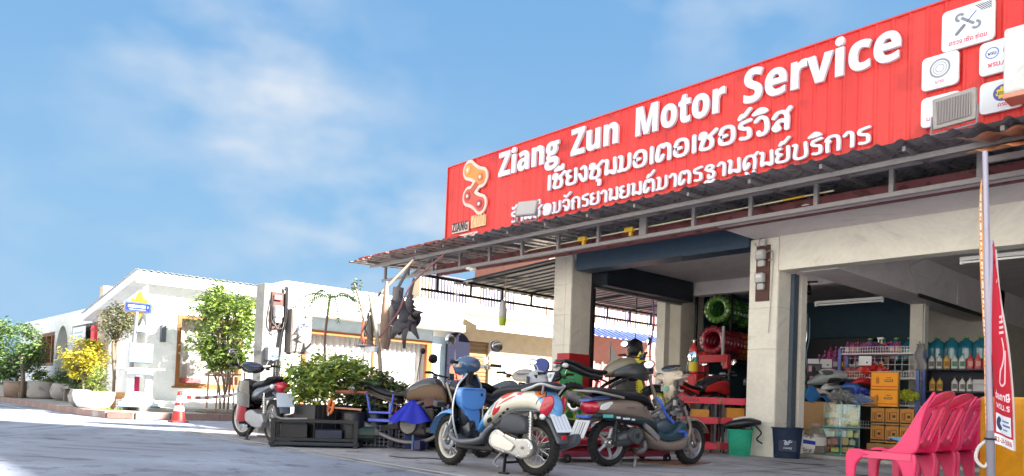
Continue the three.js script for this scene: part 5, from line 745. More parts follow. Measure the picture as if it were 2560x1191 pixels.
  // centre stand
  for (const s of [-1, 1]) obj('stand_leg', [tube([[.36, .20, s * .06], [.33, .11, s * .10], [.27, .0, s * .17]], .016, 12, 8), B(.11, .016, .05, .265, .009, s * .175, .006)], MT.black, t); obj('stand_crossbar', bar([.32, .10, -.10], [.32, .10, .10], .012), MT.black, t); obj('kick_lever', tube([[.3, .2, -.18], [.36, .10, -.22], [.28, .06, -.23]], .012, 10, 6), MT.steelG, t);
}

// --- grey brown step-through with bare front, on its stand ---
{
  const t = thing('scooter', 'grey brown scooter with its front panels taken off, beige handlebar cowl and cast wheels', 'scooter', [-5.485, 0, -6.385], 1.405);
  const taupe = PAINT([.20, .155, .13], .3), beige = PAINT([.46, .37, .27], .4), R = .262, gun = M([.045, .05, .06], .4, { map: T.fine });
  wheel(t, 0, R, R, .115, .185, { n: 5, twin: false, rim: M([.50, .50, .52], .32, { metalness: .7 }), name: 'rear_wheel' }); wheel(t, 1.27, R, R, .10, .185, { n: 5, rim: M([.30, .30, .33], .35, { metalness: .6 }), name: 'front_wheel', disc: .11, steer: .12 });
  obj('rear_body', loft([{ x: .62, y: .52, a: .06, b: .08, e: 2.2, tilt: .5 }, { x: .52, y: .56, a: .12, b: .13, e: 2.4, tilt: .35 }, { x: .34, y: .625, a: .125, b: .185, e: 2.5, tilt: .15 }, { x: .1, y: .645, a: .115, b: .205, e: 2.5 }, { x: -.12, y: .65, a: .10, b: .19, e: 2.5 }, { x: -.26, y: .655, a: .085, b: .15, e: 2.4, tilt: .1 }], 26, 5), taupe, t);
  obj('belly', loft([{ x: .60, y: .46, a: .05, b: .14, e: 3 }, { x: .45, y: .50, a: .06, b: .185, e: 3, tilt: .2 }, { x: .2, y: .53, a: .05, b: .20, e: 3 }, { x: -.1, y: .55, a: .04, b: .18, e: 3 }, { x: -.24, y: .565, a: .02, b: .14, e: 3 }], 22, 4), M([.02, .035, .045], .3, { clearcoat: .4 }), t);
  obj('tail_light', loft([{ x: -.262, y: .655, a: .075, b: .148, e: 2.4, tilt: .1 }, { x: -.31, y: .64, a: .07, b: .12, e: 2.4, tilt: .25 }, { x: -.335, y: .63, a: .045, b: .085, e: 2.2, tilt: .3 }], 22, 4), LENS_R, t); obj('tail_trim', loft([{ x: -.12, y: .752, a: .012, b: .16 }, { x: -.28, y: .735, a: .014, b: .14 }, { x: -.35, y: .72, a: .012, b: .09 }], 14, 3), M([.08, .14, .45], .3), t);
  for (const s of [-1, 1]) { const sh = spline([[-.255, .63], [-.24, .675], [-.11, .72], [-.09, .71], [-.13, .655], [-.2, .625]], 30); const g = ext(sh, .02, .006); obj('indicator', s > 0 ? g.translate(0, 0, .168).rotateY(-.03) : g.translate(0, 0, -.19), LENS_C, t); }
  obj('seat', loft([{ x: .60, y: .66, a: .05, b: .08, e: 2.2, tilt: .9 }, { x: .52, y: .725, a: .06, b: .12, e: 2.4, tilt: .6 }, { x: .40, y: .775, a: .06, b: .14, e: 2.6, tilt: .15 }, { x: .2, y: .785, a: .05, b: .165, e: 2.7, tilt: -.1 }, { x: 0, y: .81, a: .05, b: .17, e: 2.7, tilt: -.1 }, { x: -.22, y: .835, a: .035, b: .145, e: 2.4 }, { x: -.34, y: .83, a: .015, b: .08, e: 2 }], 24, 5), SEATM, t);
  obj('grab_rail', tube([[.05, .765, .185], [-.14, .79, .19], [-.30, .815, .16], [-.42, .82, .09], [-.45, .82, 0], [-.42, .82, -.09], [-.30, .815, -.16], [-.14, .79, -.19], [.05, .765, -.185]], .015, 46, 8), M([.32, .30, .26], .4, { metalness: .5 }), t);
  obj('tail_cover', loft([{ x: .0, y: .755, a: .03, b: .15, e: 2.4 }, { x: -.18, y: .765, a: .035, b: .14, e: 2.4 }, { x: -.32, y: .74, a: .03, b: .10, e: 2.2 }], 18, 3), PAINT([.012, .018, .05], .2), t);
  obj('rear_mudguard', loft([{ x: -.16, y: .53, a: .03, b: .10 }, { x: -.30, y: .50, a: .035, b: .10, tilt: .5 }, { x: -.36, y: .42, a: .03, b: .09, tilt: .8 }, { x: -.42, y: .32, a: .02, b: .08, tilt: 1.0 }], 16, 4), gun, t); obj('blue_lip', B(.05, .035, .22, -.36, .545, 0, .012), M([.05, .12, .55], .35), t);
  plate(t, [-.40, .41, .0], -.42, .25, .21, smear([[.22, .06, '#8d8d90'], [.4, .05, '#a5a5a8'], [.55, .08, '#77777b'], [.72, .07, '#6d6d72']], '#d8d8da'));
  obj('side_lettering', [B(.055, .022, .002, -.03, .548, .203), B(.10, .020, .002, .08, .538, .208), B(.05, .020, .002, .18, .530, .208)], M([.65, .68, .70], .5), t); obj('teal_sticker', B(.14, .035, .002, -.16, .56, .184).rotateY(0), M([.10, .50, .48], .4), t); obj('side_script', [B(.12, .018, .002, .14, .66, .2085), B(.05, .05, .002, .36, .655, .196)], M([.12, .11, .11], .4), t);
  // footboard, lower keel and open front
  obj('keel', loft([{ x: .40, y: .38, a: .07, b: .18, e: 3, tilt: .6 }, { x: .52, y: .30, a: .075, b: .20, e: 3, tilt: .4 }, { x: .75, y: .235, a: .06, b: .205, e: 3 }, { x: .98, y: .25, a: .075, b: .19, e: 3, tilt: -.1 }, { x: 1.08, y: .30, a: .10, b: .16, e: 3, tilt: -.2 }], 22, 4), taupe, t); each('foot_peg_trim', [-1, 1].map(s => loft([{ x: .36, y: .47, z: s * .19, a: .03, b: .02 }, { x: .46, y: .40, z: s * .205, a: .035, b: .022, tilt: -.5 }, { x: .56, y: .32, z: s * .21, a: .03, b: .02, tilt: -.6 }], 12, 3)), MT.steelG, t);
  obj('floor_well', loft([{ x: .60, y: .36, a: .06, b: .17, e: 4 }, { x: .8, y: .33, a: .05, b: .17, e: 4 }, { x: 1.0, y: .40, a: .11, b: .16, e: 3.4 }, { x: 1.08, y: .42, a: .10, b: .14, e: 3 }], 20, 3), M([.02, .05, .07], .3, { clearcoat: .4 }), t);
  obj('fuel_tank', [loft([{ x: .66, y: .45, a: .05, b: .07 }, { x: .74, y: .46, a: .10, b: .11, e: 3 }, { x: .88, y: .46, a: .09, b: .11, e: 3 }, { x: .96, y: .47, a: .05, b: .07 }], 18, 3)], M([.05, .08, .11], .35, { map: T.fine }), t); obj('horn', new THREE.CylinderGeometry(.06, .05, .04, 20).rotateX(Math.PI / 2).translate(.70, .60, .10), MT.alu, t);
  each('wiring_loom', [tube([[.62, .78, .09], [.68, .70, .13], [.75, .60, .12], [.86, .50, .14]], .016, 20, 7), tube([[.90, .40, .17], [1.0, .40, .18], [1.02, .34, .18]], .014, 14, 7)], M([.03, .12, .62], .4), t); obj('rear_stay', [tube([[1.10, .30, .13], [1.13, .45, .14], [1.10, .58, .12]], .02, 14, 8)], taupe, t);
  const jn = []; for (let i = 0; i < 60; i++) { const y = rr(.48, .98), x = rr(.88, 1.04), z = rr(-.13, .13); jn.push(i % 3 ? B(rr(.02, .06), rr(.02, .07), rr(.02, .05), x, y, z).rotateY(0) : bar([x, y, z], [x + rr(-.08, .08), y + rr(-.15, .1), z + rr(-.08, .08)], rr(.006, .012), .008, 6)); } obj('bare_wiring', jn.filter((_, i) => i % 2), M([.42, .42, .42], .45, { metalness: .5, map: T.patchy }), t).userData.kind = 'stuff'; obj('brackets', jn.filter((_, i) => !(i % 2)), M([.06, .055, .055], .5), t).userData.kind = 'stuff';
  obj('frame_tube', [bar([1.05, .42, 0], [.98, 1.0, 0], .03), bar([.6, .55, .08], [.98, .75, .02], .018), bar([.6, .55, -.08], [.98, .75, -.02], .018)], M([.2, .2, .2], .5, { map: T.rust, metalness: .5 }), t);
  for (const s of [-1, 1]) obj('fork_leg', bar([1.27, R, s * .085], [1.08, .70, s * .08], .02), MT.alu, t); fender(t, 'front_mudguard', 1.27, R, .31, .15, .4, 2.2, taupe);
  bars(t, [.96, 1.06], .33, { rise: .03, pod: M([.42, .35, .26], .4) });
  obj('handlebar_cowl', [loft([{ x: .86, y: .98, a: .06, b: .05 }, { x: .90, y: 1.02, a: .11, b: .11, e: 2.2, tilt: .2 }, { x: .98, y: 1.04, a: .10, b: .15, e: 2.2 }, { x: 1.06, y: 1.02, a: .07, b: .11 }, { x: 1.09, y: 1.0, a: .03, b: .06 }], 22, 4), loft([{ x: .88, y: 1.03, z: 0, a: .03, b: .23, e: 2 }, { x: .93, y: 1.04, a: .05, b: .26, e: 2.2 }, { x: .99, y: 1.04, a: .03, b: .22, e: 2 }], 18, 3), loft([{ x: .855, y: .88, a: .05, b: .04 }, { x: .90, y: .90, a: .13, b: .09, e: 2.4 }, { x: .95, y: .92, a: .12, b: .08, e: 2.4 }], 16, 3)], beige, t);
  obj('instrument_panel', loft([{ x: .845, y: 1.115, a: .012, b: .07, e: 2.4, tilt: -.5 }, { x: .89, y: 1.14, a: .02, b: .125, e: 2.4, tilt: -.5 }, { x: .96, y: 1.165, a: .02, b: .12, e: 2.4, tilt: -.4 }, { x: 1.0, y: 1.175, a: .01, b: .07, e: 2.4, tilt: -.4 }], 20, 4), M([.03, .035, .045], .12, { clearcoat: 1 }), t); obj('badge', [lathe([[.001, .004], [.032, .003], [.034, 0]], 20).rotateZ(1.35).translate(.838, .90, .02)], M([.03, .30, .16], .3), t);
  mirror(t, [.93, 1.09, -.24], [.92, 1.19, -.36], .08, M([.10, .11, .13], .3), .3, .2); mirror(t, [.93, 1.09, .24], [.90, 1.27, .36], .09, MT.chrome, .3, -.35);
  // engine right side, stand
  obj('engine_block', [loft([{ x: .5, y: .33, a: .06, b: .10 }, { x: .36, y: .34, a: .09, b: .13 }, { x: .2, y: .33, a: .09, b: .13 }, { x: .08, y: .30, a: .06, b: .09 }], 16, 3)], M([.13, .14, .15], .5, { map: T.patchy, metalness: .4 }), t); obj('fan_cover', [new THREE.CylinderGeometry(.085, .10, .06, 24).rotateX(Math.PI / 2).translate(.27, .35, .15), ...[...Array(12)].map((_, k) => B(.012, .13, .01, .27, .35, .183).translate(-.27, -.35, 0).rotateZ(k * .26).translate(.27, .35, 0))], M([.10, .11, .12], .45, { metalness: .4 }), t);
  obj('exhaust_pipe', tube([[.44, .28, .12], [.40, .20, .16], [.30, .17, .17], [.2, .20, .17]], .03, 14, 8), M([.20, .20, .20], .45, { metalness: .5, map: T.rust }), t); shock(t, [-.03, .29, .155], [.0, .60, .14], M([.02, .05, .06], .4)); obj('swing_arm', [loft([{ x: .2, y: .27, z: .13, a: .04, b: .02 }, { x: 0, y: .262, z: .13, a: .035, b: .02 }], 10, 1)], gun, t); each('side_stand', [bar([.32, .22, -.10], [.40, .0, -.24], .014), bar([.36, .20, .08], [.22, .0, .20], .016), bar([.36, .20, -.08], [.22, .0, -.20], .016)], MT.steelG, t);
}

// --- dark underbone motorcycle parked at the road ---
function underbone(name, label, pos, turn, o = {}) {
  const t = thing(name, label, 'motorcycle', pos, turn), R = .285, dk = o.body ?? PAINT([.006, .0075, .012], .25), gr = o.shield ?? PAINT([.020, .024, .036], .35), red = o.red ?? PAINT([.30, .008, .012], .3), rimM = o.rim ?? M([.52, .50, .46], .4, { metalness: .5 });
  wheel(t, 0, R, R, .085, .222, { wire: true, rim: rimM, name: 'rear_wheel' }); wheel(t, 1.22, R, R, .08, .222, { wire: true, rim: rimM, name: 'front_wheel', disc: .11, steer: o.steer ?? 0 });
  obj('seat', loft([{ x: .72, y: .70, a: .03, b: .06, tilt: .5 }, { x: .58, y: .755, a: .045, b: .11, e: 2.6, tilt: .2 }, { x: .34, y: .78, a: .045, b: .13, e: 2.6 }, { x: .1, y: .80, a: .045, b: .14, e: 2.6, tilt: -.1 }, { x: -.12, y: .84, a: .04, b: .13, e: 2.4, tilt: -.15 }, { x: -.24, y: .855, a: .02, b: .08, e: 2 }], 22, 4), SEATM, t);
  obj('side_cover', loft([{ x: .66, y: .60, a: .08, b: .10, tilt: .5 }, { x: .45, y: .64, a: .10, b: .135, e: 2.4, tilt: .1 }, { x: .15, y: .68, a: .085, b: .15, e: 2.4, tilt: -.15 }, { x: -.10, y: .735, a: .06, b: .13, e: 2.4, tilt: -.25 }, { x: -.28, y: .765, a: .05, b: .09, e: 2.2, tilt: -.2 }], 22, 4), o.cover ?? PAINT([.05, .052, .06], .35), t);
  obj('tail_light', loft([{ x: -.24, y: .745, a: .075, b: .10, e: 2.3, tilt: .1 }, { x: -.33, y: .73, a: .075, b: .085, e: 2.2, tilt: .3 }, { x: -.37, y: .72, a: .04, b: .05, e: 2, tilt: .3 }], 18, 4), LENS_R, t); for (const s of [-1, 1]) obj('indicator', sph(1, -.26, .745, s * .13, .045, .035, .03), LENS_C, t);
  obj('grab_rail', tube([[.0, .80, -.15], [-.18, .86, -.15], [-.34, .87, -.09], [-.38, .86, 0], [-.34, .87, .09], [-.18, .86, .15], [.0, .80, .15]], .013, 36, 8), MT.black, t);
  obj('rear_mudguard', loft([{ x: -.14, y: .66, a: .03, b: .085 }, { x: -.28, y: .62, a: .03, b: .085, tilt: .6 }, { x: -.38, y: .52, a: .025, b: .08, tilt: .9 }, { x: -.42, y: .40, a: .02, b: .07, tilt: 1.2 }], 14, 4), M([.07, .09, .13], .4), t); plate(t, [-.405, .575, 0], -.3, .23, .19, o.tex ?? smear([], '#cfd8ea'));
  each('leg_shield', [-1, 1].map(s => patch((u, v) => [lerp(.72, 1.02, u) + .06 * v, lerp(.62, .82, v) - .10 * (1 - u) * (1 - v) + .0, s * (.10 + .10 * Math.sin(u * 2.2) * (1 - .3 * v))], 10, 8)), dk, t); each('mid_shield', [-1, 1].map(s => patch((u, v) => [lerp(.66, 1.04, u), lerp(.44, .63, v) + .05 * u, s * (.12 + .09 * Math.sin(u * 2.4))], 10, 6)), gr, t); each('lower_shield', [-1, 1].map(s => patch((u, v) => [lerp(.78, 1.05, u) - .05 * v, lerp(.24, .49, v), s * (.13 + .07 * Math.sin(u * 2.4))], 10, 6)), red, t);
  obj('front_cover', loft([{ x: .98, y: .62, a: .22, b: .20, e: 2.4, tilt: -.15 }, { x: 1.05, y: .66, a: .20, b: .16, e: 2.4, tilt: -.15 }, { x: 1.10, y: .68, a: .12, b: .09, e: 2.2 }], 20, 3), dk, t); obj('front_lower', loft([{ x: .99, y: .36, a: .14, b: .19, e: 2.6 }, { x: 1.05, y: .38, a: .12, b: .13, e: 2.6 }], 16, 2), red, t);
  obj('backbone', loft([{ x: .60, y: .56, a: .07, b: .07 }, { x: .78, y: .58, a: .06, b: .06 }, { x: .98, y: .66, a: .09, b: .08 }], 14, 3), MT.black, t);
  obj('engine_block', [loft([{ x: .82, y: .34, a: .06, b: .07 }, { x: .66, y: .34, a: .08, b: .09 }, { x: .50, y: .32, a: .10, b: .12 }, { x: .34, y: .31, a: .08, b: .10 }], 14, 3)], M([.30, .29, .28], .45, { metalness: .6, map: T.patchy }), t);
  obj('transmission_case', ext(spline([[.62, .36], [.60, .26], [.42, .21], [.16, .18], [-.06, .20], [-.10, .28], [-.04, .37], [.14, .38], [.4, .42]], 44), .08, .018).translate(0, 0, -.19), M([.40, .40, .40], .4, { metalness: .7, map: T.fine }), t);
  obj('exhaust', loft([{ x: .4, y: .24, z: .17, a: .03, b: .03 }, { x: .1, y: .28, z: .19, a: .055, b: .05 }, { x: -.3, y: .36, z: .19, a: .055, b: .05 }, { x: -.4, y: .38, z: .19, a: .03, b: .03 }], 14, 3), MT.darkSteel, t);
  shock(t, [-.01, .33, -.13], [.06, .66, -.12]); shock(t, [-.01, .33, .13], [.06, .66, .12]); for (const s of [-1, 1]) obj('fork_leg', [bar([1.22, R, s * .08], [1.05, .72, s * .075], .019), bar([1.225, R + .01, s * .085], [1.15, .48, s * .085], .025)], MT.darkSteel, t);
  fender(t, 'front_mudguard', 1.22, R, .33, .13, .3, 2.6, o.fend ?? M([.24, .22, .21], .5)); obj('mud_flap', patch((u, v) => [.90 - .02 * u, .30 - u * .16, (v - .5) * .12], 4, 4), MT.rubber, t);
  bars(t, [.98, 1.0], .31, { rise: .05 }); obj('handlebar_cowl', loft([{ x: .86, y: .96, a: .03, b: .08, e: 2.2 }, { x: .92, y: 1.0, a: .07, b: .16, e: 2.2, tilt: .2 }, { x: 1.02, y: 1.02, a: .085, b: .15, e: 2.2, tilt: .1 }, { x: 1.12, y: .99, a: .06, b: .10, e: 2 }, { x: 1.15, y: .98, a: .03, b: .05 }], 22, 4), dk, t); obj('instrument_panel', loft([{ x: .875, y: 1.03, a: .01, b: .06, tilt: -.6 }, { x: .92, y: 1.06, a: .015, b: .11, tilt: -.6 }, { x: .98, y: 1.09, a: .01, b: .09, tilt: -.5 }], 16, 3), PAINT([.05, .07, .14], .12), t);
  if (!o.noMirror) { mirror(t, [.96, 1.05, .2], [.95, 1.17, .31], .07, M([.45, .5, .55], .2, { metalness: .5 }), .3, -.3); mirror(t, [.96, 1.05, -.2], [.95, 1.22, -.30], .075, M([.10, .11, .13], .3), .3, .3); }
  obj('side_stand', [tube([[.5, .24, -.1], [.48, .12, -.16], [.44, .0, -.21]], .014, 10, 7), B(.14, .012, .045, .40, .008, -.215, .004), bar([.56, .22, -.2], [.56, .22, .2], .014)], MT.black, t); for (const s of [-1, 1]) obj('foot_peg', bar([.62, .23, s * .12], [.62, .23, s * .26], .018), MT.rubber, t);
  return t;
}
underbone('small_motorcycle', 'dark grey and red small motorcycle parked at the road edge, showing its blank plate', [-9.66, 0, -4.38], 3.061, { steer: .25 });
const ub2 = underbone('small_motorcycle', 'black small motorcycle with round mirrors standing left of the first column', [-7.38, .05, -7.02], 2.106, { body: PAINT([.012, .013, .018], .25), cover: PAINT([.02, .02, .025], .3), red: PAINT([.02, .02, .022], .3) });
const ub3 = underbone('small_motorcycle', 'cream striped scooter with a plastic bag on its bars, half hidden behind the blue scooter', [-6.84, 0, -5.71], 1.898, { body: PAINT([.30, .27, .22], .35), cover: PAINT([.02, .022, .03], .3), shield: PAINT([.34, .31, .25], .35), noMirror: true });
obj('plastic_bag', [loft([{ x: .86, y: .93, z: .12, a: .05, b: .05 }, { x: .93, y: .96, z: .18, a: .13, b: .11 }, { x: 1.0, y: .95, z: .22, a: .12, b: .12 }, { x: 1.08, y: .92, z: .2, a: .05, b: .05 }], 12, 3)], M([.50, .52, .58], .35, { map: T.patchy }), ub3);

// --- naked motorcycle and its relatives ---
function naked(name, label, pos, turn, o) {
  const t = thing(name, label, 'motorcycle', pos, turn), R = .315, tank = o.tank, dk = PAINT([.014, .015, .018], .3);
  if (!o.noRear) wheel(t, 0, R, R, .165, .225, { n: 5, twin: true, rim: o.rim, hub: MT.darkSteel, name: 'rear_wheel', disc: .11, discZ: .07 }); if (!o.noFront) wheel(t, 1.40, R, R, .12, .222, { n: 5, twin: true, rim: o.rim, name: 'front_wheel', disc: .15, discZ: .06 });
  obj('fuel_tank', loft([{ x: .52, y: .80, a: .05, b: .09 }, { x: .60, y: .84, a: .10, b: .13, e: 2.3, tilt: -.1 }, { x: .78, y: .90, a: .13, b: .17, e: 2.3, tilt: -.15 }, { x: .96, y: .92, a: .12, b: .165, e: 2.3, tilt: .1 }, { x: 1.06, y: .88, a: .07, b: .10, e: 2.2, tilt: .4 }], 22, 4), tank, t); each('tank_panel', [-1, 1].map(s => loft([{ x: .60, y: .78, z: s * .13, a: .05, b: .02 }, { x: .82, y: .84, z: s * .175, a: .10, b: .03, tilt: -.3 }, { x: 1.06, y: .82, z: s * .18, a: .12, b: .03, tilt: -.2 }, { x: 1.16, y: .76, z: s * .15, a: .06, b: .02 }], 12, 3)), o.panel ?? dk, t); obj('filler_cap', cyl(.05, .05, .02, .86, 1.035, 0, 20), MT.chrome, t);
  obj('seat', loft([{ x: .54, y: .80, a: .03, b: .08 }, { x: .36, y: .80, a: .035, b: .13, e: 2.5 }, { x: .2, y: .83, a: .04, b: .12, e: 2.5, tilt: -.3 }, { x: .0, y: .91, a: .035, b: .10, e: 2.4, tilt: -.2 }, { x: -.16, y: .94, a: .02, b: .07 }], 18, 4), SEATM, t); obj('tail', loft([{ x: .44, y: .73, a: .05, b: .11 }, { x: .2, y: .77, a: .05, b: .11, tilt: -.3 }, { x: -.05, y: .86, a: .04, b: .085, tilt: -.3 }, { x: -.22, y: .92, a: .03, b: .06, tilt: -.2 }, { x: -.28, y: .93, a: .015, b: .03 }], 16, 4), o.tail ?? dk, t);
  obj('tail_light', loft([{ x: -.22, y: .895, a: .02, b: .07 }, { x: -.29, y: .90, a: .02, b: .05 }], 12, 2), LENS_R, t); for (const s of [-1, 1]) { const i = obj('indicator', sph(1, -.20, .86, s * .17, .05, .035, .03), LENS_C, t); obj('stem', bar([-.16, .86, 0], [-.2, .86, s * .14], .01), MT.black, i); }
  if (o.plate) { obj('plate_bracket', beam([-.14, .86, 0], [-.34, .62, 0], .06, .02), MT.black, t); plate(t, [-.37, .66, 0], -.35, .24, .21, o.plate); }
  each('frame_tube', [-1, 1].flatMap(s => [tube([[1.08, .90, s * .06], [.85, .74, s * .15], [.55, .58, s * .13], [.46, .42, s * .12]], .026, 18, 8), bar([.5, .66, s * .11], [-.1, .84, s * .08], .014)]), o.frame ?? MT.darkSteel, t);
  obj('engine_block', [B(.34, .26, .32, .72, .42, 0, .04), B(.2, .22, .28, .88, .58, 0, .02).rotateZ(0), ...[0, 1, 2, 3, 4, 5].map(k => B(.24, .010, .31, .88, .49 + k * .035, 0))], OIL, t); for (const s of [-1, 1]) obj('crankcase_cover', new THREE.CylinderGeometry(.11, .12, .05, 28).rotateX(Math.PI / 2).translate(.66, .42, s * .18), M([.26, .25, .24], .4, { metalness: .6, map: T.patchy }), t);
  obj('exhaust', [tube([[1.0, .55, .08], [1.06, .36, .08], [.85, .22, .06], [.5, .2, .1], [.2, .3, .17]], .026, 24, 8), loft([{ x: .24, y: .29, z: .18, a: .03, b: .03 }, { x: .16, y: .32, z: .19, a: .06, b: .055 }, { x: -.14, y: .44, z: .2, a: .065, b: .055 }, { x: -.18, y: .455, z: .2, a: .04, b: .035 }], 14, 3)], MT.steelG, t);
  each('swing_arm', [-1, 1].map(s => beam([.48, .40, s * .10], [0, R, s * .115], .03, .07)), o.arm ?? MT.darkSteel, t); shock(t, [.34, .42, 0], [.42, .74, 0], M([.45, .05, .05], .4));
  const fork = o.fork ?? M([.30, .28, .24], .35, { metalness: .6 }); for (const s of [-1, 1]) obj('fork_leg', [bar([1.40, R, s * .10], [1.27, .62, s * .10], .030), bar([1.27, .62, s * .10], [1.13, .98, s * .10], .022)], fork, t); fender(t, 'front_mudguard', 1.40, R, .35, .14, .5, 2.4, dk);
  if (!o.noBars) bars(t, [1.10, 1.05], .36, { rise: .05 }); obj('headlight', [loft([{ x: 1.14, y: .92, a: .06, b: .07 }, { x: 1.2, y: .91, a: .10, b: .12, e: 2.2 }, { x: 1.30, y: .88, a: .07, b: .09, e: 2.2 }], 16, 3)], dk, t); obj('instrument_panel', B(.03, .09, .15, 1.15, 1.06, 0, .012).rotateZ(0), M([.04, .05, .06], .15), t); obj('caliper', B(.09, .06, .05, .08, .33, .10, .015), o.caliper ?? M([.55, .02, .02], .4), t);
  for (const s of o.mirrors ?? [-1, 1]) mirror(t, [1.06, 1.09, s * .24], [1.04, 1.27, s * .34], .085, MT.black, .3, s * -.3); return t;
}
const liftTop = .30;
naked('naked_motorcycle', 'olive tanked motorcycle with lime green wheels raised on a red lift', [-7.46, liftTop + .05, -7.86], 1.211, { tank: PAINT([.20, .17, .11], .3), panel: PAINT([.035, .035, .035], .35), rim: M([.42, .48, .04], .45), plate: canvasTex(120, 104, (c, w, h) => { c.fillStyle = '#d9dde0'; c.fillRect(0, 0, w, h); thaiOn(c, 'กบ', 52, 40, 44, 24, 7, '#3a3d42'); c.fillStyle = '#3a3d42'; c.font = 'bold 34px sans-serif'; c.fillText('1', 28, 40); c.fillText('91', 60, 96); }) });
naked('sport_motorcycle', 'black motorcycle with a pointed red tail standing behind the red tool racks', [-7.54, .22, -10.47], 1.424, { tank: PAINT([.02, .02, .025], .2), panel: PAINT([.50, .02, .02], .25), tail: PAINT([.60, .025, .02], .25), rim: MT.darkSteel, fork: M([.05, .05, .06], .3, { metalness: .5 }) });
{ // stripped bikes and parts heaped at the forecourt edge
  naked('stripped_motorcycle', 'stripped motorcycle with a striped side panel lying among the heap of parts', [-8.72, -.10, -5.30], Math.atan2(.5, .87), { tank: PAINT([.05, .045, .05], .4), panel: M([.16, .085, .035], .5, { map: T.wood }), tail: M([.05, .035, .03], .5, { map: T.wood }), rim: MT.darkSteel, noRear: true, noFront: true, mirrors: [1], frame: M([.12, .10, .09], .6, { map: T.rust }) });
  naked('stripped_motorcycle', 'oily bare motorcycle frame behind the heap, close to the blue scooter', [-8.0, -.10, -6.0], Math.atan2(.5, .87), { tank: PAINT([.03, .035, .04], .4), rim: MT.darkSteel, noRear: true, noFront: true, mirrors: [], noBars: true, frame: M([.10, .09, .09], .6, { map: T.rust }) });
}
// ---------- left bay: tyres, racks, tool trolley, lifts ----------
const ORD = ['first', 'second', 'third', 'fourth', 'fifth', 'sixth', 'seventh', 'eighth', 'ninth', 'tenth', 'eleventh', 'twelfth', 'thirteenth', 'fourteenth', 'fifteenth', 'sixteenth', 'seventeenth', 'eighteenth'];
{
  const rk = thing('tyre_rack', 'black steel rack with two long rows of wrapped tyres in the left bay', 'rack', [-9.35, 0, -15.2]);
  obj('rail', bar([.22, 2.36, 1.55], [-.25, 2.36, -2.2], .02), MT.darkSteel, rk); obj('rail', bar([.5, 2.46, 1.55], [.0, 2.46, -2.2], .02), MT.darkSteel, rk); obj('rail', bar([.25, 1.68, 1.55], [-.2, 1.68, -2.2], .02), MT.darkSteel, rk); obj('rail', bar([.55, 1.72, 1.55], [.1, 1.72, -2.2], .02), MT.darkSteel, rk);
  for (const [x, z] of [[.62, 1.2], [.2, -2.1], [-.25, 1.2]]) obj('post', B(.05, 3.35, .05, x, 1.68, z), MT.darkSteel, rk);
  const film = [M([.03, .19, .035], .22, { clearcoat: .8 }), M([.11, .26, .03], .22, { clearcoat: .8 }), M([.02, .12, .03], .22, { clearcoat: .8 }), M([.30, .010, .025], .25, { clearcoat: .8 }), M([.46, .11, .015], .25, { clearcoat: .8 }), M([.30, .28, .30], .3, { clearcoat: .8 })], blk = M([.02, .02, .022], .7);
  const G1 = new THREE.TorusGeometry(.235, .075, 12, 40), G2 = mg([...Array(16)].map((_, k) => { const a = k / 16 * 6.283; return B(.02, .09, .165, 0, .262, 0).rotateZ(a); }));
  const rows = [['upper', [1, 0, 0, 1, 2, 0, 1, 0, 2, 0, 1, 0, 0, 2, 1, 0, 0, 1], [-8.98, 2.80, -13.87], [-9.55, 2.82, -16.9]], ['lower', [3, 3, 3, 3, 3, 3, 4, 4, 4, 4, 4, 4, 5, 5, 5, 5, 5, 5], [-8.87, 2.10, -13.57], [-9.45, 2.10, -16.8]]], hue = ['green', 'yellow green', 'dark green', 'red', 'orange', 'silver'], protos = {};
  for (const [row, list, c0, c1] of rows) list.forEach((m, i) => {
    const u = i / 17, pos = [lerp(c0[0], c1[0], u), lerp(c0[1], c1[1], u) + rr(-.01, .01), lerp(c0[2], c1[2], u)], label = ORD[i] + ' tyre from the near end of the ' + row + ' rack row, wrapped in ' + hue[m] + ' film';
    if (protos[m]) return copy(protos[m], pos, .12, label);
    const t = protos[m] = thing('wrapped_tyre', label, 'tyre', pos, .12, 'wrapped tyres on the rack'); obj('tyre', G1, film[m], t); obj('wrapping_band', G2, blk, t).userData.kind = 'stuff';
  });
}
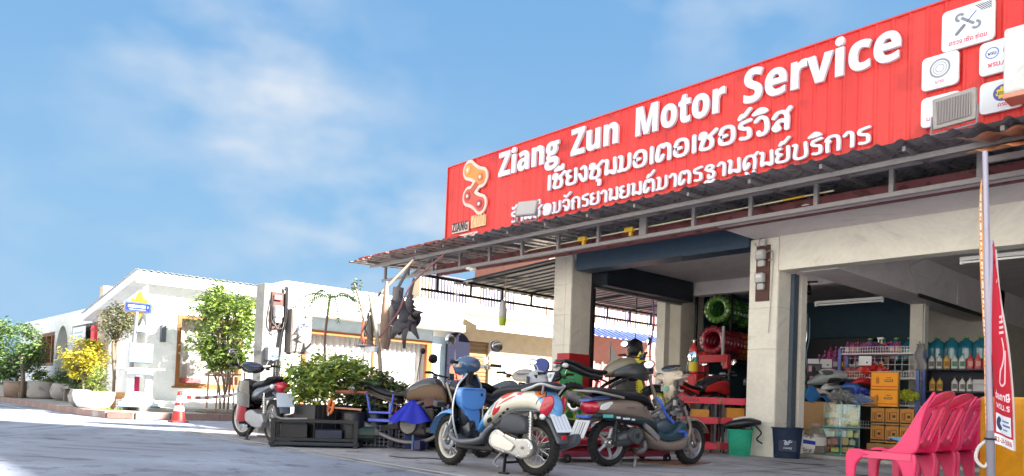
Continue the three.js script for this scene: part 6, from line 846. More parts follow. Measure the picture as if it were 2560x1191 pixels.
{ // tyre changer, extinguisher
  const red = M([.55, .02, .03], .4, { map: T.fine }), t = thing('tyre_changer', 'red tyre changing machine with a horizontal arm behind the red motorcycle', 'machine', [-7.62, 0, -11.35]);
  obj('cabinet', B(.55, .95, .55, -.2, .49, -.2, .03), red, t); obj('column', B(.18, .75, .18, -.2, 1.32, -.3, .02), red, t); obj('arm', beam([-.12, 1.55, -.05], [.22, 1.58, -.35], .12, .13), red, t); obj('arm_end', B(.10, .26, .12, .24, 1.52, -.38, .02), red, t); obj('tool_post', bar([.2, 1.45, -.32], [.2, 2.15, -.32], .028), MT.steelG, t); obj('turntable', cyl(.22, .24, .06, .0, 1.0, -.05, 28), MT.steelG, t);
  const e = thing('gas_cylinder', 'red cylinder with a teal and yellow label beside the back pillar', 'cylinder', [-7.86, 1.28, -11.42]); obj('body', lathe([[.001, 0], [.075, 0], [.08, .03], [.08, .42], [.06, .50], [.03, .53], [.03, .57], [.001, .57]], 24), red, e); obj('teal_band', lathe([[.0815, .22], [.0815, .36]], 24), M([.05, .42, .38], .5), e); obj('yellow_band', lathe([[.0815, .05], [.0815, .215]], 24), M([.60, .48, .02], .5), e); obj('valve', [bar([0, .57, 0], [0, .62, 0], .02), bar([-.05, .61, 0], [.05, .61, 0], .01)], MT.alu, e);
  const st = thing('wall_cabinet', 'tall red steel cabinet the cylinder stands on', 'cabinet', [-7.95, 0, -11.5]); obj('body', B(.5, 1.26, .42, 0, .65, 0, .015), red, st); for (let k = 0; k < 4; k++) { const d = obj('drawer', B(.44, .26, .015, 0, .2 + k * .29, .215, .006), red, st); obj('handle', B(.2, .015, .02, 0, .28 + k * .29, .23), MT.alu, d); }
}
{ // tool trolleys
  const red = M([.62, .016, .05], .42, { map: T.fine }), dk = M([.05, .045, .06], .5, { map: T.fine });
  const tr = (label, x, z, turn, w, txt) => { const t = thing('tool_trolley', label, 'trolley', [x, 0, z], turn, 'red three-shelf tool trolleys'); for (const [y, hh] of [[.80, .10], [.50, .10], [.115, .10]]) { const s = obj('shelf', [B(w, .008, .36, 0, y - .046, 0), B(w, hh, .012, 0, y, .18), B(w, hh, .012, 0, y, -.18), B(.012, hh, .348, w / 2, y, 0), B(.012, hh, .348, -w / 2, y, 0)], red, t); if (txt && y > .7) { const tx = canvasTex(256, 48, (c, W2, H2) => { c.fillStyle = '#c8102f'; c.fillRect(0, 0, W2, H2); c.fillStyle = '#3d0a18'; c.font = 'bold 40px sans-serif'; c.fillText('OSUKA', 40, 38); }); obj('lettering', new THREE.PlaneGeometry(w * .72, .086).translate(-.03, y, .1875), M([1, 1, 1], .4, { map: tx, box: false }), s); } } for (const a of [-1, 1]) for (const b of [-1, 1]) { obj('post', B(.036, .80, .036, a * (w / 2 - .03), .46, b * .15, .004), dk, t); const c = obj('caster', new THREE.CylinderGeometry(.035, .035, .022, 16).rotateZ(Math.PI / 2).translate(a * (w / 2 - .05), .035, b * .14), dk, t); obj('fork', B(.03, .04, .03, a * (w / 2 - .05), .065, b * .14), MT.steelG, c); } return t; };
  tr('red tool trolley with dark lettering on its top shelf beside the taupe scooter', -6.72, -9.82, .72, .66, true); tr('smaller red tool trolley next to the cream column', -6.38, -10.36, .72, .40, false);
  const bx = (l, x, y, z, w, h, d, c) => { const t = thing('parts_box', l, 'box', [x, y, z], .72); obj('carton', B(w, h, d, 0, h / 2, 0, .006), M(c, .7, { map: T.card }), t); obj('tape', B(w + .002, .003, .05, 0, h + .001, 0), M([.45, .35, .2], .4), t); };
  bx('orange parts box on the middle shelf of the lettered trolley', -6.66, .46, -9.88, .26, .20, .2, [.62, .26, .03]); bx('orange carton on the middle shelf of the small trolley', -6.36, .46, -10.38, .28, .24, .22, [.66, .27, .02]); bx('orange carton standing behind the small trolley by the column', -6.22, .02, -10.72, .3, .56, .2, [.62, .26, .03]);
  const pb = thing('clear_bag', 'crumpled clear plastic bag on the bottom shelf of the small trolley', 'bag', [-6.42, .13, -10.32]); obj('bag', loft([{ x: 0, y: 0, a: .12, b: .12 }, { x: .10, y: .02, a: .10, b: .10 }, { x: .2, y: 0, a: .05, b: .06 }, { x: .32, y: .02, a: .03, b: .04 }], 9, 2).rotateZ(Math.PI / 2), M([.62, .62, .62], .25, { transmission: .5, thickness: 0 }), pb);
  // lifts
  const lr = M([.50, .012, .04], .42, { map: T.patchy }), lift = (l, x, z, turn, len, h) => { const t = thing('motorcycle_lift', l, 'lift', [x, 0, z], turn); obj('platform', B(len, .05, .46, 0, h, 0, .012), lr, t); obj('base_frame', [B(len * .96, .07, .06, 0, .10, .19, .01), B(len * .96, .07, .06, 0, .10, -.19, .01), B(.06, .069, .32, len * .46, .10, 0), B(.06, .069, .32, -len * .46, .10, 0)], M([.36, .05, .10], .5, { map: T.patchy }), t); for (const s of [-1, 1]) obj('scissor_arm', beam([-len * .35, .12, s * .12], [len * .3, h - .03, s * .12], .03, .05), lr, t); for (const a of [-.44, .44]) for (const b of [-.24, .24]) { const c = obj('caster', new THREE.CylinderGeometry(.05, .05, .035, 18).rotateX(Math.PI / 2).translate(a * len, .05, b), MT.rubber, t); obj('hub', new THREE.CylinderGeometry(.018, .018, .038, 12).rotateX(Math.PI / 2).translate(a * len, .05, b), MT.alu, c); } obj('side_step', B(.5, .045, .12, -len * .3, h - .09, -.30, .01), lr, t); };
  lift('red lift table on casters between the two scooters', -6.02, -7.0, 1.36, 1.7, .24); lift('red lift table under the motorcycle with lime wheels', -7.2, -8.55, 1.211, 2.1, .315);
  const rp = thing('floor_plate', 'rusty brown steel plate lying on the forecourt', 'plate', [-5.52, .005, -7.68], .25); obj('sheet', B(.62, .010, .85, 0, 0, 0), M([.25, .13, .085], .85, { map: T.rust }), rp);
  const gb = thing('green_board', 'bright green board standing behind the lime wheeled motorcycle', 'board', [-8.05, 0, -8.45], .6); obj('panel', B(.36, 1.28, .05, 0, .64, 0, .01), M([.02, .26, .07], .5, { map: T.fine }), gb); obj('foot', B(.44, .04, .3, 0, .02, 0, .01), MT.steelG, gb);
  const yb = thing('yellow_board', 'bright yellow warning board behind the olive motorcycle tank', 'board', [-7.55, .3, -9.5], .7); obj('panel', [B(.16, 1.1, .05, 0, .55, 0, .008)], M([.70, .60, .02], .5), yb); obj('top', ext([[-.08, 1.1], [.08, 1.1], [.0, 1.25]], .04, .004), M([.70, .60, .02], .5), yb);
  const rc = thing('red_tool_chest', 'red tool chest in front of the first column with a speaker on top', 'tool chest', [-9.2, 0, -9.3], .5); obj('body', B(.75, 1.15, .42, 0, .6, 0, .02), M([.56, .02, .025], .4, { map: T.fine }), rc); for (let k = 0; k < 5; k++) obj('drawer', B(.68, .17, .015, 0, .18 + k * .2, .215, .006), M([.60, .02, .025], .35), rc); obj('blue_reel', new THREE.CylinderGeometry(.13, .13, .10, 24).rotateX(Math.PI / 2).translate(-.25, 1.31, .1), M([.03, .06, .30], .4), rc); obj('paper_roll', cyl(.07, .07, .24, .02, 1.30, .1, 20), M([.72, .70, .66], .8), rc);
  const hb = thing('hanging_lamp_cage', 'black lamp hung from the side truss next to dangling straps', 'lamp', [-11.2, 2.05, -13.9]); obj('shade', lathe([[.03, .2], [.16, .12], [.2, -.1], [.15, -.22], [.001, -.22]], 20), MT.black, hb); obj('cord', bar([0, .2, 0], [0, 1.25, 0], .012), MT.black, hb);
  for (let k = 0; k < 3; k++) { const s = thing('hanging_strap', ['purple strap hanging nearest the pillar', 'pink strap hanging in the middle of three', 'violet strap hanging farthest from the pillar'][k], 'strap', [-10.6 - k * .18, 1.3, -14.2]); obj('strap', tube([[0, 1.9, 0], [.05, 1.3, 0], [-.02, .7, .02], [.03, 0, 0]], .022, 16, 6), M([[.30, .10, .30], [.45, .20, .30], [.26, .14, .34]][k], .7), s); obj('clip', B(.05, .08, .03, .03, -.02, 0, .01), MT.alu, s); }
  const ws = thing('wrapped_stack', 'heap of plastic wrapped black goods in the corner beside the cream column', 'heap', [-6.75, 0, -11.9]); for (let k = 0; k < 14; k++) obj('wrapped_pack', loft([{ x: -.2, y: 0, a: .05, b: .08 }, { x: -.1, y: .01, a: .10, b: .14 }, { x: .1, y: 0, a: .09, b: .13 }, { x: .2, y: -.01, a: .04, b: .07 }], 10, 2).rotateY(rr(0, 3)).translate(rr(-.22, .22), .1 + k * .105, rr(-.3, .3)), M([[.05, .06, .08], [.09, .10, .13], [.03, .035, .05]][k % 3], .25, { map: T.patchy, clearcoat: .5 }), ws);
}
{ // hanging work light, pots at the column
  const wl = thing('hanging_work_lamp', 'pale hanging work lamp with a green base below the side awning', 'lamp', [-12.2, 2.62, -10.6]); obj('cable', tube([[0, .78, 0], [.05, .72, 0], [.03, .3, 0], [0, .22, 0]], .01, 14), M([.55, .45, .08], .5), wl); obj('body', lathe([[.02, .22], [.05, .2], [.055, .12], [.09, .02], [.095, -.16], [.001, -.16]], 18), M([.55, .54, .52], .4), wl); obj('reservoir', lathe([[.085, -.16], [.08, -.34], [.001, -.34]], 18), M([.42, .55, .04], .3), wl);
  const g = thing('green_basket', 'green plastic basket at the foot of the cream column', 'basket', [-6.02, 0, -9.98], .6), gm = M([.02, .40, .24], .4, { map: T.fine }), side = [];
  obj('bucket', lathe([[.001, .01], [.19, .01], [.20, 0], [.24, .36], [.255, .37], [.255, .39], [.235, .385], [.19, .02]], 4).rotateY(Math.PI / 4), gm, g); for (let k = 0; k < 9; k++) obj('rib', B(.012, .31, .012, -.12 + k * .03, .18, .158 + .0, .004), gm, g); obj('handle', tube([[-.18, .38, .0], [-.14, .48, .08], [0, .50, .12], [.14, .48, .08], [.18, .38, 0]], .012, 16), gm, g);
  const bg = thing('black_cowl', 'black plastic motorcycle cowl with a clear lamp lying in the green basket', 'cowl', [-6.0, .40, -9.98], .55); obj('shell', loft([{ x: -.26, y: .02, a: .03, b: .10 }, { x: -.1, y: .06, a: .07, b: .18 }, { x: .12, y: .10, a: .07, b: .17 }, { x: .28, y: .10, a: .03, b: .08 }], 16, 3), M([.015, .016, .02], .3, { map: T.fine }), bg); obj('lamp_lens', loft([{ x: -.12, y: .13, z: .06, a: .015, b: .04 }, { x: .02, y: .165, z: .06, a: .02, b: .08 }, { x: .14, y: .17, z: .04, a: .012, b: .05 }], 14, 3), LENS_C, bg); obj('hose', tube([[.2, .05, .1], [.28, -.05, .14], [.22, -.14, .16], [.3, -.2, .14]], .012, 16), MT.black, bg);
  const nb = thing('navy_bin', 'square navy bin with a white print at the corner of the cream column', 'bin', [-5.52, 0, -10.42], .60), nm = M([.012, .028, .07], .5, { map: T.fine }); obj('bin', lathe([[.001, .01], [.235, .01], [.24, 0], [.29, .43], [.31, .43], [.31, .45], [.285, .45], [.225, .03]], 4).rotateY(Math.PI / 4), nm, nb); obj('inside_floor', B(.3, .01, .3, 0, .06, 0), nm, nb);
  const pr = canvasTex(128, 128, (c, w, h) => { c.fillStyle = '#18253d'; c.fillRect(0, 0, w, h); c.strokeStyle = c.fillStyle = '#b9c2cf'; c.lineWidth = 5; for (let k = 0; k < 9; k++) { c.beginPath(); c.arc(64 + Math.cos(k * 2.2) * 22, 52 + Math.sin(k * 1.7) * 18, 10, k, k + 4); c.stroke(); } c.font = 'italic bold 20px serif'; c.fillText('Luang', 32, 108); }); obj('print', new THREE.PlaneGeometry(.24, .26).rotateX(-.12).translate(0, .23, .1925 + .003), M([1, 1, 1], .6, { map: pr, box: false }), nb);
  const pbk = thing('paint_bucket', 'white paint bucket with blue bands lying on its side at the threshold', 'bucket', [-5.80, .17, -11.42], 0); pbk.rotation.set(0, .75, Math.PI / 2 - .1); const bt = canvasTex(512, 128, (c, w, h) => { c.fillStyle = '#e8e6de'; c.fillRect(0, 0, w, h); c.fillStyle = '#1d2f9c'; for (let k = 0; k < 4; k++) c.fillRect(k * 128 + 10, 0, 34, h); c.fillStyle = '#26262a'; c.font = 'italic bold 40px serif'; for (let k = 0; k < 4; k++) { c.save(); c.translate(k * 128 + 96, 116); c.rotate(-Math.PI / 2); c.fillText('Legend', 0, 0); c.restore(); } }); obj('tub', lathe([[.15, -.18], [.168, .15]], 32), M([1, 1, 1], .4, { map: bt, box: false }), pbk); obj('lid', lathe([[.001, .168], [.16, .168], [.176, .16], [.176, .14], [.168, .14]], 32), M([.74, .73, .68], .4), pbk); obj('bottom', lathe([[.001, -.18], [.15, -.18]], 32), M([.74, .73, .68], .4), pbk);
  // electricity meters on the column
  const mb = thing('meter_board', 'wooden board with two grey electricity meters on the cream column', 'meter board', [-5.865, 2.74, -10.235]); obj('board', B(.22, .84, .025, 0, 0, 0, .003), M([.12, .045, .035], .7, { map: T.wood }), mb);
  for (const y of [.22, -.13]) { const m = obj('meter', [B(.145, .15, .10, -.01, y + .05, .065, .025), B(.11, .10, .07, .0, y - .08, .05, .02)], M([.40, .40, .39], .35), mb); obj('window', B(.09, .05, .006, -.01, y + .07, .117, .004), M([.60, .62, .62], .15), m); }
  obj('cable', [tube([[-.06, .40, .03], [-.05, .56, .02], [-.05, .60, .02]], .012, 8), tube([[.05, .40, .03], [.05, .60, .02]].concat([[.05, .62, .02]]), .012, 8), tube([[.06, .3, .04], [.14, .33, .02], [.16, .20, .01], [.10, .18, .03]], .009, 14), tube([[.165, .2, .006], [.15, -.3, .006], [.12, -.9, .006]], .006, 12), tube([[-.14, .47, .012], [-.11, .42, .02], [-.04, .42, .02]], .007, 10)], M([.36, .34, .32], .6), mb); obj('junction', B(.08, .08, .05, .0, .45, .03, .008), M([.55, .54, .50], .5), mb);
}
// ---------- right bay: goods ----------
const carton = (name, label, pos, [w, h, d], col, turn, o = {}) => { const t = thing(name, label, 'carton', pos, turn, o.group); obj('box', B(w, h, d, 0, h / 2, 0, .005), M(col, .72, { map: T.card }), t); obj('flap_tape', B(.05, .0025, d + .001, 0, h + .001, 0), M([.46, .36, .2], .4), t); if (o.print) obj('print', new THREE.PlaneGeometry(w * .92, h * .9).translate(0, h / 2, d / 2 + .0025), M([1, 1, 1], .7, { map: o.print, box: false }), t); if (o.band) obj('red_band', B(w + .003, .05, d + .003, 0, o.band, 0), M([.50, .02, .03], .5), t); if (o.label) obj('paper_label', B(.14, .08, .002, w * .22, h * .45, d / 2 + .001), M([.45, .68, .56], .6), t); return t; };
{
  const brown = [.44, .25, .11], op = canvasTex(256, 160, (c, w, h) => { c.fillStyle = '#f09a1c'; c.fillRect(0, 0, w, h); c.fillStyle = '#d8580f'; c.fillRect(0, h - 26, w, 12); c.fillStyle = '#c06a12'; c.fillRect(40, 50, 34, 60); c.fillRect(50, 38, 14, 14); c.fillStyle = '#4a1a10'; c.fillRect(128, 66, 84, 24); c.fillStyle = '#f0c060'; for (let i = 0; i < 5; i++) c.fillRect(134 + i * 15, 72, 9, 12); c.fillStyle = '#a04a10'; c.fillRect(146, 44, 50, 8); }), bp = canvasTex(160, 150, (c, w, h) => { c.fillStyle = '#b8792e'; c.fillRect(0, 0, w, h); c.fillStyle = '#20180f'; c.fillRect(0, h - 24, w, 16); c.strokeStyle = '#55351a'; c.lineWidth = 5; c.strokeRect(64, 30, 74, 82); c.fillStyle = '#3a2412'; c.fillRect(84, 58, 38, 26); c.fillRect(40, 34, 12, 76); c.fillStyle = '#8a5520'; c.fillRect(14, 30, 14, 80); });
  carton('large_carton', 'tall brown carton with a red tape band behind the paint bucket', [-5.94, .0, -12.2], [.62, .86, .5], brown, .42, { band: .26, label: true });
  for (let r = 0; r < 2; r++) for (let k = 0; k < 3; k++) carton('oil_carton', ['lower', 'upper'][r] + ' row brown oil carton, ' + ['nearest the glass tank', 'in the middle of the row', 'farthest from the glass tank'][k], [-5.10 + k * .205, .24 + r * .285, -12.62 - k * .05], [.20, .27, .26], [.40, .22, .06], .30, { print: bp });
  carton('oil_carton', 'brown oil carton at the bottom of the stack on the floor', [-4.80, .02, -12.66], [.3, .2, .28], [.38, .20, .06], .30); carton('oil_carton', 'loose brown carton at the bottom left of the stack', [-5.1, .02, -12.62], [.3, .2, .28], [.36, .20, .07], .30);
  carton('orange_carton', 'bright orange carton, lower of the orange pair', [-5.02, .82, -12.66], [.40, .27, .28], [.74, .33, .02], .28, { print: op }); carton('orange_carton', 'bright orange carton, topmost of the stack', [-5.02, 1.095, -12.67], [.40, .28, .28], [.74, .33, .02], .28, { print: op }); carton('oil_carton', 'single brown carton leaning in front of the orange cartons', [-5.18, .815, -12.46], [.22, .16, .1], [.42, .24, .07], .3, { print: bp });
  // glass tanks with goods
  const tank = (l, x, z, h) => { const t = thing('glass_tank', l, 'tank', [x, .02, z], .42), gm = M([.93, .99, .97], .04, { transmission: 1, thickness: 0, ior: 1.4 }), e = M([.10, .34, .32], .2); for (const [px, pz, w, d] of [[0, .17, .26, .006], [0, -.17, .26, .006], [.13, 0, .006, .334], [-.13, 0, .006, .334]]) obj('pane', B(w, h, d, px, h / 2 + .01, pz), gm, t); obj('base', B(.28, .02, .36, 0, .01, 0, .004), e, t); each('edge', [B(.28, .008, .008, 0, h + .012, .174), B(.28, .008, .008, 0, h + .012, -.174), ...[-1, 1].flatMap(a => [-1, 1].map(b => B(.008, h, .008, a * .133, h / 2 + .012, b * .173)))], e, t); return t; };
  tank('lower left glass tank full of small packets', -5.55, -11.98, .40); tank('lower right glass tank full of small packets', -5.33, -12.12, .40);
  const up = [tank('upper left glass tank stacked on another tank', -5.55, -11.98, .36), tank('upper right glass tank stacked on another tank', -5.33, -12.12, .36)]; for (const u of up) u.position.y = .455;
  const pc = [[.60, .55, .35], [.50, .62, .50], [.62, .60, .58], [.60, .34, .10], [.10, .30, .28], [.55, .50, .10], [.65, .66, .66], [.48, .10, .08]];
  for (const [x, z, y0, n, ttl] of [[-5.55, -11.98, .06, 3, 'lower left tank'], [-5.33, -12.12, .06, 3, 'lower right tank'], [-5.55, -11.98, .49, 2, 'upper left tank'], [-5.33, -12.12, .49, 2, 'upper right tank']]) for (let r = 0; r < n; r++) { const t = thing('packet_row', ['bottom', 'second', 'third'][r] + ' layer of mixed packets inside the ' + ttl, 'packets', [x, y0 + r * .122, z], .42); let a = -.115; while (a < .08) { const w = rr(.05, .13), h = rr(.07, .118), c = y0 > .3 ? [[.50, .27, .08], [.60, .50, .12], [.56, .40, .2], [.40, .42, .3]][Math.floor(rnd() * 4)] : pc[Math.floor(rnd() * pc.length)]; obj('packet', rnd() < .4 ? lathe([[.001, 0], [w * .42, 0], [w * .45, h * .7], [w * .2, h * .9], [w * .2, h], [.001, h]], 14).translate(a + w / 2, 0, rr(.04, .08)) : B(Math.min(w, .115 - a), h, rr(.1, .26), a + Math.min(w, .115 - a) / 2, h / 2, rr(0, .03), .006), M(c, .45, { map: T.fine }), t); a += w + .004; } }
  const jr = thing('plastic_jar', 'big clear plastic jar standing in front of the tall brown carton', 'jar', [-5.66, .02, -11.62]); obj('jar', lathe([[.001, 0], [.15, 0], [.165, .03], [.165, .30], [.13, .38], [.075, .42], [.075, .46]], 26), M([.80, .82, .80], .08, { transmission: .9, thickness: 0 }), jr); obj('lid', cyl(.08, .08, .04, 0, .47, 0, 22), M([.4, .3, .22], .5), jr); obj('label', lathe([[.1665, .14], [.1665, .27]], 26), M([.62, .60, .58], .6), jr);
  const bt = thing('blue_tarp', 'blue folded tarpaulin draped over the tall brown carton', 'tarpaulin', [-5.96, .87, -12.15], .4); obj('tarp', patch((u, v) => { const x = (u - .5) * .62, z = (v - .5) * .5; return [x, .22 * Math.exp(-((u - .45) ** 2 + (v - .5) ** 2) * 9) + .05 * Math.sin(u * 13 + v * 5) - .18 * Math.max(0, u - .8) * 3, z]; }, 26, 16), M([.03, .19, .50], .55, { map: T.cloth }), bt);
  // wire shelf unit with bottles
  const sh = thing('wire_shelf', 'white wire shelving with blue posts stacked with bottles and bags', 'shelf', [-5.35, 0, -13.3], .12), wm = M([.62, .60, .60], .4), bl = M([.05, .09, .32], .4);
  for (const a of [-.62, .62]) for (const b of [-.2, .2]) obj('post', B(.05, 1.82, .05, a, .91, b, .004), bl, sh);
  for (const y of [.45, .85, 1.30, 1.72]) { obj('shelf', B(1.24, .02, .42, 0, y, 0), wm, sh); const wr = []; for (let k = 0; k <= 30; k++) wr.push(B(.006, .11, .006, -.61 + k * .0407, y + .06, .21)); for (const q of [.01, .06, .115]) wr.push(B(1.24, .006, .006, 0, y + q, .2105)); stuff(obj('basket_wires', wr, wm, sh)); }
  const grid = []; for (let k = 0; k < 12; k++) grid.push(B(.008, .42, .008, -.6 + k * .11, 1.51, -.2)); for (let k = 0; k < 4; k++) grid.push(B(1.24, .008, .008, 0, 1.34 + k * .11, -.1985)); stuff(obj('back_grid', grid, wm, sh));
  const bottle = (lab, cols, grp) => { const t = thing('bottle', lab, 'bottle', [0, 0, 0], 0, grp); obj('body', loft([{ x: 0, y: 0, a: .035, b: .05, e: 3.4 }, { x: .14, y: 0, a: .037, b: .052, e: 3.4 }, { x: .18, y: .005, a: .03, b: .04, e: 2.6 }, { x: .215, y: .012, a: .013, b: .014, e: 2 }, { x: .23, y: .012, a: .013, b: .013, e: 2 }], 12, 2).rotateZ(Math.PI / 2), M(cols[0], .35), t); obj('cap', bar([-.012, .228, 0], [-.012, .262, 0], .016), M(cols[1], .4), t); obj('label', B(.004, .085, .07, -.037, .085, 0, .001).rotateY(0), M(cols[2], .5), t); t.userData.fresh = 1; return t; };
  const put = (p, x, y, z, turn, s, lab) => { let q = p; if (p.userData.fresh) { p.position.set(x, y, z); p.rotation.y = turn; delete p.userData.fresh; if (s) p.scale.setScalar(s); if (lab) p.userData.label = lab; } else { q = copy(p, [x, y, z], turn, lab ?? p.userData.label, [s ?? 1, s ?? 1, s ?? 1]); } return q; };
  const FACE = 2.05; // labels turned to the street
  const kinds = [bottle('purple bottle in the crowded rows above the wire shelf', [[.16, .02, .16], [.45, .05, .12], [.5, .45, .45]], 'purple bottles on the shelf'), bottle('magenta bottle in the crowded rows above the wire shelf', [[.40, .03, .16], [.08, .03, .12], [.50, .30, .10]], 'magenta bottles on the shelf'), bottle('dark violet bottle with a yellow label above the wire shelf', [[.05, .015, .09], [.5, .05, .2], [.60, .42, .05]], 'violet bottles on the shelf')];
  const st2 = thing('stepped_stand', 'dark stepped display stand under the rows of purple bottles', 'stand', [-6.2, 0, -13.8], .12); for (let r = 0; r < 3; r++) obj('step', B(1.2, 1.50 + r * .09, .2, .1, .75 + r * .045, -r * .21, .01), MT.black, st2);
  for (let r = 0; r < 3; r++) for (let k = 0; k < 12; k++) put(kinds[(k * 5 + r * 2 + (k > 6 ? 1 : 0)) % 3], -6.66 + k * .098 + r * .01, 1.50 + r * .09, -13.74 - r * .21 - k * .012, FACE, 1.05, ORD[k] + ' bottle from the left in the ' + ['front', 'middle', 'back'][r] + ' row of the stepped stand');
  for (let r = 0; r < 2; r++) for (let k = 0; k < 10; k++) put(kinds[(k + r) % 2], -5.90 + k * .088, 1.74, -13.22 - r * .12 - k * .011, FACE, .78, ORD[k] + ' small bottle from the left in the ' + ['front', 'back'][r] + ' row in the top wire basket');
  const bag = (l, x, y, z, c, s, tr) => { const t = thing('goods_bag', l, 'bag', [x, y, z], rr(-.4, .4)); obj('bag', crumple(loft([{ x: -.5 * s, y: -.01, a: .06 * s, b: .14 * s }, { x: -.25 * s, y: .05 * s, a: .20 * s, b: .24 * s }, { x: .05 * s, y: .06 * s, a: .22 * s, b: .26 * s }, { x: .35 * s, y: .02 * s, a: .14 * s, b: .2 * s }, { x: .5 * s, y: 0, a: .04 * s, b: .1 * s }], 28, 7), .22 * s, 14 / (s * 1.6)), M(c, .35, { map: T.patchy, clearcoat: .3 }), t); obj('knot', sph(.05 * s, .45 * s, .06 * s, 0), M(c, .4), t); };
  bag('shiny purple packets heaped on the top wire basket', -5.45, 1.80, -13.24, [.20, .05, .20], .42); bag('bright red packets on the second wire shelf', -5.45, 1.40, -13.22, [.60, .02, .02], .52); bag('red and white packets at the left of the second wire shelf', -5.75, 1.36, -13.16, [.58, .16, .15], .40); bag('yellow green carrier bag hanging at the shelf post', -4.80, 1.0, -12.98, [.50, .55, .03], .36); bag('blue crumpled bag beside the orange cartons', -5.42, 1.02, -12.72, [.03, .06, .42], .34); bag('pale blue crumpled wrapping on the glass tanks', -5.3, .90, -12.42, [.22, .30, .52], .34); bag('grey wrapped motorcycle cover on the glass tanks', -5.62, .92, -12.4, [.26, .27, .28], .5);
  const cw = thing('scooter_cowl', 'grey scooter handlebar cowl with an empty meter opening', 'cowl', [-6.05, 1.24, -12.85], .5); obj('shell', loft([{ x: -.34, y: -.04, a: .03, b: .05 }, { x: -.16, y: .02, a: .10, b: .14, e: 2.4 }, { x: .08, y: .08, a: .12, b: .18, e: 2.4 }, { x: .3, y: .10, a: .05, b: .08 }], 18, 4), M([.36, .39, .41], .35, { map: T.fine }), cw); obj('rim', new THREE.TorusGeometry(.10, .018, 10, 26).scale(1.25, .8, 1).rotateX(-1.0).translate(-.02, .155, .10), M([.5, .52, .54], .3), cw); obj('opening', sph(1, -.02, .13, .1, .12, .05, .10), M([.06, .07, .07], .5), cw); mirror(cw, [.22, .14, .05], [.36, .34, .05], .07, MT.black, .2, -.5);
  for (const [x, y, z, l] of [[-6.68, 1.60, -13.55, 'left white card hung below the bottle rows'], [-6.42, 1.59, -13.52, 'second white card hung below the bottle rows'], [-5.52, 1.60, -13.06, 'white card clipped to the wire shelf']]) { const t = thing('price_card', l, 'card', [x, y, z], .3); obj('card', B(.20, .16, .006, 0, 0, 0, .002), M([.70, .70, .72], .6), t); obj('hook', sph(.014, .03, -.03, .008), MT.black, t); }
  for (let k = 0; k < 7; k++) { const t = thing('spare_part', ['round mirror glass', 'white lamp housing', 'grey cover', 'clear indicator lens', 'orange packet', 'black cable coil', 'white cap'][k] + ' lying on the wire shelf', 'spare part', [-5.85 + k * .16, [1.36, .92, 1.38, .92, .9, 1.37, .93][k], -13.2 - k * .02], .4 * k); obj('part', k === 0 ? sph(.08, 0, .06, 0, 1, .8, .2) : k === 5 ? new THREE.TorusGeometry(.07, .02, 8, 20).rotateX(1.2).translate(0, .04, 0) : loft([{ x: -.09, y: .03, a: .02, b: .03 }, { x: -.02, y: .06, a: .06, b: .07 }, { x: .07, y: .05, a: .05, b: .06 }, { x: .11, y: .03, a: .02, b: .03 }], 10, 2), M([[.3, .32, .34], [.62, .62, .6], [.3, .3, .3], [.6, .6, .58], [.6, .28, .06], [.03, .03, .03], [.6, .6, .6]][k], .35), t); }
  // teal jugs at the back
  const jug = thing('water_jug', 'teal water jug in the row on the back shelf', 'jug', [0, 0, 0], 0, 'teal water jugs on the back shelf'); obj('jug', lathe([[.001, 0], [.135, 0], [.14, .03], [.135, .12], [.14, .16], [.135, .24], [.14, .30], [.11, .37], [.04, .42], [.04, .45]], 24), M([.02, .22, .32], .12, { clearcoat: .6 }), jug); obj('cap', cyl(.045, .045, .03, 0, .46, 0, 16), M([.35, .45, .10], .5), jug); jug.userData.fresh = 1;
  for (let k = 0; k < 9; k++) put(jug, -6.35 + k * .235, 1.72, -15.25 - k * .03, rr(0, 3), 1, ORD[k] + ' teal water jug from the left on the back shelf'); const bs = thing('back_shelf', 'dark steel shelf that carries the teal jugs', 'shelf', [-5.4, 0, -15.35]); obj('board', B(2.4, .04, .45, 0, 1.69, 0), MT.darkSteel, bs); for (const a of [-1.15, 1.15]) for (const b of [-.2, .2]) obj('post', B(.04, 2.2, .04, a, 1.1, b), MT.darkSteel, bs);
  const sb = thing('spray_bottle', 'white trigger spray bottle standing on the wire shelf', 'bottle', [-5.35, 1.74, -13.30]); obj('bottle', lathe([[.001, 0], [.04, 0], [.04, .14], [.015, .2], [.015, .23]], 16), M([.55, .55, .25], .4), sb); obj('trigger', [B(.10, .035, .03, -.02, .26, 0, .008), B(.02, .06, .02, -.05, .22, 0, .005)], M([.72, .72, .70], .4), sb);
  // oil shelf on the right
  const os = thing('oil_shelf', 'dark steel shelf of motor oil bottles behind the pink chairs', 'shelf', [-4.42, 0, -14.15], .12); for (const y of [.35, .74, 1.12, 1.50]) obj('board', B(.95, .03, .3, 0, y, 0), M([.015, .022, .05], .5, { map: T.fine }), os); obj('back_panel', B(.95, 1.7, .02, 0, .85, -.16), M([.012, .016, .035], .6), os); for (const a of [-.46, .46]) obj('side', B(.03, 1.7, .3, a, .85, 0), M([.012, .016, .035], .6), os);
  const ok = [bottle('pale grey oil bottle on the dark steel shelf', [[.62, .62, .58], [.05, .05, .05], [.12, .12, .13]], 'grey oil bottles'), bottle('golden oil bottle on the dark steel shelf', [[.60, .36, .06], [.05, .04, .03], [.30, .14, .02]], 'golden oil bottles'), bottle('white and green oil bottle on the dark steel shelf', [[.60, .66, .62], [.04, .2, .1], [.05, .22, .14]], 'white and green oil bottles'), bottle('red oil bottle on the dark steel shelf', [[.56, .07, .06], [.5, .04, .04], [.6, .3, .28]], 'red oil bottles')];
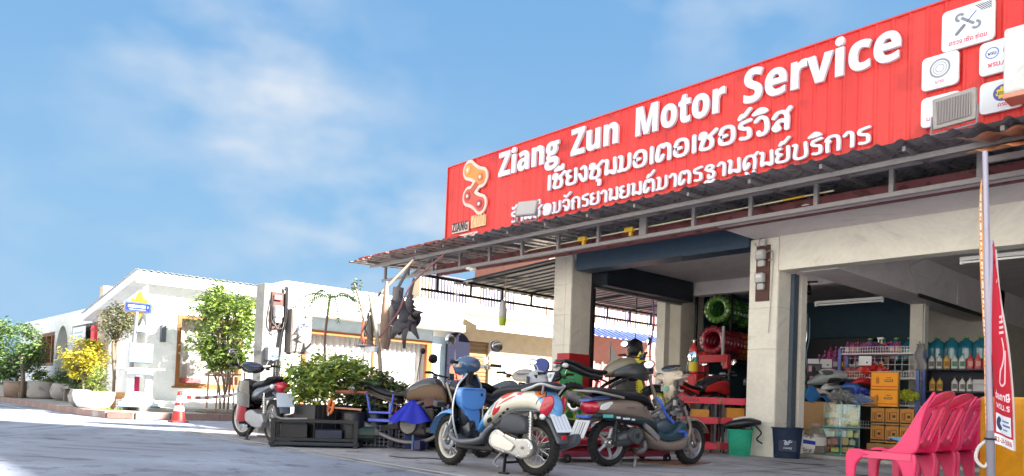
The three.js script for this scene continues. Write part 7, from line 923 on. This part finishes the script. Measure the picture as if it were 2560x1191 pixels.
  [0, 0, 1, 2, 2, 3, 3, 3].forEach((k, i) => put(ok[k], -4.82 + i * .115, 1.515, -14.08 - i * .014, FACE, 1.0, ORD[i] + ' oil bottle from the left on the top board of the oil shelf')); [1, 1, null, 0, 0, 0, null, 2].forEach((k, i) => k !== null && put(ok[k], -4.80 + i * .112, 1.135, -14.08 - i * .014, FACE, .95, ORD[i] + ' place from the left, oil bottle on the second board of the oil shelf')); [0, 2, 3, 1, 0, 2].forEach((k, i) => put(ok[k], -4.8 + i * .13, .755, -14.08 - i * .014, FACE, .95, ORD[i] + ' oil bottle from the left on the third board of the oil shelf'));
  const pk = thing('white_packet', 'white packet at the right end of the lower oil shelf', 'packet', [-4.08, 1.135, -14.12], .2); obj('packet', B(.2, .2, .1, 0, .1, 0, .01), M([.62, .60, .60], .6, { map: T.fine }), pk); obj('stripe', B(.202, .03, .102, 0, .12, 0, .004), M([.4, .4, .45], .6), pk);
  const bb = thing('dark_cabinet', 'large dark cabinet against the back wall', 'cabinet', [-7.9, 0, -16.9]); obj('body', B(2.0, 2.35, .8, 0, 1.18, 0, .02), M([.010, .012, .026], .5, { map: T.fine }), bb); obj('door_gap', B(.012, 2.2, .01, .1, 1.18, .402), MT.black, bb);
  const hw = thing('hanging_wires', 'tangle of chrome hooks and cables on the wall beside the guide rail', 'hooks', [-6.75, 1.9, -12.9]); for (let k = 0; k < 7; k++) obj('hook', tube([[k * .05, .3 + rr(0, .3), 0], [k * .05 + .03, .1, .05], [k * .05 - .03, -.2, .03], [k * .05 + .02, -.5 - rr(0, .3), .05]], .01, 12, 5), k % 2 ? MT.chrome : M([.10, .2, .3], .4), hw);
  const pgb = thing('parts_board', 'pegboard crowded with small hanging packets and tools beside the guide rail', 'pegboard', [-6.62, 1.05, -12.75], .55); obj('board', B(.9, 1.0, .02, 0, 0, -.04), M([.05, .06, .08], .7, { map: T.fine }), pgb); for (let k = 0; k < 48; k++) { const c = [[.55, .05, .06], [.60, .58, .56], [.06, .10, .30], [.55, .35, .05], [.30, .31, .33], [.05, .25, .20], [.60, .25, .28], [.03, .03, .04]][k % 8], x = -.38 + (k % 8) * .108 + rr(-.02, .02), y = -.42 + Math.floor(k / 8) * .165 + rr(-.03, .03); obj('packet', k % 5 ? B(rr(.05, .09), rr(.08, .14), rr(.015, .05), x, y, .0 + rr(0, .03), .006) : bar([x, y - .07, .02], [x + rr(-.03, .03), y + .07, .02], .014, .02, 8), M(c, .4, { map: T.fine }), pgb); }
  for (let k = 0; k < 6; k++) { const q = thing('cowl_piece', ['silver body panel on top of the heap by the parts board', 'clear headlamp shell beside the silver panel', 'black inner fender lying across the heap', 'white side panel tilted against the wire shelf', 'blue side panel under the white one', 'red front fender at the back of the heap'][k], 'body panel', [-6.15 + k * .14, .98 + (k % 3) * .10, -12.75 - (k % 2) * .12], k * .8); obj('shell', crumple(loft([{ x: -.2, y: 0, a: .02, b: .06 }, { x: -.08, y: .05, a: .06, b: .11 }, { x: .08, y: .06, a: .05, b: .10 }, { x: .2, y: .02, a: .015, b: .04 }], 18, 5), .03, 6), M([[.42, .43, .45], [.60, .62, .62], [.02, .02, .025], [.62, .62, .60], [.03, .10, .36], [.48, .02, .03]][k], .25), q); obj('tab', B(.05, .012, .03, .17, .02, 0, .004), MT.black, q); }
  const hp = thing('hanging_cloth', 'grey cloth hung at the corner of the wire shelf', 'cloth', [-4.66, 1.55, -13.1], .5); obj('cloth', patch((u, v) => [(u - .5) * .16 * (1.2 - .4 * v) + .02 * Math.sin(v * 9), v * .42 - .1, .03 * Math.sin(u * 9 + v * 2)], 12, 10), M([.34, .33, .34], .85, { map: T.cloth }), hp); obj('peg', bar([0, .3, 0], [0, .36, -.05], .01), MT.steelG, hp);
  // lamps
  const tube1 = (l, x, y, z, turn, on) => { const t = thing('tube_lamp', l, 'lamp', [x, y, z], turn); obj('batten', B(1.2, .05, .07, 0, 0, 0, .008), M([.60, .60, .58], .5), t); obj('tube', bar([-.57, -.045, 0], [.57, -.045, 0], .014, .014, 12), M([.85, .85, .83], .3), t); for (const s of [-1, 1]) obj('end_cap', B(.03, .06, .05, s * .585, -.04, 0, .004), MT.wall, t); };
  tube1('fluorescent tube lamp under the ceiling in the middle of the right bay', -5.9, 2.68, -13.2, .0); tube1('white tube lamp under the header beam behind the banner', -2.72, 2.72, -10.62, 0);
  const tl = thing('track_light', 'black track with three spotlights under the ceiling', 'lamp', [-6.75, 2.95, -13.0], .3); obj('track', B(.7, .03, .035, 0, .1, 0), MT.black, tl); for (const x of [-.26, -.02, .2]) { const s = obj('spot', bar([x, -.12, .04], [x, .03, 0], .05, .04, 16), MT.black, tl); obj('stem', bar([x, .03, 0], [x, .09, 0], .01), MT.black, s); }
  const cd = thing('wall_conduit', 'pale conduit run along the interior beam with a square switch box', 'conduit', [0, 0, 0]); obj('pipe', [tube([[-3.4, 3.12, -11.2], [-4.4, 3.12, -12.4], [-4.84, 3.12, -13.1], [-4.84, 3.0, -13.3]], .012, 20, 6), bar([-4.845, 3.25, -15.4], [-4.845, 2.92, -15.4], .01)], MT.wall, cd); obj('switch_box', B(.03, .14, .12, -4.84, 2.86, -15.4, .008), MT.wall, cd);
}
// ---------- pink plastic chairs ----------
{
  const pk = M([.72, .026, .13], .36, { clearcoat: .25, clearcoatRoughness: .3 });
  const t = thing('plastic_chair', 'pink plastic chair nearest the camera, its seat clear of the others', 'chair', [-2.24, 0, -5.76], -3.12, 'pink plastic chairs in a row');
  const leg = (pts, z) => ext(spline(pts, 40), .045, .012).translate(0, 0, z - .0225);
  for (const s of [-1, 1]) {
    obj('front_leg', ext(spline([[.215, .425], [.225, .2], [.245, 0], [.195, 0], [.165, .2], [.15, .33], [.10, .385], [.06, .40], [.08, .428]], 50), .04, .012).translate(0, 0, s * .205 - .02), pk, t);
    obj('rear_leg', ext(spline([[-.05, .43], [-.02, .40], [-.12, .36], [-.17, .25], [-.225, 0], [-.275, 0], [-.245, .25], [-.235, .43]], 50), .04, .012).translate(0, 0, s * .195 - .02), pk, t);
    obj('upright', ext(spline([[-.02, .435], [-.10, .47], [-.20, .62], [-.27, .75], [-.36, .865], [-.33, .80], [-.285, .66], [-.245, .44], [-.14, .425]], 56), .03, .010).translate(0, 0, s * .205 - .015), pk, t);
  }
  obj('seat', [patch((u, v) => { const c = (v - .5) * 2; return [lerp(-.235, .225, u), .435 - .018 * (1 - c * c) * Math.sin(u * Math.PI) - .02 * u * u * u + .01 * c * c, c * .222]; }, 14, 12), patch((u, v) => { const c = (v - .5) * 2; return [lerp(-.235, .225, u), .418 - .018 * (1 - c * c) * Math.sin(u * Math.PI) - .02 * u * u * u + .01 * c * c, c * .222]; }, 14, 12)], pk, t);
  obj('front_apron', patch((u, v) => [.222 + .006 * Math.sin(v * 3), .425 - v * .05 * (1 - .5 * Math.sin(u * Math.PI)), (u - .5) * .42], 16, 4), pk, t); for (const s of [-1, 1]) obj('side_apron', patch((u, v) => [lerp(-.22, .21, u), .432 - v * .05, s * (.218 + .006 * v)], 10, 3), pk, t);
  const bs = new THREE.Shape(); bs.moveTo(-.205, .44); bs.lineTo(.205, .44); bs.bezierCurveTo(.215, .62, .215, .74, .17, .83); bs.bezierCurveTo(.10, .885, -.10, .885, -.17, .83); bs.bezierCurveTo(-.215, .74, -.215, .62, -.205, .44);
  for (const [cx, w, y0, y1] of [[-.105, .032, .50, .77], [0, .034, .52, .79], [.105, .032, .50, .77]]) { const p = new THREE.Path(); p.moveTo(cx - w, y0 + w); p.absarc(cx, y0 + w, w, Math.PI, 2 * Math.PI); p.lineTo(cx + w, y1 - w); p.absarc(cx, y1 - w, w, 0, Math.PI); p.closePath(); bs.holes.push(p); }
  const bg = new THREE.ExtrudeGeometry(bs, { depth: .016, bevelEnabled: true, bevelThickness: .005, bevelSize: .005, bevelSegments: 2, curveSegments: 14 }); { const p = bg.attributes.position; for (let i = 0; i < p.count; i++) { const z = p.getX(i), y = p.getY(i), d = p.getZ(i), k = (y - .44); p.setXYZ(i, -.225 - k * .30 - k * k * .25 + .9 * z * z + d, y, z); } bg.computeVertexNormals(); }
  obj('backrest', bg, pk, t);
  const L = ['second pink plastic chair in the row, with a blue sheet tucked behind its slots', 'third pink plastic chair in the row, next to the orange flag', 'farthest pink plastic chair, mostly hidden behind the orange flag'];
  for (let k = 1; k < 4; k++) copy(t, [-2.24 - k * .03 + (k > 1 ? .02 : 0), 0, -5.76 - k * .50], -3.12 - (k % 2) * .05, L[k - 1]);
  const bs2 = thing('blue_sheet', 'small pale blue sheet lying on the second pink chair', 'sheet', [-2.30, .47, -6.30], .3); obj('sheet', patch((u, v) => [u * .3 - .15, .02 + .03 * Math.sin(u * 4 + v * 2), v * .2 - .1], 8, 6), M([.10, .42, .62], .6, { map: T.fine }), bs2);
  const yb = thing('yellow_barrier', 'orange yellow plastic barrier panel standing behind the pink chairs', 'barrier', [-1.62, 0, -6.35], -.35); const ym = M([.78, .36, .01], .4, { map: T.fine }); obj('panel', B(.48, .84, .05, 0, .44, 0, .02), ym, yb); obj('rib', B(.05, .82, .02, -.12, .43, .034, .008), ym, yb); obj('rib', B(.05, .82, .02, .12, .43, .034, .008), ym, yb); obj('foot', B(.5, .05, .3, 0, .025, 0, .015), ym, yb);
}
// ---------- pole with the two flags ----------
{
  const P = [-1.55, 0, -5.615], t = thing('flag_pole', 'slim metal pole carrying a red and an orange flag at the right edge', 'pole', P), q = y => [-.035 * (y - .35) / 2.1, y, .125 * (y - .35) / 2.1];
  obj('pole', bar(q(0), q(2.44), .021, .017, 14), M([.34, .32, .40], .4, { metalness: .5 }), t); obj('lower_sleeve', bar(q(0), q(.62), .026, .026, 14), M([.22, .21, .26], .45), t); obj('base', [cyl(.2, .22, .06, 0, .03, 0, 24)], MT.darkSteel, t); obj('tie', new THREE.TorusGeometry(.03, .007, 6, 16).rotateX(Math.PI / 2).translate(q(.565)[0], .565, q(.565)[2]), MT.black, t);
  const fx = canvasTex(192, 1024, (c, w, h) => { c.fillStyle = '#c2122f'; c.fillRect(0, 0, w, h); c.strokeStyle = '#f0c9cf'; c.lineWidth = 9; c.beginPath(); c.moveTo(70, 80); c.lineTo(120, 130); c.lineTo(60, 210); c.stroke(); c.beginPath(); c.moveTo(110, 150); c.quadraticCurveTo(160, 260, 110, 400); c.stroke(); for (let k = 0; k < 4; k++) { c.lineWidth = 12; c.beginPath(); c.moveTo(90, 380 + k * 26); c.lineTo(130, 372 + k * 26); c.stroke(); } c.lineWidth = 10; c.beginPath(); c.moveTo(110, 480); c.quadraticCurveTo(150, 560, 105, 640); c.lineTo(96, 700); c.quadraticCurveTo(110, 735, 136, 700); c.lineTo(140, 540); c.stroke(); c.fillStyle = '#f3d7da'; thaiOn(c, 'ต่อภาษี', 22, 790, 150, 26, 8, '#f6dde0'); thaiOn(c, 'พรบ.รถ', 22, 838, 150, 24, 7, '#f6dde0'); c.fillStyle = '#e4e8ee'; c.fillRect(14, 866, 160, 96); c.fillStyle = '#2c3c66'; c.beginPath(); c.arc(52, 914, 34, .6, 5.6); c.lineTo(52, 914); c.fill(); c.fillStyle = '#5a6b9c'; c.fillRect(92, 890, 66, 8); c.fillRect(92, 910, 74, 10); c.fillRect(92, 934, 50, 7); c.fillStyle = '#f2f0ef'; c.fillRect(0, 972, w, 52); c.fillStyle = '#b0122c'; c.font = 'bold 34px sans-serif'; c.fillText('82-24-5086', 4, 1010, 184); });
  const fl = thing('red_flag', 'tapering red advertising flag with white lettering tied to the pole', 'flag', P), e = [.36, -.66]; // the flag runs back from the pole
  const rf = (u, v) => { const y = lerp(.54, 1.86, v), w = lerp(.235, .075, v) * u, a = q(y); return [a[0] + .02 + w * e[0] + .012 * Math.sin(u * 5 + v * 7), y - .05 * u * (1 - v) + (v > .9 ? -.06 * u : 0), a[2] + w * e[1] + .02 * Math.sin(u * 4 + v * 5)]; };
  obj('cloth', patch((u, v) => rf(v, u), 40, 12), M([1, 1, 1], .7, { map: fx, box: false }), fl); { const g = fl.children[0].geometry, uv = g.attributes.uv; for (let i = 0; i < uv.count; i++) { const a = uv.getX(i), b = uv.getY(i); uv.setXY(i, b, a); } }
  obj('hem', tube([0, .25, .5, .75, 1].map(v => rf(1, v)), .007, 24, 5), M([.62, .52, .50], .7), fl); obj('sleeve', tube([0, .5, 1].map(v => { const p = rf(0, v); return [p[0] - .01, p[1], p[2]]; }), .016, 14, 7), M([.42, .36, .44], .7), fl);
  const ox = canvasTex(96, 1024, (c, w, h) => { c.fillStyle = '#f0a45c'; c.fillRect(0, 0, w, h); c.strokeStyle = '#fff3e4'; c.lineWidth = 13; c.lineCap = 'round'; for (let k = 0; k < 24; k++) { const y = 60 + k * 39; c.beginPath(); if (k % 3 === 0) c.arc(46, y + 12, 12, 0, 6.3); else { c.moveTo(34, y); c.lineTo(62, y + 4); if (k % 3 === 1) c.lineTo(60, y + 22); c.moveTo(34, y + 20); c.lineTo(48, y + 24); } c.stroke(); } c.strokeStyle = '#7d4a2a'; c.lineWidth = 4; for (let k = 0; k < 23; k++) { c.beginPath(); c.moveTo(30, 86 + k * 39); c.lineTo(66, 90 + k * 39); c.stroke(); } });
  const of = thing('orange_flag', 'narrow orange flag with a column of white letters, seen edge on against the pole', 'flag', P);
  const of_ = (u, v) => { const y = lerp(.60, 2.26, v), a = q(y), w = (.02 + .055 * Math.sin(Math.PI * Math.min(1, (1 - v) * 1.6)) ** .6) * u; return [a[0] - .018 - w * .5, y, a[2] - w * .6 + .012 * Math.sin(v * 9)]; };
  obj('cloth', patch((u, v) => of_(v, u), 40, 6), M([1, 1, 1], .75, { map: ox, box: false }), of); { const uv = of.children[0].geometry.attributes.uv; for (let i = 0; i < uv.count; i++) { const a = uv.getX(i), b = uv.getY(i); uv.setXY(i, 1 - b, a); } } obj('cord_loop', tube([[-.02, .56, 0], [-.07, .50, .02], [-.075, .42, .03], [-.03, .38, .02], [-.01, .46, 0], [-.02, .56, 0]], .012, 24, 6), M([.62, .58, .55], .8), of);
  // neighbour's orange canopy
  const cn = thing('orange_canopy', 'orange corrugated canopy sloping down beyond the right end of the awning', 'canopy', [-2.44, 0, -8.0]), om = M([.85, .32, .12], .5, { map: T.fine });
  obj('sheet', [patch((u, v) => [u * 3.2, lerp(3.21, 3.56, v) + .02 * Math.sin(u * 3.2 * 26), lerp(.12, -1.0, v)], 150, 4)], om, cn); obj('ridge_sheet', patch((u, v) => [u * 3.2 - .12, lerp(3.40, 3.60, v) + .018 * Math.sin(u * 3.2 * 26 + 1), lerp(.02, -1.02, v)], 150, 3), M([.72, .55, .50], .5, { map: T.patchy }), cn); obj('edge_beam', [BB(0, 3.2, 3.26, 3.32, -.5, -.45), BB(.30, .40, 2.9, 3.4, -1.08, -1.0)], MT.steelG, cn);
}
// ---------- planter bed, crates, rack and clutter at the forecourt edge ----------
{
  const cl = clumps(60, [0, .86, 0], [.40, .30, .62], .22), t = thing('hedge_plant', 'bushy yellow green shrub growing behind the dark motorcycle', 'shrub', [-9.15, 0, -4.95]); stuff(obj('foliage', leaves(3600, cl.place, .12, .045, [...PG, [.34, .42, .06], [.40, .46, .07]]), LEAF, t)); for (let k = 0; k < 9; k++) obj('stem', bar([rr(-.12, .12), .1, rr(-.25, .25)], [rr(-.3, .3), .85, rr(-.5, .5)], .010, .006, 6), BARK, t);
  const c2 = clumps(36, [0, .70, 0], [.30, .24, .42], .2), t2 = thing('hedge_plant', 'darker bronze green shrub beside the yellow green one', 'shrub', [-8.85, 0, -5.45]); stuff(obj('foliage', leaves(2200, c2.place, .11, .045, [...PD, [.16, .16, .05], [.22, .22, .05], [.14, .09, .05]]), LEAF, t2)); for (let k = 0; k < 6; k++) obj('stem', bar([rr(-.1, .1), .1, rr(-.2, .2)], [rr(-.2, .2), .75, rr(-.3, .3)], .010, .006, 6), BARK, t2);
  const pb = thing('planter_tub', 'black tub holding the shrubs at the forecourt edge', 'planter', [-9.05, 0, -5.1], .1); obj('tub', [B(.5, .52, .04, 0, .27, .60, .008), B(.5, .52, .04, 0, .27, -.80, .008), B(.04, .52, 1.36, .23, .27, -.10, .008), B(.04, .52, 1.36, -.23, .27, -.10, .008)], MT.black, pb); obj('soil', B(.42, .02, 1.36, 0, .48, -.1), SOIL, pb); for (let k = 0; k < 7; k++) obj('rib', B(.02, .50, .03, .255, .27, .5 - k * .2, .006), MT.black, pb);
  const rk = thing('metal_rack', 'low black steel frame on the ground in front of the shrubs', 'frame', [-8.78, 0, -4.55], 1.05), dm = M([.006, .007, .010], .45, { map: T.fine });
  for (const [x, z] of [[-.5, .18], [.5, .18], [-.5, -.18], [.5, -.18]]) obj('leg', B(.06, .34, .06, x, .17, z, .006), dm, rk); obj('long_rail', B(1.06, .045, .05, 0, .33, .18, .006), dm, rk); obj('long_rail', B(1.06, .045, .05, 0, .33, -.18, .006), dm, rk); obj('lower_rail', B(1.0, .04, .04, 0, .10, .18, .006), dm, rk); obj('tray', B(1.1, .05, .42, 0, .045, 0, .012), M([.006, .012, .025], .4), rk); obj('bent_pipe', tube([[-.58, .44, .2], [-.5, .40, .2], [-.44, .36, .21], [-.1, .36, .21]], .013, 20), MT.steelG, rk);
  for (let k = 0; k < 4; k++) { const d = thing('black_drum', ['black drum nearest the road behind the low frame', 'black drum second from the road behind the low frame', 'black drum third from the road, behind the crates', 'black drum farthest from the road, behind the crates'][k], 'drum', [-8.62 - .02 * k, 0, -4.98 - k * .34]); obj('body', lathe([[.001, 0], [.14, 0], [.15, .02], [.155, .2], [.15, .22], [.155, .24], [.15, .44], [.13, .46], [.001, .46]], 20), M([[.010, .012, .018], [.012, .02, .035], [.016, .014, .014], [.008, .009, .012]][k], .4, { map: T.fine }), d); obj('rim', new THREE.TorusGeometry(.15, .008, 6, 22).rotateX(Math.PI / 2).translate(0, .45, 0), MT.darkSteel, d); }
  for (let k = 0; k < 3; k++) { const o = thing('dark_carton', ['long black box on the tray of the low frame', 'flat dark blue box at the far end of the low frame', 'dark green jerry can lying on the low frame'][k], 'box', [-8.98 + k * .24, .075, -4.36 - k * .36], 1.05); obj('box', k < 2 ? B(.34, .2 - k * .07, .26, 0, .11 - k * .03, 0, .015) : bar([-.14, .1, 0], [.14, .1, 0], .1, .1, 16), M([[.012, .013, .016], [.01, .02, .06], [.012, .035, .022]][k], .4, { map: T.fine }), o); obj('lid', B(.3, .02, .22, 0, .215 - k * .075, 0, .006), MT.black, o); }
  const ot = thing('orange_strap', 'orange ratchet strap hanging on the front of the shrubs', 'strap', [-8.72, .42, -4.72]); obj('strap', tube([[0, .2, 0], [-.04, .08, .02], [0, 0, .03], [.06, .04, .02], [.07, .16, 0]], .02, 18), M([.66, .16, .03], .6), ot); obj('buckle', B(.06, .05, .03, .02, 0, .05, .008), MT.alu, ot);
  const pl = thing('plank', 'weathered plank laid over the crates as a bench', 'plank', [-8.72, .70, -5.45], 1.1); obj('board', B(1.2, .035, .25, 0, 0, 0, .006), MT.wood, pl); obj('edge_strip', B(1.2, .03, .02, 0, .02, .13), M([.55, .16, .10], .7), pl); const ol = thing('orange_lath', 'thin orange lath leaning across the shrub tub', 'lath', [-8.62, .5, -4.86], 1.0); obj('lath', B(.42, .022, .02, 0, 0, 0).rotateZ(-.04), M([.60, .28, .16], .7), ol); obj('end', B(.03, .03, .03, -.2, 0, 0), M([.4, .12, .08], .7), ol);
  const crate = (l, x, z, turn) => { const t = thing('plastic_crate', l, 'crate', [x, 0, z], turn, 'black slatted crates'); const m = M([.020, .024, .045], .5, { map: T.fine }); for (const [px, pz, w, d] of [[0, .16, .42, .012], [0, -.16, .42, .012]]) for (let k = 0; k < 6; k++) obj('slat', B(w, .026, d, px, .03 + k * .05, pz, .003), m, t); for (const s of [-1, 1]) for (let k = 0; k < 6; k++) obj('slat', B(.012, .026, .31, s * .205, .03 + k * .05, 0, .003), m, t); for (const a of [-1, 1]) for (const b of [-1, 1]) obj('corner', B(.03, .31, .03, a * .2, .155, b * .15, .004), m, t); obj('mesh_front', [-3, -2, -1, 0, 1, 2, 3].map(k => B(.012, .29, .008, k * .055, .155, .163)), M([.10, .11, .16], .5), t).userData.kind = 'stuff'; };
  crate('black slatted crate left of the leaning trunk', -8.62, -5.32, 1.1); crate('black slatted crate right of the leaning trunk', -8.38, -5.72, 1.1);
  const ch = thing('violet_chair', 'small violet plastic chair upside down on the crate', 'chair', [-8.52, .34, -5.36], .8), vm = M([.10, .14, .62], .4); obj('seat', B(.3, .03, .3, 0, .12, 0, .012), vm, ch); for (const [x, z] of [[-.13, .13], [.13, .13], [-.13, -.13], [.13, -.13]]) obj('leg', bar([x, .12, z], [x * 1.35, .36, z * 1.35], .016, .012), vm, ch); obj('back', B(.3, .04, .03, 0, .02, .14, .01), vm, ch);
  const um = thing('blue_cover', 'deep blue cloth hood hanging like a half open umbrella in the heap', 'cover', [-8.06, .40, -5.55]); obj('hood', patch((u, v) => { const a = u * 6.283, r = .05 + v * .26 * (1 + .08 * Math.cos(a * 6)); return [Math.cos(a) * r, .24 - v * .26 - v * v * .02 + .02 * Math.cos(a * 6) * v, Math.sin(a) * r]; }, 48, 8), M([.012, .02, .50], .5, { map: T.cloth }), um); obj('pole', bar([0, -.40, 0], [0, .28, 0], .014), M([.10, .2, .42], .4), um);
  const pp = thing('grey_pipe', 'pale grey plastic pipe standing between the two crates', 'pipe', [-8.44, 0, -5.46]); obj('pipe', bar([0, 0, 0], [-.03, .75, 0], .034, .034, 14), M([.40, .40, .55], .45), pp); obj('coupling', bar([0, .3, 0], [0, .4, 0], .042, .042, 14), M([.36, .36, .5], .45), pp);
  for (const [x, y, z, l] of [[-8.74, 0, -6.10, 'bottom black crate behind the violet chair'], [-8.50, 0, -6.36, 'bottom black crate left of the blue cloth hood'], [-8.28, 0, -6.62, 'bottom black crate behind the blue cloth hood'], [-8.72, .33, -6.12, 'upper black crate behind the violet chair'], [-8.28, .33, -6.60, 'upper black crate behind the blue cloth hood']]) { const t = thing('storage_crate', l, 'crate', [x, y, z], 1.1); obj('crate', B(.36, .30, .34, 0, .155, 0, .012), M([.008, .009, .014], .5, { map: T.fine }), t); obj('rim', B(.38, .03, .36, 0, .31, 0, .008), MT.black, t); for (let k = 0; k < 4; k++) obj('rib', B(.015, .26, .012, -.13 + k * .087, .15, .174, .004), MT.black, t); for (let k = 0; k < 5; k++) obj('loose_part', k % 2 ? B(rr(.05, .12), rr(.05, .1), rr(.05, .1), rr(-.1, .1), .34, rr(-.1, .1), .01) : bar([rr(-.12, .12), .3, rr(-.1, .1)], [rr(-.15, .15), rr(.4, .52), rr(-.1, .1)], .012, .016, 8), M([[.05, .05, .055], [.16, .15, .14], [.02, .03, .09], [.10, .05, .03]][Math.floor(rnd() * 4)], .45, { map: T.fine, metalness: .3 }), t); }
  const bb = thing('parts_heap', 'dark heap of engine parts under the stripped motorcycles', 'heap', [-7.95, 0, -5.85]); for (let k = 0; k < 46; k++) { const c = [[.02, .022, .03], [.05, .05, .06], [.10, .10, .11], [.03, .03, .12], [.10, .04, .03]][k % 5]; obj('part', k % 3 ? B(rr(.05, .2), rr(.04, .14), rr(.05, .18), 0, 0, 0, .012).rotateY(rr(0, 3)).rotateZ(rr(-.4, .4)).translate(rr(-.5, .5), rr(.05, .62), rr(-.4, .4)) : bar([rr(-.5, .5), rr(.1, .6), rr(-.4, .4)], [rr(-.5, .5), rr(.1, .7), rr(-.4, .4)], rr(.01, .03), .015, 8), M(c, .45, { metalness: k % 4 ? .2 : .7, map: T.fine }), bb); }
  const bx = thing('blue_box', 'blue plastic box standing under the striped side panel', 'box', [-8.3, 0, -5.75], 1.1); obj('box', B(.35, .42, .3, 0, .21, 0, .02), M([.02, .04, .16], .45, { map: T.fine }), bx); obj('lid', B(.37, .04, .32, 0, .44, 0, .015), M([.03, .05, .2], .45), bx);
  const bm = thing('long_mirror', 'motorcycle mirror on a long thin stalk sticking out of the heap', 'mirror', [-8.1, .85, -5.6]); obj('stalk', tube([[0, 0, 0], [.03, .2, 0], [.10, .42, 0]], .006, 12, 6), MT.darkSteel, bm); obj('head', sph(.04, .11, .43, 0, .5, 1, 1), MT.black, bm);
}
renderer.render(scene, camera);
